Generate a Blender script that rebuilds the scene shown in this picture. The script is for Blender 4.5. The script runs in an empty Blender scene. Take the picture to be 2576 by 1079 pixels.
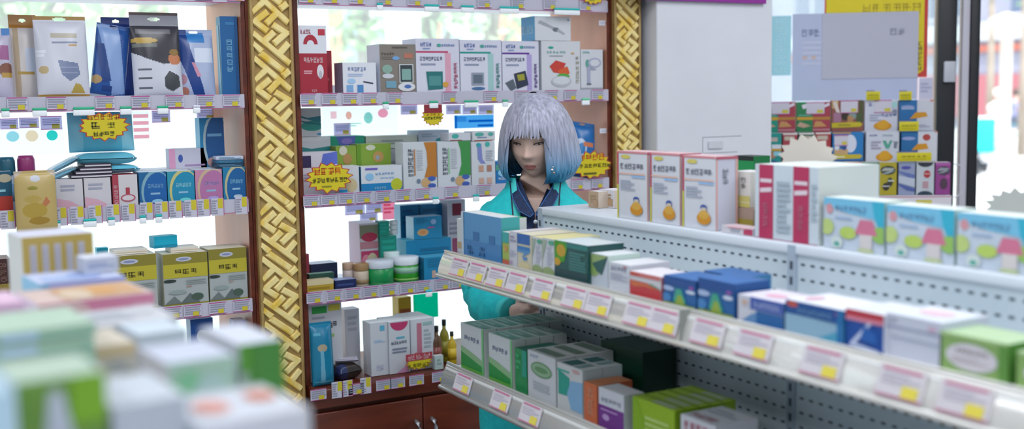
import bpy, bmesh, math, random
from math import sin, cos, pi, radians
from mathutils import Vector, Matrix

S = bpy.context.scene
COL = S.collection

# ------------------------------------------------------------------ camera
FPX, IW, IH = 2897.0, 2576.0, 1079.0
YAW, PITCH, ROLL = radians(29.62), radians(5.823), radians(0.941)
EYE = Vector((0.0, 0.0, 1.65))
_F = Vector((sin(YAW) * cos(PITCH), cos(YAW) * cos(PITCH), -sin(PITCH)))
_R0 = Vector((cos(YAW), -sin(YAW), 0.0))
_D0 = _F.cross(_R0)
_R = _R0 * cos(ROLL) + _D0 * sin(ROLL)
_D = _D0 * cos(ROLL) - _R0 * sin(ROLL)
cam = bpy.data.cameras.new('camera')
cam.sensor_width = 36.0
cam.lens = FPX / IW * 36.0
cam.clip_start = 0.05
cam.clip_end = 200
cam.dof.use_dof = True
cam.dof.focus_distance = 3.2
cam.dof.aperture_fstop = 2.0
cam.dof.aperture_blades = 0
camo = bpy.data.objects.new('camera', cam)
COL.objects.link(camo)
camo.matrix_world = Matrix(((_R.x, -_D.x, -_F.x, EYE.x), (_R.y, -_D.y, -_F.y, EYE.y), (_R.z, -_D.z, -_F.z, EYE.z), (0, 0, 0, 1)))
S.camera = camo

# ------------------------------------------------------------------ view, sky, sun, room lamps
S.view_settings.view_transform = 'Standard'
S.view_settings.look = 'None'
S.view_settings.gamma = 1.0
S.view_settings.use_curve_mapping = False
S.view_settings.exposure = 0.0
W = bpy.data.worlds.new('sky')
S.world = W
W.use_nodes = True
_bg = W.node_tree.nodes['Background']
_bg.inputs[0].default_value = (0.86, 0.93, 1.0, 1)
_bg.inputs[1].default_value = 2.9
sun = bpy.data.lights.new('sun', 'SUN')
sun.energy = 5.0
sun.angle = radians(1.0)
sun.color = (1.0, 0.96, 0.9)
suno = bpy.data.objects.new('sun', sun)
COL.objects.link(suno)
suno.rotation_euler = Vector((0.45, 0.75, -1.1)).to_track_quat('-Z', 'Y').to_euler()
def lamp(x, y, z, sx, sy, power, color=(0.93, 0.96, 1.0), aim=(0, 0, -1)):
    l = bpy.data.lights.new('ceiling_lamp', 'AREA')
    l.shape = 'RECTANGLE'
    l.size, l.size_y, l.energy, l.color = sx, sy, power, color
    o = bpy.data.objects.new('ceiling_lamp', l)
    COL.objects.link(o)
    o.location = (x, y, z)
    o.rotation_euler = Vector(aim).to_track_quat('-Z', 'Y').to_euler()
for _x in (-1.2, 0.9, 3.0):
    for _y in (-1.6, 0.2, 1.9):
        lamp(_x, _y, 2.84, 0.6, 1.2, 19.5)

# ------------------------------------------------------------------ pixel -> place helpers
def ray(px, py):
    return _R * ((px - IW / 2) / FPX) + _D * ((py - IH / 2) / FPX) + _F
def proj(p):
    q = Vector(p) - EYE
    z = q.dot(_F)
    return IW / 2 + FPX * q.dot(_R) / z, IH / 2 + FPX * q.dot(_D) / z
def hit(px, py, P, n):
    d = ray(px, py)
    return EYE + d * ((Vector(P) - EYE).dot(n) / d.dot(n))

# ------------------------------------------------------------------ materials
def lin(h):
    h = h.lstrip('#')
    c = [int(h[i:i + 2], 16) / 255 for i in (0, 2, 4)]
    return tuple(x / 12.92 if x <= 0.04045 else ((x + 0.055) / 1.055) ** 2.4 for x in c)
_M = {}
def mat(h, rough=0.45, metal=0.0, **kw):
    k = (h, rough, metal, tuple(sorted(kw.items())))
    if k in _M:
        return _M[k]
    m = bpy.data.materials.new('paint_' + h)
    m.use_nodes = True
    b = m.node_tree.nodes['Principled BSDF']
    b.inputs['Base Color'].default_value = (*lin(h), 1)
    b.inputs['Roughness'].default_value = rough
    b.inputs['Metallic'].default_value = metal
    for a, v in kw.items():
        b.inputs[a.replace('_', ' ')].default_value = v
    _M[k] = m
    return m
def nmat(name, h1, h2, scale=(1, 1, 1), rough=0.5, detail=4, lo=0.35, hi=0.65, bump=0.0, ntype='ShaderNodeTexNoise', metal=0.0):
    m = bpy.data.materials.new(name)
    m.use_nodes = True
    nt = m.node_tree
    b = nt.nodes['Principled BSDF']
    tc = nt.nodes.new('ShaderNodeTexCoord')
    mp = nt.nodes.new('ShaderNodeMapping')
    mp.inputs['Scale'].default_value = scale
    nz = nt.nodes.new(ntype)
    if 'Detail' in nz.inputs:
        nz.inputs['Detail'].default_value = detail
    nz.inputs['Scale'].default_value = 1.0
    cr = nt.nodes.new('ShaderNodeValToRGB')
    cr.color_ramp.elements[0].position = lo
    cr.color_ramp.elements[1].position = hi
    cr.color_ramp.elements[0].color = (*lin(h1), 1)
    cr.color_ramp.elements[1].color = (*lin(h2), 1)
    L = nt.links.new
    L(tc.outputs['Object'], mp.inputs['Vector'])
    L(mp.outputs['Vector'], nz.inputs['Vector'])
    L(nz.outputs[0], cr.inputs['Fac'])
    L(cr.outputs['Color'], b.inputs['Base Color'])
    if bump:
        bp = nt.nodes.new('ShaderNodeBump')
        bp.inputs['Strength'].default_value = bump
        bp.inputs['Distance'].default_value = 0.01
        L(nz.outputs[0], bp.inputs['Height'])
        L(bp.outputs['Normal'], b.inputs['Normal'])
    b.inputs['Roughness'].default_value = rough
    b.inputs['Metallic'].default_value = metal
    return m
def glass_mat(name, tint='F4FBFA', refl=0.06, haze=0.0):
    m = bpy.data.materials.new(name)
    m.use_nodes = True
    nt = m.node_tree
    nt.nodes.remove(nt.nodes['Principled BSDF'])
    out = nt.nodes['Material Output']
    t = nt.nodes.new('ShaderNodeBsdfTransparent')
    t.inputs[0].default_value = (*lin(tint), 1)
    g = nt.nodes.new('ShaderNodeBsdfGlossy')
    g.inputs['Roughness'].default_value = 0.02
    mx = nt.nodes.new('ShaderNodeMixShader')
    mx.inputs[0].default_value = refl
    nt.links.new(t.outputs[0], mx.inputs[1])
    nt.links.new(g.outputs[0], mx.inputs[2])
    if haze:    # translucent veil mixed in to imitate backlit haze and wash out the view
        d = nt.nodes.new('ShaderNodeBsdfTranslucent')
        d.inputs[0].default_value = (.95, .97, 1, 1)
        m2 = nt.nodes.new('ShaderNodeMixShader')
        m2.inputs[0].default_value = haze
        nt.links.new(mx.outputs[0], m2.inputs[1])
        nt.links.new(d.outputs[0], m2.inputs[2])
        mx = m2
    nt.links.new(mx.outputs[0], out.inputs[0])
    return m
_TM = {}
def paper(h, through=0.85):
    """thin paper or plastic that lets daylight through"""
    if (h, through) in _TM:
        return _TM[h, through]
    m = bpy.data.materials.new('thin_' + h)
    m.use_nodes = True
    nt = m.node_tree
    nt.nodes.remove(nt.nodes['Principled BSDF'])
    t, d, mx = nt.nodes.new('ShaderNodeBsdfTranslucent'), nt.nodes.new('ShaderNodeBsdfDiffuse'), nt.nodes.new('ShaderNodeMixShader')
    for n in (t, d):
        n.inputs[0].default_value = (*lin(h), 1)
    mx.inputs[0].default_value = through
    nt.links.new(d.outputs[0], mx.inputs[1])
    nt.links.new(t.outputs[0], mx.inputs[2])
    nt.links.new(mx.outputs[0], nt.nodes['Material Output'].inputs[0])
    _TM[h, through] = m
    return m

# ------------------------------------------------------------------ mesh builder
class MB:
    def __init__(s):
        s.v, s.f, s.m, s.mats, s.sm = [], [], [], [], []
    def mi(s, m):
        if isinstance(m, str):
            m = mat(m)
        if m not in s.mats:
            s.mats.append(m)
        return s.mats.index(m)
    def face(s, pts, m, smooth=False):
        i = len(s.v)
        s.v += [tuple(p) for p in pts]
        s.f.append(tuple(range(i, i + len(pts))))
        s.m.append(s.mi(m))
        s.sm.append(smooth)
    def mesh(s, verts, faces, m, smooth=False):
        i = len(s.v)
        s.v += [tuple(p) for p in verts]
        k = s.mi(m)
        for f in faces:
            s.f.append(tuple(i + q for q in f))
            s.m.append(k)
            s.sm.append(smooth)
    def box(s, x0, x1, y0, y1, z0, z1, m, **kw):
        V = [(x, y, z) for x in (x0, x1) for y in (y0, y1) for z in (z0, z1)]
        F = dict(left=(0, 1, 3, 2), right=(4, 6, 7, 5), front=(0, 4, 5, 1), back=(2, 3, 7, 6), bottom=(0, 2, 6, 4), top=(1, 5, 7, 3))
        i = len(s.v)
        s.v += V
        for k, f in F.items():
            s.f.append(tuple(i + q for q in f))
            s.m.append(s.mi(kw.get(k) or m))
            s.sm.append(False)
    def bbox(s, x0, x1, y0, y1, z0, z1, m, b=0.004):
        """box with chamfered edges"""
        bm = bmesh.new()
        bmesh.ops.create_cube(bm, size=1)
        for v in bm.verts:
            v.co = Vector(((x0 + x1) / 2 + v.co.x * (x1 - x0), (y0 + y1) / 2 + v.co.y * (y1 - y0), (z0 + z1) / 2 + v.co.z * (z1 - z0)))
        bmesh.ops.bevel(bm, geom=list(bm.edges), offset=b, segments=2, affect='EDGES', profile=0.5)
        s.bm(bm, m, True)
    def bm(s, bm, m, smooth=False):
        bm.verts.index_update()
        s.mesh([v.co.copy() for v in bm.verts], [[v.index for v in f.verts] for f in bm.faces], m, smooth)
        bm.free()
    def lathe(s, prof, m, n=24, c=(0, 0, 0), smooth=True, sx=1.0, sy=1.0):
        V, Fs = [], []
        for r, z in prof:
            for k in range(n):
                a = 2 * pi * k / n
                V.append((c[0] + r * cos(a) * sx, c[1] + r * sin(a) * sy, c[2] + z))
        for i in range(len(prof) - 1):
            for k in range(n):
                k2 = (k + 1) % n
                Fs.append((i * n + k, i * n + k2, (i + 1) * n + k2, (i + 1) * n + k))
        Fs.append(tuple(range(n))[::-1])
        Fs.append(tuple((len(prof) - 1) * n + k for k in range(n)))
        s.mesh(V, Fs, m, smooth)
    def tube(s, pts, r, m, n=8, smooth=True, flat=1.0):
        pts = [Vector(p) for p in pts]
        rr = r if isinstance(r, (list, tuple)) else [r] * len(pts)
        V, Fs = [], []
        up = Vector((0.13, 0.31, 0.94))
        for i, p in enumerate(pts):
            t = (pts[min(i + 1, len(pts) - 1)] - pts[max(i - 1, 0)]).normalized()
            a = t.cross(up)
            if a.length < 1e-4:
                a = t.orthogonal()
            a.normalize()
            b = t.cross(a)
            for k in range(n):
                q = 2 * pi * k / n
                V.append(p + a * (cos(q) * rr[i]) + b * (sin(q) * rr[i] * flat))
        for i in range(len(pts) - 1):
            for k in range(n):
                k2 = (k + 1) % n
                Fs.append((i * n + k, i * n + k2, (i + 1) * n + k2, (i + 1) * n + k))
        Fs.append(tuple(range(n))[::-1])
        Fs.append(tuple((len(pts) - 1) * n + k for k in range(n)))
        s.mesh(V, Fs, m, smooth)
    def build(s, name, parent=None, loc=None, rz=None):
        me = bpy.data.meshes.new(name)
        me.from_pydata(s.v, [], s.f)
        for m in s.mats:
            me.materials.append(m)
        me.polygons.foreach_set('material_index', s.m)
        me.polygons.foreach_set('use_smooth', s.sm)
        me.update()
        o = bpy.data.objects.new(name, me)
        COL.objects.link(o)
        if parent:
            o.parent = parent
        if loc is not None:
            o.location = loc
        if rz is not None:
            o.rotation_euler = (0, 0, rz)
        return o

def tag(o, label, cat, group=None):
    o['label'], o['category'] = label, cat
    if group:
        o['group'] = group
    return o
def struct(o):
    o['kind'] = 'structure'
    return o
def empty(name, loc=(0, 0, 0), rz=0.0, label=None, cat=None, group=None):
    o = bpy.data.objects.new(name, None)
    COL.objects.link(o)
    o.location = loc
    o.rotation_euler = (0, 0, rz)
    o.empty_display_size = 0.05
    if label:
        tag(o, label, cat, group)
    return o
def dup(o, loc=None, rz=None, label=None, group=None, parent=None):
    c = o.copy()
    COL.objects.link(c)
    if parent:
        c.parent = parent
    if loc is not None:
        c.location = loc
    if rz is not None:
        c.rotation_euler = (0, 0, rz)
    if label:
        c['label'] = label
    if group:
        c['group'] = group
    for ch in [x for x in list(bpy.data.objects) if x.parent == o]:
        d = ch.copy()
        COL.objects.link(d)
        d.parent = c
    return c

# ------------------------------------------------------------------ printed artwork on flat faces
def star_pts(n=14, ri=0.74, jag=0.0, seed=1):
    R = random.Random(seed)
    return [((1.0 - (jag * R.random() if i % 2 == 0 else 0)) * (1 if i % 2 == 0 else ri) * cos(pi * i / n + 0.1),
             (1.0 - (jag * R.random() if i % 2 == 0 else 0)) * (1 if i % 2 == 0 else ri) * sin(pi * i / n + 0.1)) for i in range(2 * n)]
def put_art(mb, art, O, U, V, N, w, h, eps=0.0006):
    """art: list of tuples on a face with origin O, unit axes U (right), V (up), normal N, size w x h"""
    O, U, V, N = Vector(O), Vector(U), Vector(V), Vector(N)
    e = eps
    for a in art:
        k = a[0]
        e += 0.00018
        P = lambda u, v: O + U * (min(1, max(0, u)) * w) + V * (min(1, max(0, v)) * h) + N * e
        if k == 'r':
            _, u0, v0, u1, v1, c = a[:6]
            mb.face([P(u0, v0), P(u1, v0), P(u1, v1), P(u0, v1)], c)
        elif k == 'e':
            _, cu, cv, ru, rv, c = a[:6]
            t0, t1 = a[6:8] if len(a) > 7 else (0, 360)
            n = 22
            mb.face([P(cu + ru * cos(radians(t0 + (t1 - t0) * i / n)), cv + rv * sin(radians(t0 + (t1 - t0) * i / n))) for i in range(n if t1 - t0 == 360 else n + 1)], c)
        elif k == 'p':
            mb.face([P(*q) for q in a[1]], a[2])
        elif k == 's':
            _, cu, cv, ru, rv, c = a[:6]
            pts = star_pts(a[6] if len(a) > 6 else 14)
            ce = P(cu, cv)
            q = [P(cu + ru * x, cv + rv * y) for x, y in pts]
            for i in range(len(q)):
                mb.face([ce, q[i], q[(i + 1) % len(q)]], c)
        elif k in 'tT':
            # rows of small printed strokes, horizontal (t) or stacked (T)
            _, u0, v0, u1, v1, c, n = a[:7]
            R = random.Random(int((u0 * 97 + v0 * 131 + n * 17) * 100))
            for i in range(n):
                if k == 't':
                    a0, a1, b0, b1 = u0 + (u1 - u0) * (i + .08) / n, u0 + (u1 - u0) * (i + .9) / n, v0, v1
                else:
                    a0, a1, b0, b1 = u0, u1, v0 + (v1 - v0) * (i + .1) / n, v0 + (v1 - v0) * (i + .9) / n
                g = lambda x0, y0, x1, y1: mb.face([P(a0 + (a1 - a0) * x0, b0 + (b1 - b0) * y0), P(a0 + (a1 - a0) * x1, b0 + (b1 - b0) * y0), P(a0 + (a1 - a0) * x1, b0 + (b1 - b0) * y1), P(a0 + (a1 - a0) * x0, b0 + (b1 - b0) * y1)], c)
                for y in R.sample((0.0, 0.28, 0.56, 0.84), 3):
                    g(R.choice((0, .1)), y, R.choice((.75, 1)), y + .15)
                for x in R.sample((0.05, 0.42, 0.8), 2):
                    g(x, R.choice((0, .25)), x + .16, 1.0)
        elif k == 'l':
            # n thin lines of small print
            _, u0, v0, u1, v1, c, n = a[:7]
            R = random.Random(n * 7 + int(u0 * 50))
            for i in range(n):
                y = v1 - (v1 - v0) * (i + .5) / n
                hh = (v1 - v0) / n * .28
                x1 = u1 - (u1 - u0) * R.choice((0, .05, .3))
                mb.face([P(u0, y - hh), P(x1, y - hh), P(x1, y + hh), P(u0, y + hh)], c)

class Frame:
    """a display front: local x to the right, local y into the depth"""
    def __init__(s, P, rz):
        s.P, s.rz = Vector(P), rz
        s.u = Vector((cos(rz), sin(rz), 0))
        s.n = Vector((-sin(rz), cos(rz), 0))
    def at(s, px0, px1, pyt, z, off=0.0):
        P = s.P + s.n * off
        pm = (px0 + px1) / 2
        T = hit(pm, pyt, P, s.n)
        yb = proj((T.x, T.y, z))[1]
        ym = (pyt + yb) / 2
        A, B = hit(px0, ym, P, s.n), hit(px1, ym, P, s.n)
        w = (B - A).dot(s.u)
        c = (A + B) / 2
        return Vector((c.x, c.y, z)), w, T.z - z
TOP = {}
def carton(fr, name, label, cat, px0, px1, pyt, z, off=0.0, d=0.05, base='D9DCE4', art=(), side=None, right=None, top=None,
           sart=(), rart=(), tart=(), group=None, tilt=0.0, lean=0.0, n=1, blabel=None, gap=0.002, bev=0.0015):
    """printed carton standing on a shelf; its printed front spans px0..px1, its top edge is at pyt"""
    c, w, h = fr.at(px0, px1, pyt, z, off)
    w -= 0.0016
    h = max(h, 0.006)
    mb = MB()
    x0, x1 = -w / 2, w / 2
    b = min(bev, w / 6, h / 6)
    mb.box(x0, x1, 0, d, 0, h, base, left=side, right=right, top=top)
    # tuck-flap seams of the lid and glue seam make it a folded carton
    seam = mat('8C8C94', 0.7)
    mb.face([(x0 + .003, d * .93, h + .0003), (x1 - .003, d * .93, h + .0003), (x1 - .003, d * .945, h + .0003), (x0 + .003, d * .945, h + .0003)], seam)
    put_art(mb, art, (x0, 0, 0), (1, 0, 0), (0, 0, 1), (0, -1, 0), w, h)
    put_art(mb, sart, (x0, d, 0), (0, -1, 0), (0, 0, 1), (-1, 0, 0), d, h)
    put_art(mb, rart, (x1, 0, 0), (0, 1, 0), (0, 0, 1), (1, 0, 0), d, h)
    put_art(mb, tart, (x0, 0, h), (1, 0, 0), (0, 1, 0), (0, 0, 1), w, d)
    o = mb.build(name, loc=c + Vector((0, 0, .0008)), rz=fr.rz + radians(tilt))
    if lean:
        o.rotation_euler.x = radians(lean)
    tag(o, label, cat, group)
    TOP[o.name] = z + h + .0012
    for i in range(1, n):
        q = dup(o, c + fr.n * ((d + gap) * i) + Vector((0, 0, .0008)))
        q['label'] = blabel or (label + ', standing behind the front one')
        q['group'] = group or (label + ' row')
    return o
# ------------------------------------------------------------------ the place: dimensions
D = 3.30                      # front of the wall shelving (plane y = D)
WALL = Frame((0, D, 0), 0.0)
XL, XP = 1.26, 1.57           # gondola lip and perforated back panel
GON = Frame((XL, 0, 0), -pi / 2)
GTOP = Frame((XP - 0.012, 0, 0), -pi / 2)
YE = 2.60                     # far end of the gondola
AW = YAW + radians(6)         # angled storefront by the door
_rk = EYE + ray(2150, 400) * 4.5
RACK = Frame((_rk.x, _rk.y, 0), -AW)
Z1, Z2, Z3, Z4, ZC = 1.965, 1.665, 1.362, 1.067, 0.783   # shelf surfaces (the last is the counter)
STRIP = 0.040

wall_m = nmat('wall_paint', 'C9CBD2', 'D4D6DC', (3, 3, 3), 0.7)
white_m = nmat('white_laminate', 'CFD2DA', 'D8DAE2', (2, 2, 2), 0.45)
brown_m = nmat('red_brown_wood', '4A1C0E', '6A2C18', (3, 3, 22), 0.35, 6)
side_m = nmat('peach_wood_panel', 'B9785A', 'C88C70', (6, 6, 1.2), 0.4, 5)
gold_m = nmat('gold_leaf', 'E2BC3C', 'F0DC98', (22, 22, 14), 0.4, 3, lo=.3, hi=.55)
ground_m = nmat('gold_ground', '9A7C44', 'AE925C', (20, 20, 20), 0.5, 3)
steel_m = nmat('gondola_enamel', 'B6C6D0', 'C0CED8', (4, 4, 4), 0.4)
slot_m = mat('3E4A58', 0.7)
board_m = nmat('shelf_board', 'C6C4D4', 'D2D0DE', (3, 3, 3), 0.35)
black_m = mat('14181F', 0.4)
clear_m = glass_mat('window_glass', haze=0.13)

# room shell
def slab(name, x0, x1, y0, y1, z0, z1, m):
    mb = MB()
    mb.box(x0, x1, y0, y1, z0, z1, m)
    return struct(mb.build(name))
floor_m = nmat('floor_tile', 'C2BEB6', 'CFCBC4', (1.7, 1.7, 1.7), 0.3, 3)
slab('floor', -3.6, 7.5, -4.1, 3.95, -0.06, 0.0, floor_m)
slab('ceiling', -3.6, 7.5, -4.1, 3.95, 2.90, 2.98, wall_m)
slab('wall_left', -3.6, -3.5, -4.0, 3.95, 0.0, 2.9, wall_m)
slab('wall_back', -3.6, 7.5, -4.1, -4.0, 0.0, 2.9, wall_m)
slab('wall_right', 7.4, 7.5, -4.0, 0.2, 0.0, 2.9, wall_m)
slab('wall_front', -3.5, 2.41, 3.70, 3.82, 0.0, 0.72, wall_m)
slab('wall_front_header', -3.5, 2.41, 3.70, 3.82, 2.42, 2.9, wall_m)
slab('wall_front_end', -3.5, -1.4, 3.70, 3.82, 0.72, 2.42, wall_m)

def window(name, x0, x1, y, z0, z1, muls):
    mb = MB()
    f = 0.035
    fm = mat('E6E8EE', 0.35)
    mb.box(x0, x1, y - .02, y + .03, z0, z0 + f, fm)
    mb.box(x0, x1, y - .02, y + .03, z1 - f, z1, fm)
    for x, w in [(x0 + f / 2, f), (x1 - f / 2, f)] + muls:
        mb.box(x - w / 2, x + w / 2, y - .019, y + .029, (z0 + f) if (x, w) not in muls else 1.70, z1 - f, fm)
    mb.box(x0 + f, x1 - f, y - .018, y + .028, 1.665, 1.70, fm)
    o = struct(mb.build(name))
    g = MB()
    g.box(x0 + f, x1 - f, y + .002, y + .008, z0 + f, z1 - f, clear_m)
    g.build('glass_pane', o)
    return o
def xw(px, py=60, y=3.74):
    return hit(px, py, (0, y, 0), Vector((0, 1, 0))).x
window('window_1', -1.4, 1.12, 3.74, 0.72, 2.42, [])
window('window_2', 1.12, 2.41, 3.74, 0.72, 2.42, [])

# ------------------------------------------------------------------ carved gold pillars
BARS = [[(.22, .38), (.745, .82)], [(.02, .53), (.94, 1.37)], [(.30, .84), (.01, 1.09)], [(.655, 1.16), (.41, 1.41)], [(.365, 1.147), (.045, 1.40), (.343, 1.63)],
        [(.60, 1.515), (.913, 1.72), (.61, 1.985)], [(.014, 1.765), (.95, 2.56)], [(.30, 1.956), (.53, 1.735)], [(.73, 2.29), (.93, 2.06)], [(.0, 2.07), (.17, 2.22)], [(.82, .98), (.92, .90)]]
def pillar(name, x0, x1, label):
    e = empty(name, ((x0 + x1) / 2, D + .03, 0), 0, label, 'pillar')
    w = x1 - x0
    mb = MB()
    mb.box(-w / 2, w / 2, -.025, .30, 0, 2.9, brown_m)
    mb.build('post', e)
    g = MB()
    iw = w - .016
    g.box(-iw / 2, iw / 2, -.034, -.0255, .06, 2.84, ground_m)
    for sx in (-1, 1):
        xa = sx * (iw / 2 - .005)
        g.bbox(xa - .005, xa + .005, -.044, -.0335, .06, 2.84, ground_m, .003)
    g.build('gilded_board', e)
    f = MB()
    bw = iw - .020
    z, vs = 2.80, .925
    P = 1.956 * bw * vs
    t0 = .094 * bw
    while z > .1:
        k = 0
        for b in BARS:
            for (u0, v0), (u1, v1) in zip(b, b[1:]):
                k += 1
                p, q = Vector(((u0 - .5) * bw, 0, z - v0 * bw * vs)), Vector(((u1 - .5) * bw, 0, z - v1 * bw * vs))
                if min(p.z, q.z) < .07 or max(p.z, q.z) > 2.83:
                    continue
                d = (q - p).normalized()
                s = Vector((d.z, 0, -d.x))
                p, q = p - d * t0 * .8, q + d * t0 * .8
                yb, yt = -.0338, -.0430 - .00016 * k
                V = []
                for hw_, en, y in ((t0, 0, yb), (t0 * .94, t0 * .08, yb * .35 + yt * .65), (t0 * .62, t0 * .42, yt)):
                    for c, sg, dd in ((p, -1, 1), (q, -1, -1), (q, 1, -1), (p, 1, 1)):
                        w = c + s * (sg * hw_) + d * (dd * en)
                        V.append((max(-bw / 2 - .004, min(bw / 2 + .004, w.x)), y, w.z))
                Fs = [(8, 9, 10, 11)]
                for L_ in (0, 4):
                    Fs += [(L_ + i, L_ + (i + 1) % 4, L_ + 4 + (i + 1) % 4, L_ + 4 + i) for i in range(4)]
                f.mesh(V, [x[::-1] for x in Fs], gold_m)
        z -= P
    f.build('carved_fretwork', e)
    return e
pillar('carved_pillar', 1.003, 1.147, 'carved gold fretwork pillar with red-brown edges between the two shelving bays')
pillar('carved_pillar', 2.277, 2.405, 'carved gold fretwork pillar next to the plain white column')

# ------------------------------------------------------------------ wall shelving: bays, shelves, tags
line_m, lav_m, yel_m, ink_m = mat('B23A86', .5), mat('C4C2D2', .5), mat('C9BB2E', .5), mat('8E90A2', .6)
def tag_mesh(kind):
    mb = MB()
    if kind == 'wide':
        w, h = .050, .034
        mb.box(-w / 2, w / 2, -.0012, 0, -h, 0, lav_m)
        art = [('r', 0, .93, 1, 1, line_m), ('r', 0, 0, 1, .05, line_m), ('l', .06, .15, .95, .9, ink_m, 4), ('r', .52, .06, .85, .42, yel_m)]
    elif kind == 'tall':
        w, h = .036, .050
        mb.box(-w / 2, w / 2, -.0012, 0, -h, 0, lav_m)
        art = [('r', .52, .42, .92, .98, yel_m), ('l', .05, .08, .48, .92, ink_m, 6), ('r', .96, 0, 1, 1, line_m)]
    else:
        w, h = .085, .044
        mb.box(-w / 2, w / 2, -.0012, 0, -h, 0, mat('CBC6CC', .4))
        art = [('r', 0, 0, 1, .06, mat('C06C90', .5)), ('r', .08, .86, .9, .95, mat('C06C90', .5)), ('l', .1, .4, .9, .8, mat('BAB4C2', .5), 3), ('r', .56, .06, .9, .44, mat('DACB4A', .5))]
    put_art(mb, art, (-w / 2, -.0012, -h), (1, 0, 0), (0, 0, 1), (0, -1, 0), w, h, .0003)
    return mb
_proto = {}
def price_tag(kind, parent, loc, rz=0.0, rx=0.0):
    if kind not in _proto:
        o = tag_mesh(kind).build('price_tag')
        _proto[kind] = o.data
    else:
        o = bpy.data.objects.new('price_tag', _proto[kind])
        COL.objects.link(o)
    o.parent = parent
    o.location = loc
    o.rotation_euler = (rx, 0, rz)
    return o
_clip = {}
def label_clip(parent, loc, w, col):
    mb = MB()
    mb.bbox(-w / 2, w / 2, -.007, 0, -.012, .004, mat('EFF3F8', .4), .002)
    mb.bbox(-w / 2, w / 2, -.0075, 0, .0042, .011, col, .002)
    return mb.build('label_clip', parent, loc)
def xs(px, z):
    """x on the shelf front for a pixel column"""
    d = hit(px, 400, (0, D, 0), Vector((0, 1, 0)))
    y = proj((d.x, D, z))[1]
    return hit(px, y, (0, D, 0), Vector((0, 1, 0))).x
teal_m, grn_m = mat('1FB7B4', .4), mat('2DB184', .4)
def bay(name, x0, x1, label, rows):
    e = empty(name, ((x0 + x1) / 2, D, 0), 0, label, 'shelving')
    ox = (x0 + x1) / 2
    for sx, xa in ((0, x0), (1, x1)):
        mb = MB()
        a, b = (xa, xa + .012) if sx == 0 else (xa - .012, xa)
        mb.box(a - ox, b - ox, .004, .37, ZC + .001, 2.55, side_m, front=brown_m)
        mb.build('side_panel', e)
    for z, tags, clips, kind in rows:
        mb = MB()
        mb.box(x0 + .013 - ox, x1 - .013 - ox, .002, .33, z - .018, z, board_m)
        mb.box(x0 + .013 - ox, x1 - .013 - ox, -.006, .0015, z - .034, z + .006, mat('BDBBCB', .35))
        mb.box(x0 + .013 - ox, x1 - .013 - ox, -.0068, -.0062, z - .034, z - .0325, line_m)
        s = mb.build('shelf', e)
        for px in tags:
            price_tag(kind, s, (xs(px, z) - ox, -.0085, z + (.005 if kind == 'wide' else .012)))
        for px, w, c in clips:
            label_clip(s, (xs(px, z) - ox, -.0115, z - .034), w, c)
    return e
T, G = teal_m, grn_m
bay('shelving_bay', -.13, 1.001, 'shelving bay left of the gold pillar with mask pouches on its upper shelf',
    [(Z1, [60, 150, 240, 330, 420, 510, 590], [], 'wide'),
     (Z2, [42, 140, 262, 352, 437, 515, 580], [(10, .02, G), (96, .036, G), (207, .055, G), (312, .03, G), (405, .03, G), (490, .02, mat('E0DDF0', .4))], 'wide'),
     (Z3, [18, 150, 193, 238, 283, 322, 367, 405, 440, 478, 510, 545, 605], [(60, .028, T), (140, .017, T), (222, .034, T), (276, .018, T), (355, .018, T), (395, .018, T)], 'tall'),
     (Z4, [432, 482, 545, 605], [(408, .02, mat('E8E8F0', .4))], 'wide')])
bay('shelving_bay', 1.149, 2.275, 'shelving bay between the two gold pillars behind the woman',
    [(Z1, [770, 830, 895, 965, 1040, 1120, 1215, 1300, 1380, 1470], [(950, .02, T), (1080, .05, T), (1170, .045, T), (1275, .07, T), (1420, .10, T)], 'wide'),
     (Z2, [772, 826, 878, 928, 990, 1128, 1232, 1310, 1385, 1432, 1500], [(965, .02, G), (1085, .03, G), (1180, .05, G), (1265, .02, G), (1467, .03, mat('5FCB97', .4))], 'wide'),
     (Z3, [780, 824, 868, 912, 962, 1012, 1062, 1135, 1215, 1395, 1450, 1500], [(1090, .02, T), (1192, .022, T)], 'wide'),
     (Z4, [788, 838, 885, 930, 975, 1022, 1062, 1110, 1150], [(1073, .022, mat('3FC0D6', .4))], 'wide')])

# counter cabinets under the shelving: one unit under each bay
def counter(name, x0, x1, label, seams):
    e = empty(name, ((x0 + x1) / 2, D - .06, 0), 0, label, 'cabinet')
    w = x1 - x0
    mb = MB()
    mb.box(-w / 2, w / 2, .026, .44, 0, ZC - .062, brown_m)
    mb.build('carcass', e)
    mb = MB()
    mb.bbox(-w / 2, w / 2, .0, .44, ZC - .060, ZC - .001, brown_m, .004)
    mb.build('counter_top', e)
    edges = [-w / 2 + .002] + [q - (x0 + x1) / 2 for q in seams] + [w / 2 - .002]
    for k in range(len(edges) - 1):
        d = MB()
        a, b_ = edges[k] + .002, edges[k + 1] - .002
        d.bbox(a, b_, .006, .0255, .08, ZC - .075, brown_m, .003)
        dr = d.build('door', e)
        hm = MB()
        hx = b_ - .026 if k % 2 == 0 else a + .026
        z0, z1 = ZC - .30, ZC - .145
        hm.tube([(hx, .004, z0), (hx, -.018, z0 + .004), (hx, -.024, z0 + .02), (hx, -.024, z1 - .02), (hx, -.018, z1 - .004), (hx, .004, z1)], .0065, mat('B9BBC2', .3, .7), 10)
        hm.build('handle', dr)
    k = MB()
    k.box(-w / 2, w / 2, .05, .44, 0, .078, mat('2A1710', .5))
    k.build('plinth', e)
    return e
counter('base_cabinet', -.13, 1.001, 'red-brown base cabinet under the left shelving bay', [.43])
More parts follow.
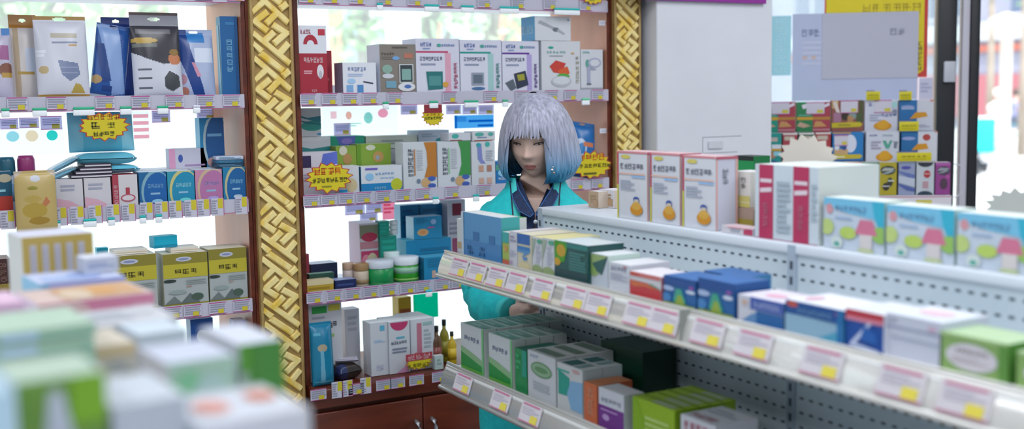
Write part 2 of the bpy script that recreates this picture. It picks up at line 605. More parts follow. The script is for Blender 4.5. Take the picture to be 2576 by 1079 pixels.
cab = counter('base_cabinet', 1.149, 2.275, 'red-brown base cabinet with paired bar handles under the bay behind the woman', [hit(1067, 1050, (0, D - .06, 0), Vector((0, 1, 0))).x, 1.92])
ctop = [c for c in bpy.data.objects if c.parent == cab and c.name.startswith('counter_top')][0]
_cx = (1.149 + 2.275) / 2
for px, kd in ((800, 'wide'), (848, 'tall'), (873, 'tall'), (895, 'wide'), (920, 'tall'), (965, 'wide'), (1000, 'wide'), (1048, 'wide'), (1105, 'wide')):
    price_tag(kd, ctop, (hit(px, 965, (0, D - .0612, 0), Vector((0, 1, 0))).x - _cx, -.0012, ZC + (.004 if kd == 'wide' else .018)))

# ------------------------------------------------------------------ plain white column, purple sign
mb = MB()
cw0, cw1, cy = 2.425, 2.952, 3.235
mb.bbox(cw0, cw1, cy, 3.68, 0, 2.9, white_m, .006)
for a, b, z0, z1 in ((0.20, .202, 1.44, 1.495), (.20, .36, 1.438, 1.440), (.20, .38, 1.495, 1.497)):
    mb.box(cw0 + a, cw0 + b, cy - .001, cy, z0, z1, mat('9A9CA4', .5))
mb.box(cw0 + .225, cw0 + .29, cy - .006, cy, 1.455, 1.48, mat('C8CAD2', .4))
tag(mb.build('white_column'), 'plain pale white square column right of the carved gold pillar', 'column')
mb = MB()
mb.box(0, .62, -.012, 0, 0, .30, mat('8A2C90', .4))
pz = hit(1800, 4, (0, cy - .03, 0), Vector((0, 1, 0)))
sx0 = hit(1935, 8, (0, cy - .03, 0), Vector((0, 1, 0))).x
tag(mb.build('purple_sign', loc=(sx0 - .62, cy - .003, pz.z)), 'purple sign board fixed high on the white column', 'sign')

# ------------------------------------------------------------------ angled storefront by the door
GL = Frame(RACK.P + RACK.n * .36, -AW)
_l = GL.u.dot(Vector((3.30, 3.70, 0)) - GL.P)
def gx(px, py=300, off=0.0):
    return (hit(px, py, GL.P + GL.n * off, GL.n) - GL.P).dot(GL.u)
def gpost(name, px0, px1, dpt, m):
    mb = MB()
    a, b = gx(px0), gx(px1)
    mb.bbox(a, b, -dpt / 2, dpt / 2, 0, 2.9, m, .004)
    return mb, struct(mb.build(name, loc=GL.P, rz=GL.rz))
_, fr1 = gpost('door_1', 2350, 2397, .07, black_m)
_, fr2 = gpost('trim_1', 2432, 2456, .06, black_m)
_, fr3 = gpost('trim_2', 2412, 2431, .05, mat('C4C2CE', .4))
mb = MB()
hx = gx(2378)
mb.bbox(hx - .022, hx + .022, -.06, -.036, hit(2378, 207, GL.P, GL.n).z, hit(2378, 155, GL.P, GL.n).z, mat('B9BCC6', .35), .004)
mb.build('lock_plate', fr1)
# wing glass from the column to the black frame
mb = MB()
a, b = gx(1912) - .01, gx(2350) - .002
mb.box(a, b, -.004, .004, .05, 2.88, clear_m)
wg = struct(mb.build('window_3', loc=GL.P, rz=GL.rz))
mb = MB()
mb.box(a, b, -.03, .03, 0, .05, black_m)
mb.box(a - .012, a - .001, -.03, .03, 0, 2.9, black_m)
mb.build('window_frame', wg)
mb = MB()
mb.box(gx(2398), gx(2411), -.003, .003, .02, 2.88, clear_m)
struct(mb.build('window_4', loc=GL.P, rz=GL.rz))
# header and wall continuing past the doorway
q = gx(2456)
mb = MB()
mb.box(q + 1.15, q + 3.0, -.06, .06, 0, 2.9, wall_m)
struct(mb.build('wall_entrance', loc=GL.P, rz=GL.rz))
mb = MB()
mb.box(a, q + 1.15, -.05, .05, 2.60, 2.9, wall_m)
struct(mb.build('wall_entrance_header', loc=GL.P, rz=GL.rz))
# ------------------------------------------------------------------ perforated double sided gondola on the right
ZA, ZB, ZTOP = 1.256, 0.968, 1.652 - 0.2925     # middle shelf, lower shelf, top cap
YN = -0.35
gon = empty('gondola', (XP, (YE + YN) / 2, 0), 0, 'pale grey perforated double-sided gondola shelving in the right foreground', 'shelving')
oy = (YE + YN) / 2
pm = MB()
pm.box(-.010, .010, YN - oy, YE - oy, .10, ZTOP - .001, steel_m)
for z in [ZTOP - .040 - .029 * k for k in range(40)]:
    if z < .2:
        break
    y = YE - .03
    while y > .25:
        pm.face([(-.0104, y - oy, z), (-.0104, y - .011 - oy, z), (-.0104, y - .011 - oy, z + .0045), (-.0104, y - oy, z + .0045)], slot_m)
        y -= .0255
pm.build('back_panel', gon)
for y in (YE - .012, 1.648, .70, YN + .02):
    up = MB()
    up.box(-.0145, .0145, y - .011 - oy, y + .011 - oy, 0, ZTOP - .002, mat('9FAEBE', .4))
    for k in range(38):
        up.face([(-.0149, y - .004 - oy, .2 + k * .03), (-.0149, y + .004 - oy, .2 + k * .03), (-.0149, y + .004 - oy, .216 + k * .03), (-.0149, y - .004 - oy, .216 + k * .03)], slot_m)
    up.build('upright', gon)
cap = MB()
cap.bbox(-.014, .33, YN - oy, YE - oy, ZTOP - .020, ZTOP, mat('D3DCE6', .4), .003)
cap.build('top_shelf', gon)
eb = MB()
eb.bbox(.30, .31, YN - oy, YE - oy, .1, ZTOP - .021, steel_m, .002)
eb.build('rear_panel', gon)
lip_m = mat('D0CECA', .16, Coat_Weight=1.0, Coat_Roughness=.06)
clear_lip = glass_mat('clear_plastic', 'F2F4F4', .16)
def gshelf(z, tags):
    x0 = XL - XP
    mb = MB()
    mb.bbox(x0 + .012, -.012, YN - oy, YE - .004 - oy, z - .024, z, mat('D6D8D8', .35), .003)
    s = mb.build('shelf', gon)
    r = MB()
    # slanted price rail: leans back at the top
    ya, yb = YN - oy, YE - oy
    pr = [(x0 + .024, z + .008), (x0 + .021, z + .010)]
    for k in range(1, 9):       # gently bowed front
        t = k / 9
        bow = .0055 * sin(pi * t)
        pr.append((x0 + .021 - .022 * t - bow * .94, z + .010 - .060 * t - bow * .34))
    pr += [(x0 - .001, z - .050), (x0 + .002, z - .056), (x0 + .008, z - .054), (x0 + .026, z - .004)]
    n = len(pr)
    V = [(x, y, q) for y in (ya, yb) for x, q in pr]
    r.mesh(V, [(i, (i + 1) % n, n + (i + 1) % n, n + i) for i in range(n)] + [tuple(range(n))[::-1], tuple(range(n, 2 * n))], lip_m, True)
    rail = r.build('price_rail', s)
    ang = math.atan2(.022, .060)
    for y in tags:
        t = price_tag('rail', s, (x0 + .0125, y - oy, z + .002), -pi / 2, 0)
        t.rotation_euler = Matrix.Rotation(-pi / 2, 3, 'Z').to_4x4().to_3x3().__matmul__(Matrix.Rotation(-ang, 3, 'X')).to_euler()
    # clear plastic cover strip with a rounded lower edge
    c = MB()
    c.tube([(x0 - .0015, ya, z - .050), (x0 - .0015, yb, z - .050)], .006, lip_m, 12)
    c.tube([(x0 + .0215, ya, z + .009), (x0 + .0215, yb, z + .009)], .0035, lip_m, 10)
    for y in (hit(1714, 838, (XL, 0, 0), Vector((1, 0, 0))).y, .60):
        c.box(x0 - .004, x0 + .0245, y - .0012 - oy, y + .0012 - oy, z - .054, z + .0115, mat('8F948F', .5))
    c.build('rail_edge', rail)
    return s
def gy(px, py):
    return hit(px, py, (XL, 0, 0), Vector((1, 0, 0))).y
gshelf(ZA, [gy(x, y) for x, y in ((1150, 655), (1195, 668), (1245, 685), (1295, 700), (1360, 715), (1440, 740), (1500, 757), (1600, 785), (1665, 805), (1775, 845), (1890, 885), (2062, 930), (2260, 980), (2420, 1030))])
gshelf(ZB, [gy(x, y) for x, y in ((1160, 950), (1255, 1000), (1330, 1045))] + [1.45, 1.2, .95])
lowbase = MB()
lowbase.bbox(XL - XP + .01, -.012, YN - oy, YE - oy, .001, .16, steel_m, .004)
lowbase.build('base_deck', gon)

# ------------------------------------------------------------------ low gondola in the left foreground
ZD = 1.275
XR = .385
lg = empty('gondola', (XR - .5, 1.35, 0), 0, 'white topped gondola in the left foreground under the blurred medicine cartons', 'shelving')
mb = MB()
mb.bbox(-.45, .5, -1.0, .85, ZD - .03, ZD, white_m, .004)
mb.build('top_shelf', lg)
mb = MB()
mb.box(.44, .46, -.98, .84, .1, ZD - .031, steel_m)
mb.build('side_panel', lg)
mb = MB()
mb.bbox(-.44, .48, -.98, .84, .001, .10, steel_m, .004)
mb.build('base_deck', lg)

# ------------------------------------------------------------------ backlit white posters stuck on the window glass
film_m = bpy.data.materials.new('translucent_paper')
film_m.use_nodes = True
_nt = film_m.node_tree
_nt.nodes.remove(_nt.nodes['Principled BSDF'])
_tr = _nt.nodes.new('ShaderNodeBsdfTranslucent')
_tr.inputs[0].default_value = (.95, .96, .97, 1)
_di = _nt.nodes.new('ShaderNodeBsdfDiffuse')
_di.inputs[0].default_value = (.8, .8, .82, 1)
_mx = _nt.nodes.new('ShaderNodeMixShader')
_mx.inputs[0].default_value = .05
_nt.links.new(_tr.outputs[0], _mx.inputs[1])
_nt.links.new(_di.outputs[0], _mx.inputs[2])
_nt.links.new(_mx.outputs[0], _nt.nodes['Material Output'].inputs[0])
def film(x0, x1, z0, z1, label):
    mb = MB()
    r, V = .05, []
    for cx, cz, a0 in ((x1 - r, z1 - r, 0), (x0 + r, z1 - r, 90), (x0 + r, z0 + r, 180), (x1 - r, z0 + r, 270)):
        for k in range(7):
            a = radians(a0 + 15 * k)
            V.append((cx + r * cos(a), cz + r * sin(a)))
    n = len(V)
    mb.mesh([(x, 0, z) for x, z in V] + [(x, -.0008, z) for x, z in V], [tuple(range(n)), tuple(range(n, 2 * n))[::-1]] + [(i, (i + 1) % n, n + (i + 1) % n, n + i) for i in range(n)], film_m)
    return tag(mb.build('window_poster', loc=(0, 3.716, 0)), label, 'poster', 'white posters on the window')
for x0, x1, z0, z1, lab in ((-.6, xw(572, 580, 3.716), .80, 1.335, 'white backlit poster on the window low behind the left bay'),
                            (-.6, xw(600, 350, 3.716), 1.345, 1.655, 'white backlit poster on the window behind the blue wipes packs'),
                            (xw(757, 580, 3.716), 2.25, .80, 1.335, 'white backlit poster on the window low behind the woman'),
                            (xw(757, 330, 3.716), 2.25, 1.345, 1.655, 'white backlit poster on the window above the green cat cartons')):
    film(x0, x1, z0, z1, lab)

# ------------------------------------------------------------------ the street outside
slab('ground', -30, 120, 3.95, 90, -.16, -.10, nmat('sunlit_pavement', 'C4C6C8', 'D2D2D0', (.5, .5, .5), .8))
slab('ground_side', 7.5, 120, -30, 3.95, -.16, -.10, nmat('sunlit_road', '8A929C', '9AA2AA', (.4, .4, .4), .8))
def building(name, x0, x1, y0, y1, h, col, label, facade, wins, band):
    """facade: 'y' looks to -y, 'x' looks to -x"""
    e = empty(name, ((x0 + x1) / 2, (y0 + y1) / 2, -.1), 0, label, 'building')
    cx, cy_ = (x0 + x1) / 2, (y0 + y1) / 2
    mb = MB()
    mb.box(x0 - cx, x1 - cx, y0 - cy_, y1 - cy_, 0, h, col)
    mb.build('wall', e)
    r = MB()
    r.box(x0 - cx - .3, x1 - cx + .3, y0 - cy_ - .3, y1 - cy_ + .3, h + .002, h + .35, mat('D8D2C8', .7))
    r.build('roof', e)
    for (a, b, z0, z1, c) in wins:
        w = MB()
        g = mat(c, .3)
        if facade == 'y':
            w.box(a - cx, b - cx, y0 - cy_ - .04, y0 - cy_ - .001, z0, z1, g)
            w.box(a - cx - .06, b - cx + .06, y0 - cy_ - .06, y0 - cy_ - .041, z0 - .06, z0, mat('E6E2DC', .6))
            w.box((a + b) / 2 - cx - .03, (a + b) / 2 - cx + .03, y0 - cy_ - .06, y0 - cy_ - .041, z0, z1, mat('E6E2DC', .6))
        else:
            w.box(x0 - cx - .04, x0 - cx - .001, a - cy_, b - cy_, z0, z1, g)
            w.box(x0 - cx - .06, x0 - cx - .041, a - cy_ - .06, b - cy_ + .06, z0 - .06, z0, mat('E6E2DC', .6))
            w.box(x0 - cx - .06, x0 - cx - .041, (a + b) / 2 - cy_ - .03, (a + b) / 2 - cy_ + .03, z0, z1, mat('E6E2DC', .6))
        w.build('window', e)
    for (a, b, z0, z1, c) in band:
        w = MB()
        if facade == 'y':
            w.box(a - cx, b - cx, y0 - cy_ - .25, y0 - cy_ - .062, z0, z1, c)
        else:
            w.box(x0 - cx - .25, x0 - cx - .062, a - cy_, b - cy_, z0, z1, c)
        w.build('shop_sign', e)
    return e
building('building', 4.3, 12.6, 17.0, 22.0, 7.5, nmat('orange_render', 'D88A68', 'E09C7C', (.6, .6, .6), .8), 'peach orange building across the street seen through the window', 'y',
         [(5.0 + 1.7 * k, 5.9 + 1.7 * k, z, z + 1.3, '8FA0A8') for k in range(4) for z in (1.9, 4.6)], [(4.4, 7.4, .6, 1.3, 'C9C4DC'), (7.8, 10.8, .6, 1.3, 'E8D9C0')])
building('building', -6.0, 3.9, 18.0, 23.0, 6.0, nmat('cream_render', 'D9BFA4', 'E3CDB6', (.6, .6, .6), .8), 'cream building with small windows across the street at far left', 'y',
         [(-5.0 + 1.8 * k, -4.0 + 1.8 * k, z, z + 1.2, '93A59C') for k in range(5) for z in (1.8, 4.2)], [(-4.5, -1.5, .6, 1.2, 'D6D0C8'), (0, 3, .6, 1.2, 'D9BBA8')])
building('building', 44.0, 52.0, 20.0, 62.0, 9.5, nmat('grey_render', '85889A', '9294A4', (.6, .6, .6), .8), 'pale grey shop building down the street beyond the doorway', 'x',
         [(22.0 + 4.4 * k, 24.4 + 4.4 * k, 5.0, 7.2, '56647C') for k in range(8)], [(20.4, 61.4, 3.9, 4.7, 'B4B8BC'), (20.4, 61.4, 3.4, 3.7, 'A05848'), (28.0, 38.0, .5, 2.4, '9C5C64')])
leaf3 = nmat('leaf_deep', '4C7C44', '7CA468', (3, 3, 3), .6)
leaf1, leaf2, bark = nmat('leaf_green', '8CB478', 'B4D09C', (3, 3, 3), .6), nmat('leaf_pale', 'A8C494', 'CCDDB8', (3, 3, 3), .6), nmat('bark', '8E8478', 'A69C90', (4, 4, 1), .8)
def tree(x, y, h, r, label, m, seed, leaves=620):
    R = random.Random(seed)
    e = empty('tree', (x, y, -.1), 0, label, 'tree')
    t = MB()
    t.tube([(0, 0, 0), (.04, .02, h * .3), (-.03, .05, h * .55), (.02, 0, h * .75)], [.13, .1, .07, .03], bark, 10)
    for k in range(5):
        a = k * 1.3 + R.random()
        t.tube([(0, 0, h * (.42 + .05 * k)), (r * .35 * cos(a), r * .35 * sin(a), h * (.55 + .06 * k)), (r * .7 * cos(a), r * .7 * sin(a), h * (.62 + .07 * k))], [.05, .03, .012], bark, 6)
    t.build('trunk', e)
    f = MB()
    for k in range(leaves):
        while True:
            p = Vector((R.uniform(-1, 1), R.uniform(-1, 1), R.uniform(-1, 1)))
            if p.length < 1:
                break
        if p.length < .35:
            p *= 1.8
        c = Vector((p.x * r, p.y * r, h * .70 + p.z * h * .34))
        s = R.uniform(.07, .17)
        u = Vector((R.gauss(0, 1), R.gauss(0, 1), R.gauss(0, 1))).normalized()
        v = u.orthogonal().normalized()
        f.face([c - u * s, c - v * s * .5, c + u * s, c + v * s * .5], m)
    f.build('foliage', e)
for (px, dist, h, r, m, lab) in ((40, 9.4, 4.4, .75, leaf1, 'leafy green tree outside at the far left end of the shelving'), (400, 13.5, 4.8, .85, leaf2, 'pale green tree outside behind the mask pouches'),
                                 (925, 13.6, 4.4, .55, leaf1, 'slender green tree outside left of the white window post'), (1090, 9.5, 4.0, .5, leaf2, 'pale green tree outside right of the white window post'),
                                 (1245, 12.4, 4.2, .55, leaf2, 'broad pale green tree outside above the white meter cartons'), (2490, 36, 11.5, 2.4, leaf3, 'green street tree beyond the doorway'), (2574, 30, 10.5, 1.6, leaf3, 'pale street tree at the right edge beyond the doorway')):
    p = EYE + ray(px, 250) * dist
    tree(p.x, p.y, h, r, lab, m, px, 260 if 900 < px < 1300 else 620)
# white posts of the arcade just outside the window
for px, w, lab in ((1014, .135, 'white square post outside the window behind the meter cartons'), (776, .15, 'white square post outside the window beside the left gold pillar'), (500, .22, 'white square post outside the window behind the upright blue carton')):
    p = EYE + ray(px, 80) * 5.6
    mb = MB()
    mb.bbox(-w / 2, w / 2, -w / 2, w / 2, .12, 3.4, mat('ECEEF0', .6), .006)
    mb.bbox(-w / 2 - .03, w / 2 + .03, -w / 2 - .03, w / 2 + .03, 0, .119, mat('DADCDE', .6), .01)
    tag(mb.build('arcade_post', loc=(p.x, p.y, -.1)), lab, 'post')
# pale lamp column outside the doorway
p = EYE + ray(2528, 250) * 26
mb = MB()
mb.lathe([(.16, 0), (.16, .25), (.11, .3), (.14, 3.0), (.3, 3.1), (.42, 3.3), (.05, 3.45)], mat('C4BEB4', .6), 16)
tag(mb.build('street_lamp', loc=(p.x, p.y, -.1)), 'pale stone lamp column standing on the street beyond the doorway', 'lamp')
# ------------------------------------------------------------------ products: helpers for soft packs, jars, bottles, starbursts
WH, LV, GR = 'DADDE6', 'CFD0E0', '9497A6'
def inside(pts, u, v):
    c = False
    for (a, b), (p, q) in zip(pts, pts[1:] + pts[:1]):
        if (b > v) != (q > v) and u < (p - a) * (v - b) / (q - b) + a:
            c = not c
    return c
def paint(art, u, v, base):
    c = base
    for a in art:
        if a[0] == 'r' and a[1] <= u <= a[3] and a[2] <= v <= a[4]:
            c = a[5]
        elif a[0] == 'e' and ((u - a[1]) / a[3]) ** 2 + ((v - a[2]) / a[4]) ** 2 <= 1:
            c = a[5]
        elif a[0] == 'p' and inside(a[1], u, v):
            c = a[2]
    return c
def pouch_mesh(w, h, t, base, art, nx=64, nz=88, header=0.1, rough=.32, seed=1):
    """sealed foil pouch: pillow-shaped, flat header with a hang hole, crimped edges"""
    mb = MB()
    R = random.Random(seed)
    ph = [R.uniform(0, 6) for _ in range(4)]
    def th(u, v):
        if v > 1 - header:
            return .0012
        q = v / (1 - header)
        e = max(0, 1 - abs(2 * u - 1) ** 3) * max(0, 1 - abs(2 * q - 1) ** 4)
        return .0012 + t / 2 * e ** .6 * (1 + .07 * sin(9 * u + ph[0]) * sin(7 * q + ph[1]))
    P = lambda u, v, sgn: ((u - .5) * w, sgn * th(u, v) + .004 * sin(3 * v + ph[2]) * (u - .5), v * h)
    for sgn in (-1, 1):
        V = [P(i / nx, j / nz, sgn) for j in range(nz + 1) for i in range(nx + 1)]
        by = {}
        for j in range(nz):
            for i in range(nx):
                u, v = (i + .5) / nx, (j + .5) / nz
                if header > .05 and ((u - .5) / .13) ** 2 + ((v - (1 - header * .5)) / .022) ** 2 < 1:
                    continue
                a = j * (nx + 1) + i
                f = (a, a + 1, a + nx + 2, a + nx + 1)
                by.setdefault(paint(art, u, v, base) if sgn < 0 else base, []).append(f if sgn < 0 else f[::-1])
        i0 = len(mb.v)
        mb.v += V
        for c, fs in by.items():
            k = mb.mi(mat(c, rough) if isinstance(c, str) else c)
            for f in fs:
                mb.f.append(tuple(i0 + q for q in f))
                mb.m.append(k)
                mb.sm.append(True)
    return mb
def pouch(fr, name, label, cat, px0, px1, pyt, z, off, t, base, art, tilt=0, lean=-6, roll=0, header=.1, group=None, seed=1):
    c, w, h = fr.at(px0, px1, pyt, z, off)
    mb = pouch_mesh(w, h, t, base, art, header=header, seed=seed)
    o = mb.build(name, loc=c + Vector((0, 0, .001 + max(0, .5 * w * sin(radians(abs(roll)))))))
    o.rotation_euler = (Matrix.Rotation(fr.rz + radians(tilt), 3, 'Z') @ Matrix.Rotation(radians(lean), 3, 'X') @ Matrix.Rotation(radians(roll), 3, 'Y')).to_euler()
    return tag(o, label, cat, group)
def softpack(name, label, cat, c, w, d, h, base, art=(), rz=0, rx=0, ry=0, group=None, lidc=None):
    """lying pillow pack such as wet wipes, crimped at both ends, with a lid sticker"""
    mb = MB()
    nx, ny = 26, 14
    def P(i, j, s):
        u, v = i / nx, j / ny
        e = (1 - abs(2 * u - 1) ** 6) ** .8 * (1 - abs(2 * v - 1) ** 4) ** .5
        flare = 1 + .06 * abs(2 * u - 1) ** 6
        return ((u - .5) * w, (v - .5) * d * flare, h / 2 + s * (.001 + (h / 2 - .001) * e) + (.003 * sin(14 * v + 3) * abs(2 * u - 1) ** 8))
    for s in (-1, 1):
        V = [P(i, j, s) for j in range(ny + 1) for i in range(nx + 1)]
        by = {}
        for j in range(ny):
            for i in range(nx):
                a = j * (nx + 1) + i
                f = (a, a + 1, a + nx + 2, a + nx + 1)
                cc = paint(art, (i + .5) / nx, (j + .5) / ny, base)
                by.setdefault(cc, []).append(f if s > 0 else f[::-1])
        i0 = len(mb.v)
        mb.v += V
        for cc, fs in by.items():
            k = mb.mi(mat(cc, .3) if isinstance(cc, str) else cc)
            for f in fs:
                mb.f.append(tuple(i0 + q for q in f))
                mb.m.append(k)
                mb.sm.append(True)
    o = mb.build(name, loc=c)
    o.rotation_euler = (rx, ry, rz)
    return tag(o, label, cat, group)
def star(name, label, fr, off, px, py, rx, ry, n=15, art=(), back=None, roll=0.0, group=None, edge='B03030', face='D2C01E'):
    """starburst price card, a printed card with some thickness; rx, ry half sizes in pixels"""
    P = fr.P + fr.n * off
    c = hit(px, py, P, fr.n)
    hw = (hit(px + rx, py, P, fr.n) - hit(px - rx, py, P, fr.n)).dot(fr.u) / 2
    hh = (hit(px, py - ry, P, fr.n).z - hit(px, py + ry, P, fr.n).z) / 2
    pts = star_pts(n, .76, .12, int(px))
    mb = MB()
    q = [(x * hw, y * hh) for x, y in pts]
    m = len(q)
    V = [(x, -.0008, y) for x, y in q] + [(x, .0008, y) for x, y in q] + [(0, -.0008, 0), (0, .0008, 0)]
    mb.mesh(V, [(2 * m, (i + 1) % m, i)[::-1] for i in range(m)] + [(2 * m + 1, m + i, m + (i + 1) % m)[::-1] for i in range(m)] + [(i, (i + 1) % m, m + (i + 1) % m, m + i) for i in range(m)], mat(back or edge, .6))
    if not back:
        e = .0012
        for i in range(m):
            a, b = q[i], q[(i + 1) % m]
            k = .93
            mb.face([(0, -e, 0), (a[0] * k, -e, a[1] * k), (b[0] * k, -e, b[1] * k)], mat(face, .45))
        put_art(mb, art, (-hw, -.0013, -hh), (1, 0, 0), (0, 0, 1), (0, -1, 0), 2 * hw, 2 * hh)
    o = mb.build(name, loc=c)
    o.rotation_euler = (0, radians(roll), fr.rz)
    return tag(o, label, 'sign', group)
def jar(name, label, cat, c, r, prof_parts, group=None):
    """turned container: list of (part name, profile[(r,z)], colour)"""
    e = empty(name, c, 0, label, cat, group)
    for pn, prof, col in prof_parts:
        mb = MB()
        mb.lathe([(a * r, b) for a, b in prof], mat(col, .35), 28)
        mb.build(pn, e)
    return e
SALE = [('t', .2, .60, .74, .80, 'CF5A1C', 4), ('t', .16, .36, .86, .50, '5C5A18', 8), ('l', .35, .2, .62, .28, '8C8420', 1)]

# ------------------------------------------------------------------ right bay, shelf at eye height
o1 = .012
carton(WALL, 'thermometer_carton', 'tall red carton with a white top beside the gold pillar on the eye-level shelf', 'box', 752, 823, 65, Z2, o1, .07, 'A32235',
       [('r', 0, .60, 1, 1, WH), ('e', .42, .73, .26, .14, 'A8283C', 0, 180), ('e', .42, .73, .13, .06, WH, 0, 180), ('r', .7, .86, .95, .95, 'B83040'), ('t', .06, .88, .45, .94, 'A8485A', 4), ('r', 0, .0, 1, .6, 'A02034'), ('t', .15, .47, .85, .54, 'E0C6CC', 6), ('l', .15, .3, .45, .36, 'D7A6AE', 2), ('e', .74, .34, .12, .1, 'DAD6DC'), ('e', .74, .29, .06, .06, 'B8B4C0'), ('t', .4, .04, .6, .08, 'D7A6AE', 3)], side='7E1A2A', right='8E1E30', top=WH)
carton(WALL, 'thermometer_carton', 'dark red carton half hidden behind the tall red and white carton', 'box', 800, 836, 128, Z2, .10, .06, '962034', [('l', .2, .3, .8, .5, 'B8606C', 2)], top='B9A0AA')
carton(WALL, 'monitor_carton', 'small white and blue carton between the red carton and the grey meter carton', 'box', 862, 947, 158, Z2, o1, .07, WH,
       [('t', .15, .72, .7, .85, '7F94C0', 6), ('l', .15, .55, .6, .66, '9DB2D8', 2), ('r', .1, .08, .3, .3, '79A6D2'), ('r', .42, .05, .6, .3, '4B86BE'), ('p', [(.6, .42), (.9, .36), (.9, .32), (.6, .38)], '232A3C'), ('e', .25, .42, .12, .08, '9CC2E4')], side='8C8AA0', top='E9ECF4')
carton(WALL, 'glucose_meter_carton', 'taupe glucose meter carton with a printed meter screen on the eye-level shelf', 'box', 955, 1046, 112, Z2, o1, .10, '827A72',
       [('t', .05, .78, .4, .83, '5A5450', 5), ('l', .05, .68, .5, .76, '6A625C', 2), ('e', .45, .72, .1, .04, '6FA0D0'), ('r', .68, .72, .92, .82, 'B4705E'), ('e', .2, .5, .14, .09, '86A89A'), ('e', .22, .36, .16, .05, 'C8CCD4'), ('r', .16, .12, .44, .26, '6E9FB4'), ('r', .53, .22, .93, .60, 'C6CCD0'), ('r', .56, .24, .9, .58, '2E3C40'), ('r', .6, .28, .86, .5, '7FA79F'), ('e', .73, .14, .24, .09, 'D6D9DC'), ('e', .76, .145, .1, .04, '4A6CB0'), ('l', .35, .92, .95, .96, '5A5450', 1)], side='C9CFE2', top='E4E8F4')
for i, (a, b, c, rb, lab) in enumerate(((1046, 1156, 98, ('B8466E', 'D7A0B4'), 'pink'), (1157, 1262, 101, ('1F8F86', '9CC4C4'), 'green'), (1263, 1356, 104, ('5A2A8C', 'A99CD0'), 'purple'))):
    pic = [[('p', [(.22, .40), (.60, .40), (.60, .08), (.26, .06)], '1E6F72'), ('r', .28, .14, .56, .32, '4A8C8C'), ('e', .66, .16, .07, .05, 'D09C40')],
           [('r', .26, .14, .56, .38, '8C98A8'), ('r', .3, .18, .52, .34, '5E6C7C'), ('e', .42, .08, .16, .03, '3E6C9C')],
           [('p', [(.30, .36), (.62, .42), (.70, .14), (.38, .06)], '2A3048'), ('p', [(.38, .34), (.58, .36), (.6, .24), (.42, .22)], '9C9A30'), ('p', [(.06, .18), (.28, .26), (.36, .08), (.22, .02)], '56606C')]][i]
    carton(WALL, 'meter_carton', 'white meter carton with a %s bar across its front on the eye-level shelf' % lab, 'box', a, b, c, Z2, o1, .10, LV,
           [('r', .0, .74, .74, .775, rb[0]), ('r', .66, .02, .80, .74, rb[1]), ('r', .0, .02, .66, .74, 'D2D4E2'), ('t', .1, .86, .36, .93, '5A74B4', 4), ('l', .16, .80, .32, .84, '7C94C0', 1), ('e', .53, .88, .05, .03, '3C9C90'), ('t', .58, .86, .9, .9, '4A78B4', 6), ('t', .08, .60, .60, .67, '5E6480', 8), ('l', .1, .5, .46, .56, '8C94AE', 1), ('T', .86, .08, .95, .56, rb[0], 7)] + pic, side='C9CDE0', top='E8EAF4', tart=[('r', .02, .0, .98, .015, '6A78C0')])
EAR = lambda z: carton(WALL, 'earphone_carton', 'white carton with a blue end lying on top of the watermelon carton', 'box', 1345, 1436, 42, z, .014, .09, 'CDD1D8',
       [('p', [(.08, .72), (.55, .45), (.62, .5), (.14, .84)], '9FA4AE'), ('e', .58, .46, .09, .09, '6A727C'), ('p', [(.6, .42), (.8, .25), (.84, .3), (.66, .5)], 'A6ABB4'), ('r', .9, .82, .96, .9, '8C929C')], side='2C86B4', top='E6E8EC', sart=[('t', .1, .3, .9, .6, '9CC6DC', 5)])
_k = carton(WALL, 'kitchen_scale_carton', 'white carton with watermelon slices and a scale printed on its front', 'box', 1362, 1460, 104, Z2, o1, .09, 'CDD0D6',
       [('e', .24, .87, .07, .025, '1F9C8C'), ('t', .12, .75, .62, .80, '8CC4BC', 6), ('l', .2, .69, .7, .72, '8C929C', 1), ('p', [(.2, .5), (.36, .62), (.62, .56), (.5, .36), (.3, .38)], 'C23C30'), ('p', [(.4, .42), (.66, .5), (.72, .36), (.5, .30)], 'D0582C'), ('e', .55, .3, .16, .06, '4FA03C'), ('e', .5, .2, .26, .11, 'B2B6BE'), ('e', .5, .22, .22, .08, 'CCD0D6'), ('T', .88, .15, .96, .7, 'B0AC9C', 6), ('e', .8, .76, .04, .02, 'C8A070')], side='C4C8D0', top='E6E8EC')
EAR(TOP[_k.name])
carton(WALL, 'massager_carton', 'narrow white carton with a line drawing right of the watermelon carton', 'box', 1461, 1517, 125, Z2, o1, .08, 'CBCFD6',
       [('r', .0, .03, .98, .08, '9A9EA6'), ('t', .08, .9, .4, .95, '7FBCB8', 4), ('e', .3, .66, .1, .1, '5E9C90'), ('e', .62, .68, .3, .12, 'A4A8C0'), ('e', .62, .68, .22, .08, 'CBCFD6'), ('r', .28, .2, .42, .6, 'A2A6C0'), ('e', .35, .17, .12, .02, '5E6470'), ('l', .4, .5, .7, .58, '9A9EB4', 2)], right='7A7E88', top='E2E4E8')

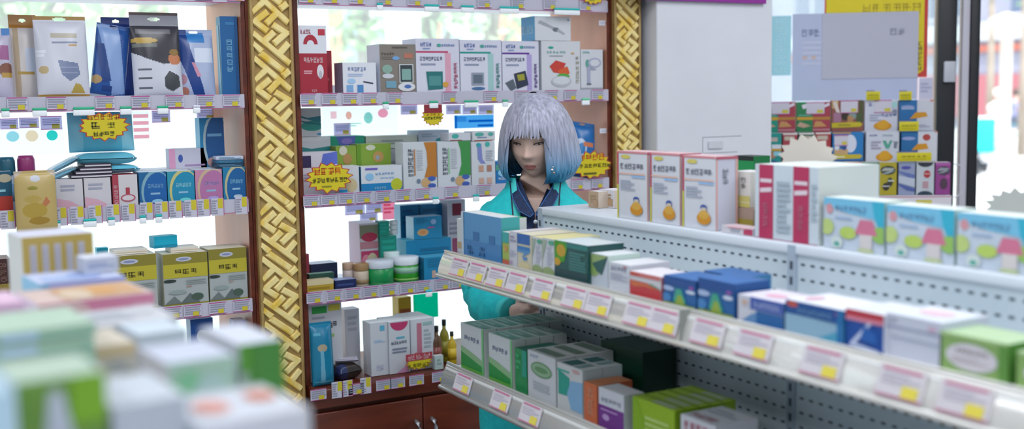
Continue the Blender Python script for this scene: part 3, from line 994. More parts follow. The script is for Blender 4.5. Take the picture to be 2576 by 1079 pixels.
# ------------------------------------------------------------------ right bay, chest-height shelf
_a = carton(WALL, 'storage_block', 'plain white carton under the teal wave tissue boxes', 'box', 752, 838, 383, Z3, .14, .11, 'CFD3DC', [('l', .2, .4, .8, .7, '9AA0B4', 2)])
_b = carton(WALL, 'tissue_box', 'white tissue box with teal waves under another near the gold pillar', 'box', 750, 832, 345, TOP[_a.name], .14, .11, 'CAD0D6',
       [('p', [(0, .4), (.4, .2), (1, .35), (1, .0), (0, .0)], '2A8A8C'), ('e', .5, .9, .5, .2, 'D8DCE0')], top='DDE2E6')
carton(WALL, 'tissue_box', 'white tissue box with teal waves, top of the stack by the gold pillar', 'box', 750, 808, 273, TOP[_b.name], .14, .11, 'CCD2D8',
       [('p', [(0, .78), (.4, .66), (1, .72), (1, .5), (.5, .58), (0, .7)], '2C7F92'), ('e', .6, .38, .5, .18, '2A9488'), ('e', .9, .08, .1, .04, '4C9CC8'), ('p', [(0, .6), (.5, .5), (1, .44), (1, .40), (.4, .46), (0, .56)], '1F6C84')], top='E2E6EA')
_sb = []
for k, (a, b, t, c2, lb) in enumerate(((826, 918, 372, '9AA0AC', 'teal'), (920, 1050, 371, '9AA4AC', 'pale green'), (1052, 1130, 362, '9AA4B4', 'pale blue'))):
    _sb.append(carton(WALL, 'storage_block', 'grey backing carton under the %s flat carton' % lb, 'box', a, b, t + 3, Z3, .155, .08, 'B8BCC4', [('l', .2, .3, .8, .7, c2, 3)]))
carton(WALL, 'plaster_carton', 'long teal green carton lying behind the cat cartons', 'box', 826, 918, 343, TOP[_sb[0].name], .15, .09, '1F9C80',
       [('p', [(.2, 1), (.75, 1), (.7, .2), (.3, .3)], '5A6CC0'), ('e', .5, .6, .15, .25, '8C7CD0')], top='4CC0A4')
carton(WALL, 'plaster_carton', 'pale green flat carton lying beside the long teal carton', 'box', 920, 1050, 342, TOP[_sb[1].name], .15, .09, 'C4D0C4', [('l', .3, .3, .9, .7, '8FA49C', 2)], top='DCE6DC')
carton(WALL, 'plaster_carton', 'pale blue flat carton on the back of the chest-height shelf', 'box', 1052, 1130, 328, TOP[_sb[2].name], .15, .09, 'BCCCDA', [('e', .7, .3, .14, .16, '2C9094'), ('l', .1, .5, .6, .8, '9AB0C0', 2)], top='D6E2EC')
carton(WALL, 'patch_carton', 'white carton with a dark purple square behind the yellow starburst', 'box', 754, 850, 383, Z3, .06, .06, 'CDCBD6',
       [('r', .0, .64, .3, .92, '2E2450'), ('p', [(.62, .95), (1, 1), (1, .7), (.55, .66)], '5A6CC4'), ('l', .1, .3, .4, .5, 'A09CB4', 3)], top='E6E8EE')
carton(WALL, 'cat_treat_carton', 'small green carton above a blue band next to the starburst', 'box', 846, 898, 368, Z3, .085, .05, '7E9A34',
       [('e', .35, .9, .2, .1, 'C8C4B0'), ('e', .55, .72, .22, .12, 'A8824C'), ('r', 0, .1, 1, .5, '1668AC'), ('r', 0, .05, 1, .2, '3C9CD0')], top='C4D49C')
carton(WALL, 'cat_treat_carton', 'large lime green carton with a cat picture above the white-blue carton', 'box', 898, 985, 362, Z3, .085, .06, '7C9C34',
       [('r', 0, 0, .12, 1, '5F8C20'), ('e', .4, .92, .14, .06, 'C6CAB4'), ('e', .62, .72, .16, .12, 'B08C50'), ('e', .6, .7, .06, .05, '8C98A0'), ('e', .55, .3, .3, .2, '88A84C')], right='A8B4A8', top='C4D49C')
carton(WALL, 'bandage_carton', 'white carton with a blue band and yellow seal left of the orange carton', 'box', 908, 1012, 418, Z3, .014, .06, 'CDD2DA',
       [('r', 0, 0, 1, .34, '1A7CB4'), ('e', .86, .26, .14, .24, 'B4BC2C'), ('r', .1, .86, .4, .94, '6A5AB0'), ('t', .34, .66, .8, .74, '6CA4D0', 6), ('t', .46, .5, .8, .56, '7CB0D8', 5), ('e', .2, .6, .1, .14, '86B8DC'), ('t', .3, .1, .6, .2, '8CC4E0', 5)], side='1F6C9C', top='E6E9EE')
carton(WALL, 'plaster_pack', 'white paper carton with beige figure left of the white-blue carton', 'box', 852, 904, 418, Z3, .016, .05, 'C8CCD2', [('e', .6, .3, .3, .25, 'C8B890'), ('r', .0, .03, .4, .15, '2C9CD0')], top='E4E6EA')
for k, (a, b, t, c1, c2, lb) in enumerate(((1014, 1099, 359, 'B4742C', 'B08060', 'orange'), (1101, 1184, 356, '3A8C48', '8CB894', 'green'))):
    _j = carton(WALL, 'joint_patch_carton', 'tall white carton with %s curved side band and stacked lettering' % ('an orange' if k == 0 else 'a green'), 'box', a, b, t, Z3, .014, .06, 'C6CCD2',
           [('p', [(.62, 1), (1, 1), (1, .25), (.62, .25), (.72, .5), (.70, .8)], c1), ('T', .14, .26, .30, .88, '6A727C', 7), ('r', .31, .3, .36, .86, c2), ('l', .40, .4, .58, .85, 'AEB4BE', 9), ('e', .66, .14, .14, .1, 'C4A070'), ('e', .84, .22, .12, .05, '3C5CA8'), ('e', .84, .07, .12, .05, '3C5CA8'), ('e', .44, .18, .06, .05, '6C7C90')], side='D2D8E0', top='E8ECF0')
_f = carton(WALL, 'foot_patch_carton', 'white carton with a leg drawing and small brown squares beside the green-banded carton', 'box', 1186, 1246, 356, Z3, .014, .06, 'C8CCD2',
       [('p', [(.24, .95), (.42, .95), (.46, .6), (.6, .5), (.4, .5), (.26, .6)], '7C84C0'), ('e', .3, .92, .1, .05, '2C9CA8'), ('e', .68, .93, .1, .06, '3CA8A0'), ('l', .6, .55, .9, .8, 'A0A8B8', 5), ('r', .3, .32, .5, .46, 'C09480'), ('r', .64, .32, .84, .46, 'A87868'), ('r', .3, .05, .5, .18, 'C8A494'), ('r', .64, .05, .84, .18, 'C8A494')], top='DDE0E4')
carton(WALL, 'foot_patch_carton', 'flat white carton lying on the carton with the leg drawing', 'box', 1188, 1246, 331, TOP[_f.name], .016, .06, 'C8CCD0', [('r', .05, .0, .95, .1, '9C5044'), ('e', .3, .7, .2, .2, '4CA49C'), ('e', .8, .7, .12, .2, '4CA49C'), ('l', .2, .3, .8, .45, '6C74A8', 1)], top='E8EAEC')
carton(WALL, 'foot_patch_carton', 'flat grey white carton lying over the green-banded carton', 'box', 1128, 1184, 335, TOP[_j.name], .016, .06, 'C4C8D0', [('e', .3, .6, .16, .3, '3CA49C'), ('r', .05, 0, .6, .12, '8C5044')], top='D8DEF0')
carton(WALL, 'mask_carton', 'bright blue carton partly hidden behind the woman\'s hair at left', 'box', 1247, 1300, 405, Z3, .02, .06, '1F74B4', [('e', .5, .5, .4, .2, '8CC4E0'), ('t', .1, .2, .8, .3, 'D6E4F0', 5), ('e', .0, .72, .3, .12, '4C9C84')], top='A8C8E0')
pouch(WALL, 'snack_pouch', 'blue pouch with white lettering right of the woman\'s hair above the starburst', 'pouch', 1430, 1490, 312, Z3, .03, .05, '1766A8',
      [('e', .3, .52, .26, .16, 'B8C8DC'), ('e', .35, .5, .14, .1, '2C7CB8'), ('r', .4, .55, .85, .62, 'C87850'), ('r', .3, .3, .9, .35, 'A8C4DC'), ('r', .3, .22, .9, .27, '8CB4D4'), ('e', .6, .12, .3, .1, 'C8C0C4')], lean=-10, roll=9, header=.06, seed=4)
WP = Frame((0, 3.705, 0), 0)
def sheet(fr, name, label, px0, px1, py0, py1, base, art, off=0.0, cat='leaflet', group=None, roll=0, rough=.6):
    P = fr.P + fr.n * off
    A, B = hit(px0, (py0 + py1) / 2, P, fr.n), hit(px1, (py0 + py1) / 2, P, fr.n)
    w = (B - A).dot(fr.u)
    zt, zb = hit((px0 + px1) / 2, py0, P, fr.n).z, hit((px0 + px1) / 2, py1, P, fr.n).z
    mb = MB()
    mb.box(-w / 2, w / 2, -.0006, .0006, -(zt - zb) / 2, (zt - zb) / 2, mat(base, rough) if isinstance(base, str) else base)
    put_art(mb, art, (-w / 2, -.0006, -(zt - zb) / 2), (1, 0, 0), (0, 0, 1), (0, -1, 0), w, zt - zb)
    c = (A + B) / 2
    o = mb.build(name, loc=(c.x, c.y, (zt + zb) / 2))
    o.rotation_euler = (0, radians(roll), fr.rz)
    return tag(o, label, cat, group)
sheet(WP, 'window_leaflet', 'white leaflet with small pink and green pictures on the window glass', 812, 1000, 268, 340, film_m, [('e', .34, .7, .04, .14, paper('F0B0A0')), ('e', .60, .6, .06, .2, paper('8CD0C4')), ('e', .59, .68, .045, .16, film_m), ('e', .8, .75, .07, .16, paper('F49AB0')), ('r', .1, .6, .18, .85, paper('F6C4CA')), ('l', .28, .3, .5, .45, paper('B0D8C8'), 2)])
def pinned(fr, label, px0, px1, py0, py1, off, group):
    return sheet(fr, 'price_label', label, px0, px1, py0, py1, paper('DCD8EC', .75), [('r', 0, .95, 1, 1, paper('C850A0')), ('r', 0, 0, 1, .05, paper('C850A0')), ('l', .08, .3, .9, .85, paper('A8A8C0'), 4), ('r', .52, .08, .88, .42, paper('DCD060'))], off, 'label', group)
pinned(WP, 'lavender price label stuck on the window under the white leaflet', 840, 882, 310, 340, -.004, 'labels on the window')
pinned(WP, 'lavender price label hanging just left of the small red and yellow starburst', 1008, 1050, 264, 288, -.05, 'labels on the window')
for k, (a, b) in enumerate(((1122, 1160), (1163, 1200), (1203, 1242))):
    pinned(WP, '%s of three lavender price labels above the light blue card' % ('leftmost', 'middle', 'rightmost')[k], a, b, 264, 287, -.05, 'labels on the window')
sheet(WP, 'info_card', 'light blue card with darker blue bars behind the flat cartons', 1143, 1242, 289, 322, paper('8CCCF0'), [('r', .35, .45, .98, .62, paper('1C90D8')), ('r', .58, .1, .98, .26, paper('1C90D8')), ('l', .04, .5, .3, .9, paper('4CA8E0'), 3), ('r', 0, 0, .06, 1, paper('3C9CD8'))], -.05, 'card')
star('sale_starburst', 'small starburst with a dark red top hanging under the eye-level shelf', WALL, -.012, 1089, 291, 30, 29, 16, [('r', .12, .62, .88, .98, '8C2430'), ('t', .2, .5, .8, .6, 'C8841C', 4), ('t', .15, .34, .85, .46, '5C5A18', 6)])
star('sale_starburst', 'big yellow starburst with red edge at the left end of the chest-height shelf', WALL, -.016, 828, 447, 64, 42, 14, SALE)
star('sale_starburst', 'yellow starburst beside the woman\'s hair near the right gold pillar', WALL, -.016, 1489, 415, 54, 38, 14, [('t', .2, .66, .8, .84, 'CF5A1C', 4), ('t', .08, .42, .95, .54, '5C5A18', 8), ('l', .3, .16, .6, .28, '5C5A18', 1)])
star('sale_starburst', 'yellow starburst on the top shelf rail at the upper edge of the picture', WALL, -.016, 1492, -12, 34, 26, 13, SALE)
for k, (px, py) in enumerate(((1519, 58), (1521, 329))):
    sheet(WALL, 'wall_sticker', 'small white sticker on the peach side panel, %s one' % ('upper', 'lower')[k], px - 12, px + 12, py - 6, py + 6, 'DADCE8', [('l', .1, .2, .9, .8, 'B4B8C8', 2)], .01, 'sticker')

# ------------------------------------------------------------------ right bay, waist-height shelf
for k, (a, b, y0, y1) in enumerate(((868, 918, 512, 540), (920, 962, 508, 536), (905, 950, 536, 556))):
    pinned(WP, 'pinkish price label on the window above the pink carton, %s one' % ('left', 'right', 'lower')[k], a, b, y0, y1, -.01, 'labels above the pink carton')
sheet(WP, 'window_leaflet', 'pale pink leaflet on the window left of the tall blue cartons', 962, 994, 506, 552, paper('F0B4C4'), [('l', .1, .3, .9, .9, paper('E88CA4'), 3)])
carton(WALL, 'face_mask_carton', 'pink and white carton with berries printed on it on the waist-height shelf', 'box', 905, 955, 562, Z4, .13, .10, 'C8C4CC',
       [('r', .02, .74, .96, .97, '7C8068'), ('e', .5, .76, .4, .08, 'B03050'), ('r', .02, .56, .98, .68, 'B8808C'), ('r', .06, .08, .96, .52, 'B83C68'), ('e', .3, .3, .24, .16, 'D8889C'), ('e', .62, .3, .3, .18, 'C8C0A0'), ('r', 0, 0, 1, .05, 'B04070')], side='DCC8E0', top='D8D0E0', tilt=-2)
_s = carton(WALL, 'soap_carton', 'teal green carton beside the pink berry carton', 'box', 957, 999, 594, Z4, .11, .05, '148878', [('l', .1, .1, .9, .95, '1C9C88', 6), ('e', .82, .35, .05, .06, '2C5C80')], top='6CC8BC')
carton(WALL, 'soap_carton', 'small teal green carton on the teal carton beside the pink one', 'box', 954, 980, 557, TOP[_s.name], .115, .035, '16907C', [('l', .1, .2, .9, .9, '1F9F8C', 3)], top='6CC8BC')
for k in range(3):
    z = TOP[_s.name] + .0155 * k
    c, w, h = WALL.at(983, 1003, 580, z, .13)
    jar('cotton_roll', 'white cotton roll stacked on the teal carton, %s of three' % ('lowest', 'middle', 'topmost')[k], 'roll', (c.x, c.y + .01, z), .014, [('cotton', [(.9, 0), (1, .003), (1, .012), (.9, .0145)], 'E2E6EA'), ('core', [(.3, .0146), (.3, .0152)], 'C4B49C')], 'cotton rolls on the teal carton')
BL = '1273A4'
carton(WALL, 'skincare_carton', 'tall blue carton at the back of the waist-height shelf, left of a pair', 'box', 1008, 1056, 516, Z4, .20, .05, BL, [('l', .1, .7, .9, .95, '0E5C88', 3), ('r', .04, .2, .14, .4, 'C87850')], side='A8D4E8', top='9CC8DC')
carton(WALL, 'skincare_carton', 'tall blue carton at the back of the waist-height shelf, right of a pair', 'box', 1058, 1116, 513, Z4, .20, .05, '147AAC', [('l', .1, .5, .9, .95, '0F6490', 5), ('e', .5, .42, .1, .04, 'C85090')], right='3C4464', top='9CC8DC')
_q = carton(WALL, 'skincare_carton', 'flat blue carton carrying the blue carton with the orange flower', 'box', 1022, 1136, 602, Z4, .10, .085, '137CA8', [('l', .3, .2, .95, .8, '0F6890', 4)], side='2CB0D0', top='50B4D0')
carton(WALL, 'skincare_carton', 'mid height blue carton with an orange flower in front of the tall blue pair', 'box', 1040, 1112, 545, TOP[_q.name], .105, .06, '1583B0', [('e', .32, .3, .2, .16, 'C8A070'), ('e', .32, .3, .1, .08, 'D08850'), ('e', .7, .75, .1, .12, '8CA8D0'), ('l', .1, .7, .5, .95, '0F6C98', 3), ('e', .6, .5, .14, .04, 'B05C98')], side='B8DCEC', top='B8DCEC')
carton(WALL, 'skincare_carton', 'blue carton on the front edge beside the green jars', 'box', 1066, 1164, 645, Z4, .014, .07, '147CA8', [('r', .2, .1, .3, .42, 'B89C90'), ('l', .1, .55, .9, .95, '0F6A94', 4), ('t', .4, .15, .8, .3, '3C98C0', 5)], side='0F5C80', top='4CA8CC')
carton(WALL, 'herbal_carton', 'white carton with dark red blocks behind the gondola end', 'box', 1126, 1172, 503, Z4, .16, .06, 'C8C8D2', [('r', .28, .78, .78, .95, '7C1838'), ('r', .24, .1, .52, .46, 'A05070'), ('l', .1, .5, .9, .7, '9C98A8', 3)], right='8C8C90', top='E4E4EC')
jar('pill_bottle', 'small white capped bottle behind the woman\'s sleeve on the waist-height shelf', 'bottle', (WALL.at(1192, 1216, 520, Z4, .12)[0] + Vector((0, 0, .001))), .022, [('body', [(.9, 0), (1, .004), (1, .10), (.8, .115)], 'D0CED0'), ('cap', [(.7, .1152), (.72, .14), (.68, .142)], 'E6E6EA')])
carton(WALL, 'tea_carton', 'dark navy carton lying beside the gold pillar on the waist-height shelf', 'box', 782, 850, 663, Z4, .10, .06, '141C3C', [('l', .2, .3, .8, .7, '2C3C6C', 2)], side='3C2028', top='B8C4D8')
carton(WALL, 'tea_carton', 'dark red carton against the gold pillar on the waist-height shelf', 'box', 757, 779, 640, Z4, .10, .06, '8C2C40', [('l', .2, .3, .8, .7, 'B0606C', 2)], top='C0A8B0')
carton(WALL, 'candy_box', 'flat yellow box with a cream lid at the front beside the gold pillar', 'box', 772, 840, 706, Z4, .010, .05, 'B4962C', [('r', 0, .62, 1, 1, 'CDBE94'), ('l', .05, .2, .9, .5, '94781C', 1)], top='D8C8A0')
carton(WALL, 'candy_box', 'flat navy box right of the yellow box on the waist-height shelf', 'box', 843, 897, 704, Z4, .012, .05, '1A2454', [('l', .1, .3, .9, .7, '34447C', 1)], top='8C9CC4')
carton(WALL, 'tea_carton', 'green topped dark carton under the yellow and navy boxes', 'box', 778, 842, 688, Z4, .064, .03, '22483C', [('l', .1, .3, .9, .7, '4C7C6C', 1)], top='8CB4A8')
def cream(px0, px1, pyt, off, name, label, lid, body, bands=()):
    c, w, h = WALL.at(px0, px1, pyt, Z4, off)
    r = w / 2
    parts = [('body', [(.9, .0008), (1, .003), (1, h * .66), (.94, h * .68)], body), ('lid', [(1.0, h * .682), (1.02, h * .7), (1.02, h * .97), (.97, h)], lid)]
    e = jar(name, label, 'jar', (c.x, c.y + r, Z4), r, parts)
    for z0, z1, col in bands:
        mb = MB()
        mb.lathe([(r * 1.006, z0 * h), (r * 1.006, z1 * h)], mat(col, .4), 28)
        mb.build('label_band', e)
    return e
cream(898, 934, 664, .03, 'cream_jar', 'tan jar with a brown lid left of the green jars', '9C7C54', 'C4B4A0', [(.1, .3, '8C7450')])
cream(868, 896, 662, .075, 'cream_jar', 'cream coloured jar half behind the tan jar', 'B89C84', 'D0C4C0')
cream(937, 1001, 657, .012, 'cream_jar', 'green jar with a white lid on the front edge', 'CBD4E0', '0E8A48', [(.02, .1, '0C7C3C')])
cream(1003, 1064, 648, .020, 'cream_jar', 'green jar with a white label band and pale lid', 'DCE4EC', '2C9420', [(.36, .6, '8CB8A0'), (.1, .16, '8CC060')])
cream(975, 1012, 634, .080, 'cream_jar', 'green jar with a pale lid behind the two front green jars', 'C8DCDC', '2C8C3C')

# ------------------------------------------------------------------ right bay, counter
ZK = ZC
CN = Frame((0, D - .05, 0), 0)
carton(CN, 'toothpaste_carton', 'tall white carton with black lettering beside the gold pillar on the counter', 'box', 778, 862, 764, ZK, .09, .06, 'C6C6CE',
       [('r', .1, .88, .55, .97, '2C9440'), ('t', .08, .68, .85, .76, '3C3C48', 6), ('l', .1, .8, .5, .85, '9C9CAC', 1), ('r', .5, .56, .75, .6, '8CB45C'), ('r', .6, .9, .95, .98, 'C8B840')], right='DCDCE4', top='E4E4EA')
pouch(CN, 'shampoo_pouch', 'teal bottle shaped pouch standing in front of the tall white carton on the counter', 'pouch', 784, 838, 812, ZK, .035, .04, '17789C',
      [('e', .45, .6, .22, .06, 'A89C84'), ('p', [(.35, .56), (.5, .56), (.54, .04), (.32, .04)], '6CA8C0'), ('r', .1, .06, .9, .08, '50A0BC'), ('r', .1, .8, .4, .84, '50A0BC')], header=.05, lean=-4, seed=6)
carton(CN, 'wipes_carton', 'narrow bright white carton standing behind the dark bag on the counter', 'box', 868, 906, 778, ZK, .22, .05, 'E4E6EE', [('l', .2, .6, .8, .9, 'C4C8D4', 3)], top='F0F2F6')
softpack('travel_bag', 'crumpled dark brown pouch lying on the counter left of the white cartons', 'bag', (CN.at(838, 915, 880, ZK, .05)[0] + Vector((0, .03, 0))), .085, .06, .05, '2C2420', [('r', .0, .0, .35, .5, '26305C'), ('r', .5, .3, .9, .8, '4A3C34')], rz=.3)
softpack('travel_bag', 'small grey crumpled sachet on top of the dark pouch on the counter', 'bag', (CN.at(850, 910, 872, ZK + .052, .06)[0] + Vector((0, .03, 0))), .07, .045, .012, 'A8A4B4', [('r', .2, .2, .8, .5, 'C8C4D0')], rz=-.3)
for k, (a, b, t, off, art, lb) in enumerate(((932, 977, 812, .055, [('r', .55, .84, .82, .94, '5CA8C8'), ('l', .2, .62, .85, .68, '9CB8D8', 2), ('t', .3, .1, .7, .2, 'B0B4D0', 4)], 'with a blue square at its top'),
                                         (978, 1032, 808, .05, [('e', .5, .98, .42, .16, 'B83868', 180, 360), ('r', .35, .66, .75, .7, '5CA8C0'), ('t', .1, .56, .85, .62, '5C6478', 6), ('l', .15, .38, .85, .5, '7C8498', 2), ('p', [(.3, .0), (.9, .0), (.9, .16)], 'C890B4')], 'with a half-round pink emblem'),
                                         (1033, 1094, 802, .06, [('r', .26, .3, .46, .92, 'B87084'), ('l', .55, .4, .85, .8, '9CA8B0', 5), ('t', .5, .86, .9, .93, '7CB8B4', 4)], 'with a rose vertical stripe'))):
    carton(CN, 'medicine_carton', 'white carton %s on the counter' % lb, 'box', a, b, t, ZK, off, .03, 'C6CAD2', art, side='B4B8C4', top='E0E6EA', n=(2, 3, 4)[k], blabel='white carton standing behind the carton %s' % lb, group='white counter cartons ' + lb)
star('sale_starburst', 'red and yellow starburst leaning against the white cartons on the counter', CN, .028, 1054, 908, 37, 24, 15, [('r', .05, .55, .95, .92, 'A83C4C'), ('t', .1, .6, .9, .86, 'D8A0A4', 3), ('t', .1, .16, .9, .4, '8C841C', 5)])
def bottle(fr, px0, px1, pyt, z, off, label, glass, cap, lab, name='tonic_bottle', cat='bottle'):
    c, w, h = fr.at(px0, px1, pyt, z, off)
    r = w / 2
    return jar(name, label, cat, (c.x, c.y + r, z + .0006), r, [('body', [(.92, 0), (1, .004), (1, h * .6), (.8, h * .7), (.38, h * .78), (.36, h * .86)], glass), ('label', [(1.01, h * .14), (1.01, h * .5)], lab), ('cap', [(.42, h * .862), (.44, h * .87), (.44, h * .99), (.4, h)], cap)])
bottle(CN, 1092, 1116, 822, ZK, .05, 'dark brown bottle with a red-brown label right of the counter cartons', '5A3C24', '1C181C', '7C3C34')
bottle(CN, 1112, 1134, 806, ZK, .10, 'olive bottle with a black cap behind the brown bottle', '8C8424', '141418', '9C9430')
bottle(CN, 1132, 1152, 836, ZK, .06, 'yellow bottle with a dark cap nearest the gondola end on the counter', 'C4A41C', '2C2418', 'D4B42C')
carton(CN, 'vitamin_carton', 'small white carton in front of the bottles on the counter', 'box', 1094, 1116, 895, ZK, .026, .02, 'B4C4C4', [('l', .2, .3, .8, .8, '8CA4A4', 2)], top='D8E0E0')
carton(CN, 'vitamin_carton', 'yellow carton at the back of the counter left of the turquoise board', 'box', 1003, 1036, 748, ZK, .28, .05, 'C8A41C', [('r', .1, .5, .9, .8, 'A0501C'), ('l', .1, .1, .9, .4, '94781C', 3)], top='E8D050')
sheet(CN, 'display_board', 'turquoise board standing upright at the back of the counter', 1040, 1102, 738, 800, paper('1CCFB4'), [('r', 0, 0, .04, 1, paper('60E0C8'))], .36, 'board')
# ------------------------------------------------------------------ left bay, eye-level shelf: mask pouches
GD = 'B08028'
pouch(WALL, 'mask_pouch', 'white and gold mask pouch at the far left behind the bigger one', 'pouch', 28, 98, 36, Z2, .085, .03, 'CFC8C4', [('r', 0, .84, 1, 1, 'B07824'), ('r', .1, .0, .3, .84, 'B8A488'), ('r', .5, .3, .9, .6, 'C4CCDC'), ('r', .2, .28, .8, .32, 'B09040')], header=.13, seed=2)
pouch(WALL, 'mask_pouch', 'large white mask pouch with gold top and a grey mask printed on it', 'pouch', 90, 222, 40, Z2, .03, .04, 'CBCDD8',
      [('r', 0, .95, 1, 1, 'A07820'), ('r', .3, .73, .8, .78, 'B0A898'), ('r', .32, .66, .8, .68, '8890A8'), ('r', .62, .62, .78, .65, 'C09868'), ('p', [(.4, .46), (.78, .42), (.82, .28), (.62, .2), (.46, .28)], '7480A0'), ('r', .45, .36, .78, .37, '98A0B8'), ('r', .45, .30, .76, .31, '98A0B8'), ('p', [(.62, .06), (.9, .06), (.82, .16), (.72, .18)], 'B09848'), ('r', .0, .0, 1, .05, 'A88440'), ('e', .13, .34, .09, .05, 'B8A478'), ('r', .02, .55, .18, .58, 'DCE0E8'), ('r', .02, .5, .16, .53, 'DCE0E8')], header=.07, seed=3)
pouch(WALL, 'mask_pouch', 'blue mask pouch leaning to the right with a pale diagonal band', 'pouch', 222, 308, 66, Z2, .045, .035, '1C4E94',
      [('p', [(.0, .98), (.62, 1), (1, .05), (.62, .0)], '7F9CCB'), ('p', [(.0, .7), (.25, .7), (.55, .2), (.3, .15)], '163C7C'), ('e', .12, .2, .16, .06, 'A88C60'), ('r', .3, .05, .6, .12, '143878')], roll=9, header=.06, seed=5)
pouch(WALL, 'mask_pouch', 'dark blue mask pouch standing behind the leaning blue one', 'pouch', 262, 336, 42, Z2, .12, .03, '15398C', [('r', 0, .84, 1, .88, 'D0D8EC'), ('r', .2, .58, .6, .6, 'C06040'), ('r', .5, .1, .8, .5, '2448A0')], header=.10, seed=6)
pouch(WALL, 'mask_pouch', 'black and white mask pouch with a hang hole and a dark mask picture', 'pouch', 333, 456, 30, Z2, .02, .04, 'C9CCD8',
      [('p', [(0, .52), (.3, .44), (.62, .38), (1, .42), (1, .84), (0, .84)], '35343C'), ('r', 0, .84, 1, 1, '84858F'), ('r', 0, .965, 1, 1, '4C3A3C'), ('r', .1, .74, .8, .8, '6C6A70'), ('e', .24, .66, .28, .035, 'B89848'), ('r', .02, .58, .5, .62, '6C706C'), ('e', .84, .44, .13, .07, 'C07850'), ('p', [(.6, .22), (.72, .30), (.92, .24), (.94, .12), (.78, .06), (.62, .1)], '43464C'), ('r', .1, .31, .36, .335, '5C606C'), ('r', .1, .2, .36, .225, '5C606C'), ('r', .1, .09, .36, .115, '5C606C'), ('e', .84, .52, .1, .04, '8C6A30')], header=.16, seed=7)
pouch(WALL, 'mask_pouch', 'blue and silver mask pouch between the black pouch and the upright blue carton', 'pouch', 446, 540, 74, Z2, .05, .035, 'AAB6D4',
      [('p', [(0, 1), (.3, 1), (.35, .7), (.7, .0), (.4, 0), (.1, .5), (0, .5)], '143C84'), ('r', .3, .8, .75, .95, '2C7CC0'), ('r', .45, .5, .95, .72, 'D4DCEC'), ('e', .08, .25, .14, .08, 'B08090'), ('e', .12, .06, .14, .08, 'B07060'), ('p', [(.36, .5), (.44, .5), (.6, .3), (.5, .28)], 'C88CA4')], header=.08, seed=8)
carton(WALL, 'mask_carton', 'upright blue carton at the right end of the mask shelf', 'box', 556, 600, 42, Z2, .03, .05, '0C5C98', [('T', .32, .30, .66, .72, '6CA4C8', 5), ('l', .3, .88, .8, .94, '2C78AC', 1), ('r', .82, 0, 1, 1, '0A4C84')], side='1C8CB4', sart=[('p', [(.1, .9), (.6, .9), (.9, .0), (.6, .0)], '6CB4CC')], top='4C94C0', tilt=-3)
pouch(WALL, 'mask_pouch', 'pink and purple pouch cut off by the left edge of the picture', 'pouch', -40, 30, 70, Z2, .04, .035, 'B8B4C8', [('r', 0, .55, .9, .75, '9C5C8C'), ('e', .8, .4, .3, .1, '7C4C3C'), ('r', .6, .3, 1, .36, 'B08C40'), ('r', .7, .9, 1, 1, '3C78B8')], header=.1, seed=9)

# ------------------------------------------------------------------ left bay, chest-height shelf
def wipes(px0, px1, pyt, z, off, h, label, tilt=0, base='6CC6DE'):
    c, w, _ = WALL.at(px0, px1, pyt, z, off)
    return softpack('wet_wipes_pack', label, 'wipes', c + Vector((0, .05, .001)), w, .10, h, base, [('r', .28, .25, .72, .75, 'A9D3E2'), ('e', .38, .5, .05, .1, 'B07C94'), ('r', .44, .42, .68, .58, '6C98B4')], rz=radians(tilt))
for k in range(2):
    carton(WALL, 'sanitary_carton', '%s low white carton with a pink wave under the tags of the left bay' % ('left', 'right')[k], 'box', 142 + 70 * k, 210 + 70 * k, 452 - 4 * k, Z3, .012, .09, 'C9C6CC', [('l', .15, .6, .7, .85, '9CA0B4', 2), ('p', [(0, .4), (.5, .3), (1, .05), (1, 0), (0, 0)], 'D0A4B4')], top='D8D4DC')
_rc = carton(WALL, 'cotton_carton', 'white and dark red carton on the front edge next to the round-print blue cartons', 'box', 283, 347, 440, Z3, .012, .09, 'CDC9CC', [('r', .0, 0, .24, 1, 'A43C4C'), ('T', .04, .1, .2, .7, 'D0A0A8', 4), ('r', .52, .4, .68, .6, 'A83848'), ('e', .6, .28, .3, .12, 'B05868'), ('e', .6, .28, .24, .08, 'D4CCD0'), ('r', .4, .0, .8, .1, 'B04858')], top='B02438', side='A01C30')
for k, (a, b, t, c1, c2, lb) in enumerate(((350, 420, 433, '0F5CA0', '7CA8B8', 'leftmost, dark blue'), (421, 490, 431, '1487AC', 'C4BE7C', 'second, turquoise'), (491, 560, 427, 'B070A0', 'C4AC90', 'third, pink'), (561, 618, 421, '0F5C98', 'B8B48C', 'rightmost, deep blue'))):
    carton(WALL, 'diaper_carton', 'flat carton with a round print, %s of the four on the front edge' % lb, 'box', a, b, t, Z3, .012, .08, ('146094', '2C90A8', 'C486A8', '1478A4')[k],
           [('e', .62, .4, .56, .66, c2), ('e', .68, .36, .53, .62, c1), ('t', .3, .52, .9, .64, ('6CA0CC', '8CCCD8', '8C84B8', '7CB4D4')[k], 5), ('l', .4, .3, .9, .4, '8CB4D0', 1), ('e', .64, .12, .2, .06, ('8CC4DC', '6CD0D0', 'A8A0D8', 'B8C8D8')[k])], top=('D8E4EC'))
zt = TOP[_rc.name]
_w1 = wipes(205, 352, 405, zt - .0, .05, .024, 'light blue wipes pack at the bottom of the wipes pile', 2)
_w2 = wipes(196, 346, 372, zt + .0255, .05, .034, 'light blue wipes pack lying in the middle of the wipes pile', -3)
c, w, h = WALL.at(168, 338, 285, zt + .062, .11)
_w3 = pouch(WALL, 'wet_wipes_pack', 'light blue wipes pack standing behind the yellow starburst', 'wipes', 172, 336, 282, zt + .062, .09, .04, '5CBEDC', [('r', .0, .0, .2, 1, '80CEE6'), ('r', .8, .0, 1, 1, '8CD4E8')], header=.04, lean=-8, seed=11)
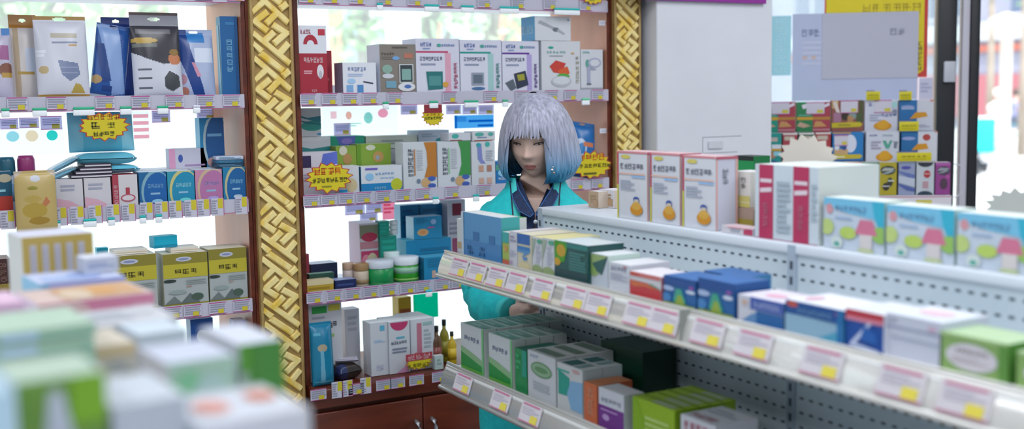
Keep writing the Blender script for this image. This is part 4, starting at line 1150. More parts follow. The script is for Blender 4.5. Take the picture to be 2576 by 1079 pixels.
star('sale_starburst', 'yellow starburst with red edge in front of the light blue wipes', WALL, -.016, 262, 318, 72, 40, 15, [('t', .2, .72, .78, .88, 'B8641C', 5), ('t', .26, .44, .44, .64, '5C6020', 1), ('t', .54, .46, .70, .62, '8C8A24', 1), ('t', .3, .2, .68, .34, '5C6020', 4)])
for k in range(5):
    carton(WALL, 'magazine', 'dark edged booklet in the fanned stack beside the red carton, %s' % ('lowest', 'second from below', 'middle', 'second from top', 'topmost')[k], 'booklet', 196 + 9 * k, 278, 448 - 6 * k, (Z3 + .060) if k == 0 else TOP[_mg.name], .014 + .004 * k, .08, '2E2A38', [('r', 0, .5, 1, .8, 'B8B0BC')], top='CFCCD8', group='booklets in the fanned stack') if False else None
_bk = [o for o in bpy.data.objects if o.get('label', '').startswith('right low white carton with a pink wave')][0]
zb = TOP[_bk.name]
for k in range(4):
    c, w, _ = WALL.at(178 + 12 * k, 284, 440, zb, .02)
    mb = MB()
    mb.bbox(-w / 2, w / 2, 0, .085, 0, .0072, '2C2836', .001)
    mb.box(-w / 2 + .002, w / 2 - .002, -.0006, .083, .0016, .0056, 'C8C4CE')
    mb.bbox(-w / 2, w / 2, 0, .085, .0073, .009, '3A3444', .0006)
    o = mb.build('booklet', loc=c + Vector((0, .003 * k, .0008 + .0095 * k)), rz=radians(2 * k - 3))
    tag(o, 'dark booklet with pale page edges in the fanned stack, %s' % ('lowest', 'second from below', 'third from below', 'topmost')[k], 'booklet', 'booklets beside the red carton')
for k, (a, b, t, rl, lb) in enumerate(((96, 196, 432, -22, 'lower'), (120, 200, 405, -26, 'upper'))):
    c, w, _ = WALL.at(a, b, t, Z3 + .085 + .03 * k, .10)
    softpack('sanitary_pack', 'slanted white packet with a blue edge left of the wipes pile, %s one' % lb, 'packet', c, w, .09, .014, 'DCE2EA', [('r', 0, 0, 1, .2, '7FB8D0')], ry=radians(rl))
for (px0, px1, pyt, off, cap, body, lab, nm) in ((0, 44, 396, .05, '0E5468', 'A4B4C8', 'bottle with a dark teal cap at the left edge of the chest-height shelf', 'lotion_bottle'), (48, 94, 392, .05, '8C2C68', 'B0A4C8', 'bottle with a purple cap beside the teal capped one', 'lotion_bottle')):
    c, w, h = WALL.at(px0, px1, pyt, Z3, off)
    r = w / 2
    jar(nm, lab, 'bottle', (c.x, c.y + r, Z3), r, [('body', [(.94, .0006), (1, .004), (1, h * .62), (.9, h * .68)], body), ('label_band', [(1.01, h * .2), (1.01, h * .52)], '6C94B8'), ('cap', [(.98, h * .682), (1.0, h * .7), (.98, h * .93), (.8, h)], cap)])
carton(WALL, 'soap_carton', 'dark teal carton in front of the teal capped bottle', 'box', -14, 32, 432, Z3 + .0, .016, .03, '14506C', [('r', 0, 0, 1, .42, 'B03428'), ('l', .2, .5, .8, .6, '8CC4D0', 1), ('e', .6, .84, .4, .1, 'B0A890')], top='C0C8D0')
pouch(WALL, 'snack_pouch', 'kraft yellow hanging pouch with a rounded top in front of the left tags', 'pouch', 38, 142, 430, Z3 - .055, -.035, .024, 'BBA468',
      [('e', .5, .88, .12, .05, 'BCC0CC'), ('e', .42, .73, .13, .03, '8C8430'), ('p', [(.58, .42), (.74, .6), (.84, .5), (.66, .4)], 'B8744C'), ('e', .45, .38, .3, .12, 'AE9440'), ('e', .55, .22, .25, .06, 'A08030'), ('e', .42, .56, .2, .06, 'B49C50'), ('p', [(0, 1), (.22, 1), (0, .88)], 'BDB0A0'), ('p', [(1, 1), (.78, 1), (1, .88)], 'BDB0A0')], header=.05, lean=0, seed=12)
for k, (a, b, y0, y1) in enumerate(((0, 46, 298, 325), (48, 98, 296, 322), (102, 156, 292, 326), (382, 428, 278, 308), (495, 540, 272, 302))):
    pinned(WP, 'lavender price label under the mask shelf, %s from the left' % ('first', 'second', 'third', 'fourth', 'fifth')[k], a, b, y0, y1, -.06, 'labels under the mask shelf')
carton(WALL, 'cup_carton', 'white carton with three small cup pictures behind the left tags', 'box', 2, 158, 300, Z3 + .105, .17, .08, 'E4E6EC', [('e', .2, .72, .12, .1, '9CC8CC'), ('e', .5, .74, .12, .12, 'E8C8A8'), ('e', .82, .72, .1, .1, '30B4A8')], top='F0F2F6') if False else None
sheet(WP, 'window_leaflet', 'white leaflet with three cup pictures on the window at far left', 0, 160, 322, 388, film_m, [('e', .2, .7, .1, .2, paper('9CD4DC')), ('e', .5, .7, .1, .22, paper('F0D4B4')), ('e', .82, .7, .09, .2, paper('34C8BC'))], -.002)
sheet(WP, 'window_leaflet', 'white leaflet with pink bars on the window right of the wipes starburst', 333, 376, 280, 352, film_m, [('r', .05, .05 + .24 * k, .95, .18 + .24 * k, paper('F4A4B0')) for k in range(4)], -.002)
carton(WALL, 'diaper_carton', 'blue carton with a round print standing near the right end of the left bay', 'box', 504, 566, 326, Z3 + .062, .10, .05, '1C84B8', [('e', .66, .5, .54, .6, 'A8C0C8'), ('e', .72, .5, .5, .56, '0E5490'), ('l', .3, .6, .9, .7, '6CA4CC', 1), ('e', .5, .1, .24, .1, 'B89490')], side='7CC8E4', top='A8D8EC')
carton(WALL, 'ointment_carton', 'slim white carton with a pink end lying behind the round-print cartons', 'box', 426, 522, 403, Z3 + .062, .10, .04, 'C8C8DA', [('r', 0, 0, .16, 1, 'DC9CC0'), ('e', .3, .5, .06, .2, '3C58A8'), ('r', .4, .1, .95, .18, 'A888B8')], top='E0E4F0')
carton(WALL, 'storage_block', 'plain white carton lifting the slim carton and the round-print carton', 'box', 352, 575, 424, Z3, .098, .10, 'D2D6E0', [('l', .2, .2, .8, .8, 'B0B8C8', 2)], top='E4E8F0')
_st = TOP['storage_block.004' if 'storage_block.004' in TOP else [k for k in TOP if k.startswith('storage_block')][-1]]
for o in bpy.data.objects:
    if o.get('label', '').startswith(('blue carton with a round print standing', 'slim white carton with a pink end')):
        o.location.z = _st
for k in range(2):
    carton(WALL, 'plaster_carton', 'dark teal flat carton at the right end of the left bay, %s of two' % ('lower', 'upper')[k], 'box', 540, 606, 404 - 12 * k, Z3 + .0615 + .013 * k, .03, .05, ('1C5C78', '16486C')[k], [('l', .1, .2, .9, .8, '4C90AC', 2)], top='B0C4E0') if False else None
c, w, _ = WALL.at(545, 612, 410, Z3, .03)
zz = TOP[[o.name for o in bpy.data.objects if o.get('label', '').startswith('flat carton with a round print, rightmost')][0]]
for k in range(3):
    mb = MB()
    mb.bbox(-w / 2, w / 2, 0, .06, 0, .010, ('143E5C', '1A5C80', 'C4CCE0')[k], .001)
    put_art(mb, [('l', .1, .2, .9, .8, '4C88A8', 2)], (-w / 2, 0, 0), (1, 0, 0), (0, 0, 1), (0, -1, 0), w, .01)
    tag(mb.build('plaster_carton', loc=(c.x, c.y - .012 + .002 * k, zz + .0106 * k), rz=radians(-3 * k)), 'flat carton piled on the deep blue round-print carton, %s' % ('dark teal, lowest', 'blue, middle', 'pale, topmost')[k], 'box', 'flat cartons on the deep blue carton')

# ------------------------------------------------------------------ left bay, waist-height shelf
YB = 'A0972E'
for k, (a, b, t) in enumerate(((268, 396, 643), (411, 524, 637), (526, 622, 625))):
    carton(WALL, 'rice_wine_carton', 'yellow and olive carton with ink landscape print, %s of three beside the gold pillar' % ('leftmost', 'middle', 'rightmost')[k], 'box', a, b, t, Z4, .012, .10, 'A4ACAC',
           [('r', 0, .80, 1, 1, '857C2C'), ('r', 0, .54, 1, .80, 'B4A930'), ('r', 0, 0, 1, .05, '94882C'), ('e', .46, .89, .18, .045, 'B8BCCC'), ('e', .46, .89, .12, .02, '8088B0'), ('t', .24, .61, .76, .70, '5C5420', 3), ('e', .12, .49, .16, .03, '2C3834'), ('p', [(0, .05), (.22, .2), (.4, .05)], '6A7472'), ('p', [(.35, .05), (.58, .24), (.8, .05)], '5C6866'), ('e', .74, .16, .14, .07, '44584C'), ('e', .3, .27, .2, .04, '8C9A98'), ('l', .5, .4, .95, .5, '8E9898', 3), ('r', .5, .36, .62, .375, 'A87868')], side='C8C4A0', right='5C5A38', top='D8D4C0')
    if k < 2:
        o = carton(WALL, 'tissue_pack', 'flat cream packet on the %s yellow landscape carton' % ('leftmost', 'middle')[k], 'packet', a + 18, b - 24, t - 14, TOP['rice_wine_carton' + ('' if k == 0 else '.001')], .03, .07, 'D8D2C4', [('r', .0, .4, 1, .5, 'C8A894')], top='E4DED2')
carton(WALL, 'tape_carton', 'small cyan carton leaning open on the cream packet', 'box', 386, 448, 594, TOP['tissue_pack.001'], .05, .04, '0FB4D4', [('r', 0, 0, 1, .25, '0C90B0')], top='50D4E8', tilt=8)
carton(WALL, 'tape_carton', 'tiny cyan carton behind the yellow slatted display carton', 'box', 246, 276, 624, Z4 + .0, .20, .03, '12B4CC', [('l', .1, .3, .9, .7, '60D0E0', 1)], top='50D4E8')
carton(WALL, 'tea_carton', 'dark maroon carton at the left edge behind the yellow display carton', 'box', -10, 32, 652, Z4, .012, .09, '40201E', [('r', .1, .5, .9, .62, '8C7830'), ('r', .1, .1, .9, .3, '7C3428'), ('T', .3, .64, .7, .95, '7C5C50', 3)], top='8C6C60')
# counter of the left bay
carton(CN, 'mouthwash_carton', 'blue carton with a white label low on the counter left of the gold pillar', 'box', 482, 540, 802, ZK, .10, .05, '1454A4', [('e', .5, .78, .24, .08, 'D8E0EC'), ('r', .1, .45, .9, .6, '0C2C74'), ('r', .2, .5, .7, .54, '8CA8D4'), ('r', .1, .3, .9, .34, 'C0D0E8'), ('r', .5, .05, .95, .25, '6C9CCC')], top='C4D4EC', side='9CC0E0')
carton(CN, 'mouthwash_carton', 'lavender carton low on the counter against the gold pillar', 'box', 592, 622, 806, ZK, .10, .05, '8C86C0', [('l', .1, .5, .9, .9, 'B0ACD8', 3)], top='D8D8EC')
# ------------------------------------------------------------------ goods on the top of the right gondola
def rgt(lbl):
    return [o for o in bpy.data.objects if o.get('label', '').startswith(lbl)][0]
for k, (a, b, t) in enumerate(((1553, 1628, 382), (1636, 1710, 386), (1717, 1801, 393))):
    carton(GTOP, 'syrup_carton', 'tall white carton with red-to-yellow edges and an orange bottle picture, %s of three' % ('leftmost', 'middle', 'rightmost')[k], 'box', a, b, t, ZTOP, .016, .060, 'CACDD6',
           [('r', 0, .97, 1, 1, 'C88088'), ('r', 0, .5, .05, .98, 'B8485C'), ('r', 0, .0, .05, .5, 'C4BC3C'), ('e', .3, .92, .16, .03, 'C8BC60'), ('t', .1, .74, .92, .82, '7C8090', 6), ('r', .06, .66, .95, .68, 'D8B0A0'), ('r', .5, .62, .95, .645, '8CB4E0'), ('l', .12, .42, .62, .58, '9CA4B8', 4), ('e', .66, .30, .10, .04, '34549C'), ('r', .6, .22, .74, .30, 'C8B8A4'), ('e', .67, .15, .21, .085, 'C88820'), ('e', .67, .2, .15, .06, 'CFA040')], right='C9CAD8', top='D8B8BC',
           rart=[('r', 0, 0, .08, 1, 'D8A8A0'), ('r', .9, 0, 1, 1, 'D8A8A0'), ('T', .3, .62, .56, .84, '8C909C', 3), ('r', 0, .96, 1, 1, 'B86070')])
for k, (a, b, t, off, col, lab) in enumerate(((1480, 1506, 482, .10, 'B49C80', 'small tan carton beside the tall syrup cartons nearest the woman'), (1508, 1546, 478, .13, 'CFCCD0', 'small white and tan carton behind the leftmost tall syrup carton'))):
    carton(GTOP, 'pill_carton', lab, 'box', a, b, t, ZTOP, off, .05, col, [('l', .2, .3, .8, .8, 'A08868', 3), ('r', .5, .1, .9, .5, 'B09070')], top='D8D8E0', right='C8B8A8')
carton(GTOP, 'pill_carton', 'white and pale yellow carton standing between the syrup cartons and the red striped display', 'box', 1842, 1888, 432, ZTOP + .030, .10, .06, 'D4CFC8', [('T', .5, .5, .75, .85, '8C8C84', 2), ('r', 0, .0, 1, .32, 'C8BC6C'), ('r', 0, .12, 1, .16, 'D8D0A0')], top='E0E0E0', right='D0CCC4') if False else None
_b = carton(GTOP, 'pill_carton', 'tan flat carton lying between the syrup cartons and the red striped display', 'box', 1838, 1896, 524, ZTOP, .08, .07, 'A48C7C', [('r', 0, 0, 1, .5, '9C8A30')], top='BFA8A0')
carton(GTOP, 'pill_carton', 'white and pale yellow carton standing on the tan flat carton', 'box', 1843, 1888, 432, TOP[_b.name], .085, .05, 'D4CFC8', [('T', .5, .5, .75, .85, '8C8C84', 2), ('r', 0, .0, 1, .32, 'C8BC6C'), ('r', 0, .12, 1, .16, 'D8D0A0')], top='E0E0E0', right='D0CCC4')
carton(GTOP, 'pill_carton', 'low white carton with a crimson end left of the red striped display', 'box', 1815, 1894, 572, ZTOP, .014, .04, 'C8C4CC', [('r', .72, .1, 1, .9, 'B03058'), ('r', .3, .3, .6, .7, '9CA0AC'), ('r', .2, .8, .8, 1, 'D8A0A8')], top='D8C0C8')
carton(GTOP, 'display_carton', 'white counter display carton with two crimson vertical stripes', 'box', 1899, 2060, 418, ZTOP, .014, .16, 'C3CED6',
       [('r', .07, 0, .30, 1, 'AE2654'), ('r', .62, 0, .86, 1, 'AE2654'), ('r', .09, .76, .28, .81, 'D8C8D0'), ('p', [(.09, .62), (.28, .64), (.28, .70), (.09, .68)], 'D8C8D0'), ('r', .64, .76, .84, .81, 'D8C8D0'), ('p', [(.64, .62), (.84, .64), (.84, .70), (.64, .68)], 'D8C8D0'), ('T', .14, .16, .22, .5, 'C06880', 4), ('T', .7, .16, .78, .5, 'C06880', 4), ('l', .36, .1, .58, .8, '9FB0BC', 10), ('l', .9, .3, .98, .8, '9FB0BC', 6), ('r', 0, 0, 1, .01, 'A04870')], right='CCD3CF', top='D8DEDC')
star('sale_starburst', 'blank cream starburst rising behind the crimson striped display carton', GTOP, .20, 2031, 398, 80, 62, 15, back='CFC9BE')
for k, (a, b, t) in enumerate(((2072, 2226, 503), (2230, 2402, 522), (2407, 2600, 543))):
    carton(GTOP, 'toothpaste_carton', 'blue and white carton with a pink mushroom house picture, %s of three' % ('leftmost', 'middle', 'rightmost')[k], 'box', a, b, t, ZTOP, .014, .055, 'BCC8D6',
           [('p', [(0, 1), (1, 1), (1, .55), (.8, .66), (.4, .72), (0, .86)], '6FB6D6'), ('p', [(.8, 1), (1, 1), (1, .5), (.9, .5), (.84, .7)], '2FA8C4'), ('e', .1, .78, .06, .1, 'C89098'), ('t', .2, .74, .72, .86, '6C9CC0', 7), ('l', .2, .58, .6, .66, '9CB4D0', 1), ('e', .06, .42, .12, .16, 'B4C878'), ('e', .42, .34, .14, .12, 'B0C860'), ('e', .95, .36, .14, .16, '8CB858'), ('p', [(.54, .34), (.9, .34), (.82, .62), (.62, .62)], 'C8708C'), ('r', .62, .08, .82, .34, 'CFC8C8'), ('e', .24, .14, .1, .12, 'C8D4D0'), ('e', .24, .1, .05, .05, '5CA498'), ('e', .72, .04, .14, .04, 'B8C498')], top='DCE6E4', right='A8C4BC')
star('sale_starburst', 'blank grey starburst at the right edge behind the mushroom house cartons', GTOP, .30, 2560, 528, 92, 58, 16, back='AEB0A8')
carton(WALL, 'green_carton', 'green carton with a black lid standing behind the syrup cartons against the white column', 'box', 1838, 1894, 394, 1.30, -.42, .06, '12884A', [('r', 0, .92, 1, 1, '181C1C')], top='181C1C') if False else None

carton(GTOP, 'herbal_carton', 'green carton with a black rim behind the rightmost syrup carton', 'box', 1846, 1896, 393, ZTOP, .235, .05, '0C8444', [('r', 0, .93, 1, 1, '14201C'), ('l', .2, .2, .8, .4, '3CA070', 2)], top='14201C', right='0A6C38')
# ------------------------------------------------------------------ goods on the middle shelf
def gbox(name, label, px0, px1, pyt, off, d, base, art, **kw):
    return carton(GON, name, label, 'box', px0, px1, pyt, kw.pop('z', ZA), off, d, base, art, **kw)
g0 = gbox('wound_carton', 'white and blue carton at the far end of the middle shelf', 1162, 1262, 541, .045, .05, '4F8FC0', [('r', 0, .0, 1, .4, '3C7CB4'), ('r', .3, .42, .45, .6, '2A6CA4'), ('r', .7, .4, .84, .58, '2A6CA4'), ('T', .15, .05, .3, .3, '2A6CA4', 2), ('T', .45, .05, .6, .3, '2A6CA4', 2), ('r', .0, 0, .06, 1, 'B4C8D8')], top='D0D4D4', right='3C9C9C')
gbox('wound_carton', 'plain pale carton behind the end of the middle shelf', 1150, 1172, 552, .075, .04, 'C4CCD0', [('r', 0, .1, 1, .3, 'B4A080')], top='D4D8D8')
gbox('drops_carton', 'green and orange carton just behind the white and blue end carton', 1236, 1290, 546, .12, .04, '2F9A34', [('r', 0, 0, .3, 1, 'C88470')], top='3CA83C', right='D0D4D0')
gbox('drops_carton', 'narrow green carton with orange squares on the middle shelf', 1264, 1281, 585, .042, .11, '9CB050', [('r', 0, 0, 1, .2, 'C06048'), ('r', 0, .7, 1, 1, '2CA0A0'), ('r', .3, .45, .8, .6, 'C09050')], top='D0CCCC', right='C8CCD0')
gbox('drops_carton', 'narrow white carton with grey lettering on the middle shelf', 1282, 1301, 583, .042, .12, 'C4C6D0', [('l', .1, .7, .9, .9, '8C90A8', 2), ('l', .1, .3, .9, .5, 'A4A8C0', 3), ('r', 0, .1, .4, .2, 'B09CB8')], top='D0CACC', right='C8C8CC')
gbox('drops_carton', 'narrow cream carton with a blue question shape on the middle shelf', 1302, 1338, 590, .042, .12, 'C6C2AC', [('r', .0, .72, .9, 1, '1C5CA4'), ('r', .0, .56, .9, .66, '2C74B4'), ('p', [(.3, .36), (.9, .52), (.9, .56), (0, .56), (0, .5), (.5, .48)], '4C88BC'), ('r', .4, .3, .7, .38, '4C84C4'), ('e', .5, .14, .4, .1, 'CFC49C')], top='CFCAB4', right='C8C4B0')
for k, (a, b) in enumerate(((1339, 1364), (1365, 1395))):
    gbox('drops_carton', 'white carton with a green leaf foot on the middle shelf, %s one' % ('left', 'right')[k], a, b, 598 + 3 * k, .042, .12, 'C2C6CE', [('e', .5, .06, .6, .2, '8CA070'), ('p', [(0, .4), (0, .95), (.4, .95)], '98A898'), ('e', .8, .9, .3, .06, '4C9C80'), ('l', .4, .3, .9, .8, 'A8ACBC', 4)], top='CFC890', right='C0C8B0')
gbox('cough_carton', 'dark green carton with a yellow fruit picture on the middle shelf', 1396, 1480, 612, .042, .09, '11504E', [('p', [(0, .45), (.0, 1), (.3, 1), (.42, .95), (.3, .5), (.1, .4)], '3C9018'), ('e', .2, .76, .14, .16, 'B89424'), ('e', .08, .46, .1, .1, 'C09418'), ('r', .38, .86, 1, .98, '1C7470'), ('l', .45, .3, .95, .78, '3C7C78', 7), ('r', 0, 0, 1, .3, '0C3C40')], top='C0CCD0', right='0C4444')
gbox('cough_carton', 'white carton with a slanted green swirl next to the dark green carton', 1481, 1530, 640, .05, .08, 'B8C0CC', [('p', [(0, .98), (1, .98), (.7, .5), (.3, .3), (0, .4)], '8CA468'), ('p', [(.2, .7), (.9, .92), (1, .98), (.7, .4), (.4, .5)], '1F5450'), ('e', .2, .5, .2, .12, '7C9C50')], top='D4DADF', right='B4C8C0')
gbox('cough_carton', 'white carton with grey lettering on the middle shelf beside the red print one', 1531, 1584, 664, .05, .10, 'C4C8D2', [('t', .1, .74, .9, .88, '8C90A8', 5), ('l', .1, .4, .9, .66, 'A0A4B8', 4), ('e', .8, .92, .1, .03, 'C07C84')], top='D4D6DC', right='C8CAD4')
gbox('lozenge_carton', 'white carton with a red and orange hill picture on the middle shelf', 1585, 1664, 690, .042, .08, 'CBCACF', [('r', .02, .84, .98, 1, 'C86C6C'), ('r', 0, .86, .3, .96, 'C04838'), ('p', [(0, 0), (1, 0), (1, .48), (.6, .66), (0, .68)], 'B8343C'), ('p', [(.1, .44), (.5, .52), (.9, .46), (.6, .62), (0, .66)], 'C4683C'), ('p', [(.6, .64), (1, .5), (1, .54), (.7, .68)], '6CA08C')], top='D8D4DC', right='C06C74')
for k, (a, b, t) in enumerate(((1670, 1752, 700), (1757, 1848, 707))):
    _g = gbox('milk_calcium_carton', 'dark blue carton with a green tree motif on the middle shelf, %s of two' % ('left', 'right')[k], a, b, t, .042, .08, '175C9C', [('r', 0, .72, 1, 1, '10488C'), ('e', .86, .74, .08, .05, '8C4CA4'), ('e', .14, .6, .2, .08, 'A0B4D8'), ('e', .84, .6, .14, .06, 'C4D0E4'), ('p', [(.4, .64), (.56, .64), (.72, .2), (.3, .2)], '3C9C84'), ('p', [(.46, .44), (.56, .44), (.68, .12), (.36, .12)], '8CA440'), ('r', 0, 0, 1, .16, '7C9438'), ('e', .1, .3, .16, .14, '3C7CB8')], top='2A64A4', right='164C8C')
gbox('milk_calcium_carton', 'dark blue carton lying flat behind and above the two tree motif cartons', 1770, 1868, 690, .128, .07, '12508F', [('l', .2, .4, .8, .7, '3C78B4', 2)], top='2C68A8', right='3C7CA8')
gbox('tablet_carton', 'white carton with a royal blue panel on the middle shelf', 1856, 1972, 752, .042, .09, 'C6C8D4', [('r', .28, .58, 1, 1, '3C58A8'), ('t', .36, .68, .94, .86, 'A8B4DC', 6), ('r', .42, .1, 1, .56, '145C9C'), ('p', [(0, 0), (.3, .4), (.42, .5), (.42, 0)], '5C88B8'), ('r', .1, .7, .22, .84, 'C8A898'), ('r', .4, 0, 1, .1, 'C8C0B8')], top='D8D4E0', right='1C64A0', tart=[('e', .5, .4, .2, .16, 'DCA8BC')])
gbox('tablet_carton', 'long dark blue and sky blue carton on the middle shelf', 1976, 2124, 768, .042, .10, '7FA8C4', [('r', 0, .62, 1, 1, '0F4C90'), ('e', .12, .9, .1, .08, 'C05040'), ('t', .2, .7, .8, .82, '6C9CC8', 7), ('e', .9, .86, .05, .04, '8C3C84'), ('p', [(0, 0), (1, 0), (1, .56), (.5, .62), (0, .62)], '8CB0C8'), ('p', [(1, 0), (1, .5), (.5, .04), (.5, 0)], '4C9CBC'), ('r', .9, 0, 1, 1, '186CA8')], top='DDE0E8', right='186CA8', tart=[('e', .2, .4, .1, .2, 'D8A8B8')])
gbox('tablet_carton', 'navy carton with a white curve and a red tab next to the long blue one', 2127, 2224, 785, .044, .10, '11499A', [('r', 0, .82, 1, 1, 'B83444'), ('r', 0, .74, 1, .83, 'D8889C'), ('p', [(.6, .74), (.7, .74), (.28, .2), (.9, .12), (.9, .06), (.1, .12), (.14, .2)], 'BCC8E4'), ('p', [(.5, .66), (.84, .5), (.84, .26), (.4, .3)], '1C5CAC')], top='D4D8E0', right='C8CCD8')
gbox('tablet_carton', 'wide white carton with thin grey bands beside the green oval-label carton', 2228, 2370, 800, .050, .10, 'C3C8D8', [('r', 0, .70, 1, .74, '9098B8'), ('r', .1, .48, 1, .52, 'A0A8C0'), ('t', .04, .82, .2, .9, '9CA0B8', 2), ('e', .84, .82, .08, .04, 'D0A4BC')], top='D4D9E4', right='B8C0D0', tart=[('e', .5, .5, .3, .2, 'DCBCC8')])
for k, (a, b, t) in enumerate(((2362, 2538, 850), (2556, 2760, 905))):
    gbox('tea_carton', 'light green carton with a white oval label, %s' % ('whole in view on the middle shelf', 'cut off by the right picture edge')[k], a, b, t, .05, .08, '86AA62', [('r', 0, .92, 1, 1, 'A8C488'), ('e', .48, .48, .38, .34, 'D0CCD4'), ('t', .25, .56, .72, .66, '7C6C68', 7), ('l', .2, .32, .75, .46, 'C0B4BC', 2), ('r', .88, 0, 1, .95, '5C9040')], top='A9C59A', right='4C8434')

# ------------------------------------------------------------------ goods on the lower shelf
def lbox(name, label, px0, px1, pyt, off, d, base, art, **kw):
    return gbox(name, label, px0, px1, pyt, off, d, base, art, z=ZB, **kw)
for k, (a, b, t) in enumerate(((1160, 1218, 822), (1230, 1290, 848))):
    lbox('gel_carton', 'white carton shading to green at its foot, %s row of the lower shelf' % ('leftmost', 'second')[k], a, b, t, .042, .036, 'C4CCD0', [('t', .16, .66, .8, .76, '6C7C9C', 5), ('p', [(0, .0), (1, 0), (1, .18), (.4, .3), (0, .38)], '178A38'), ('p', [(0, .38), (.4, .3), (1, .18), (1, .3), (.4, .44), (0, .5)], '84B080'), ('r', 0, 0, 1, .08, '5CA83C'), ('r', .92, 0, 1, 1, '6CB878')], top='B4C8BE', right='C4CCC8', tart=[('r', .1, .2, .9, .8, '7C9C8C'), ('l', .2, .3, .8, .7, 'B4C8C0', 1)], n=(6, 4)[k], blabel='white and green carton in the %s row, behind the front one' % ('leftmost', 'second')[k], group='white and green gel cartons, %s row' % ('leftmost', 'second')[k])
lbox('gel_carton', 'narrow deep green carton left of the oval label carton', 1296, 1326, 880, .042, .10, '0F8448', [('r', .6, .4, 1, 1, '14907C'), ('l', .1, .5, .5, .9, '2CA068', 3)], top='1C6C58', right='0C7C3C')
lbox('herb_carton', 'white carton with a green oval emblem on the lower shelf', 1328, 1398, 892, .042, .05, 'C2C6CC', [('e', .5, .66, .38, .16, '5C8C60'), ('e', .5, .66, .34, .13, '86A888'), ('e', .5, .66, .24, .06, '5C8C60'), ('l', .2, .2, .8, .4, 'A4ACB4', 3), ('t', .1, .88, .4, .94, '8CA4C0', 3)], top='C8CCCA', right='BFC5C7', tart=[('r', .1, .2, .9, .75, '6C8474')], n=3, blabel='white carton behind the one with the green oval emblem', group='green oval emblem cartons')
lbox('herb_carton', 'white carton with teal and sky blue blocks on the lower shelf', 1402, 1466, 922, .042, .05, 'C0C4C6', [('p', [(.05, .34), (.05, .86), (.5, .74), (.5, .36)], '1F9484'), ('p', [(.55, .1), (.4, .4), (.55, .7), (1, .74), (1, .1)], '7CA8CC'), ('e', .75, .92, .14, .04, 'C09898'), ('r', .0, .84, .5, .88, '2CA494')], top='C8D0D0', right='B4C4C8', tart=[('r', .1, .1, .5, .9, '2C6464'), ('r', .6, .1, .8, .9, '7CA0A0')], n=2, blabel='white carton behind the one with teal and sky blue blocks', group='teal and blue block cartons')
lbox('herb_carton', 'narrow orange carton between the teal block carton and the purple one', 1469, 1502, 966, .042, .09, 'C0643C', [('T', .3, .2, .7, .9, 'D09478', 5)], top='C47C50', right='B85C3C')
lbox('herb_carton', 'white carton with a purple lower half on the lower shelf', 1506, 1570, 985, .042, .05, 'C4C8D2', [('r', 0, 0, 1, .58, '6C2C84'), ('t', .1, .68, .9, .78, '8C90A4', 5), ('e', .3, .3, .14, .08, 'B090C4'), ('l', .1, .44, .8, .52, 'A884BC', 1)], top='C8CCD0', right='B8BCC4')
lbox('storage_carton', 'dark bottle green carton standing against the perforated back panel', 1512, 1618, 872, .20, .09, '0B3A28', [('T', .3, .2, .5, .55, '2C5C4C', 3), ('t', .4, .1, .8, .18, '3C6C5C', 3)], top='1C4C38', right='082C20')
lbox('lime_carton', 'lime green carton at the front of the bottom right row', 1592, 1698, 1016, .042, .028, '8CAE1C', [('p', [(0, 1), (.1, 1), (.5, 0), (0, 0)], '7CA414'), ('l', .3, .3, .9, .7, 'A8C46C', 3)], top='94B430', right='7CA018', group='lime cartons on the lower shelf', tart=[('r', .4, .1, .9, .8, '9CAC84'), ('r', 0, .82, 1, .98, '6C9020')], n=5, blabel='lime green carton in the bottom right row, behind the front one')
lbox('pill_carton', 'white carton with pink lettering at the bottom edge right of the lime row', 1712, 1800, 1058, .042, .10, 'C4C6CE', [('t', .1, .7, .8, .9, 'B86C80', 4)], top='C4C8CE', tart=[('t', .1, .1, .8, .3, 'B87C90', 4), ('l', .1, .5, .9, .8, '9CA4B0', 2)])
# ------------------------------------------------------------------ display rack by the doorway
def rz_at(px, py, off=0.0):
    return hit(px, py, RACK.P + RACK.n * off, RACK.n).z
R1, R2, R3 = rz_at(2130, 331, .14), rz_at(2130, 408.5, .07), rz_at(2250, 491.5)
def rx(px, off=0.0):
    return (hit(px, 400, RACK.P + RACK.n * off, RACK.n) - RACK.P).dot(RACK.u)
rk = empty('display_rack', (RACK.P.x, RACK.P.y, 0), RACK.rz, 'white stepped display rack of small cartons in front of the entrance glass', 'rack')
rm = mat('D2D0D4', .4)
for nm, a, b, off, z in (('tier', 1905, 2352, .14, R1), ('tier', 1905, 2362, .07, R2), ('tier', 1905, 2394, 0, R3)):
    mb = MB()
    mb.bbox(rx(a, off), rx(b, off), off - .006, .235, z - .010, z - .0006, rm, .002)
    mb.build(nm, rk)
mb = MB()
x0, x1 = rx(1905), rx(2394)
mb.box(x0, x1, -.010, -.0065, R3 - .042, R3 - .001, mat('D4D0D8', .4))
put_art(mb, [('r', .45, .86, 1, .92, 'B84870'), ('r', .62, .1, .72, .6, 'C8BC50'), ('r', .82, .1, .9, .6, 'C8BC50'), ('l', .1, .2, .55, .8, 'B4B0C0', 3)], (x0, -.0101, R3 - .042), (1, 0, 0), (0, 0, 1), (0, -1, 0), x1 - x0, .041)
mb.build('price_strip', rk)
mb = MB()
mb.box(x0, rx(2340), .236, .242, R3 - .1, R1 + .01, rm)
mb.build('back_panel', rk)
mb = MB()
mb.bbox(x0, x1, .0, .235, .06, R3 - .011, mat('C6C4C8', .5), .004)
mb.build('pedestal', rk)
mb = MB()
mb.bbox(x0 + .02, x1 - .02, .02, .215, .0005, .0595, mat('4A4A50', .5), .003)
mb.build('plinth', rk)
mb = MB()
xe = rx(2398)
mb.tube([(xe, .01, R3 - .01), (xe + .02, .01, R3 - .008), (xe + .045, .01, R3 + .02), (xe + .045, .01, R3 + .09), (xe + .03, .01, R3 + .115), (xe + .005, .01, R3 + .12)], .0022, mat('C4C2D4', .3), 8)
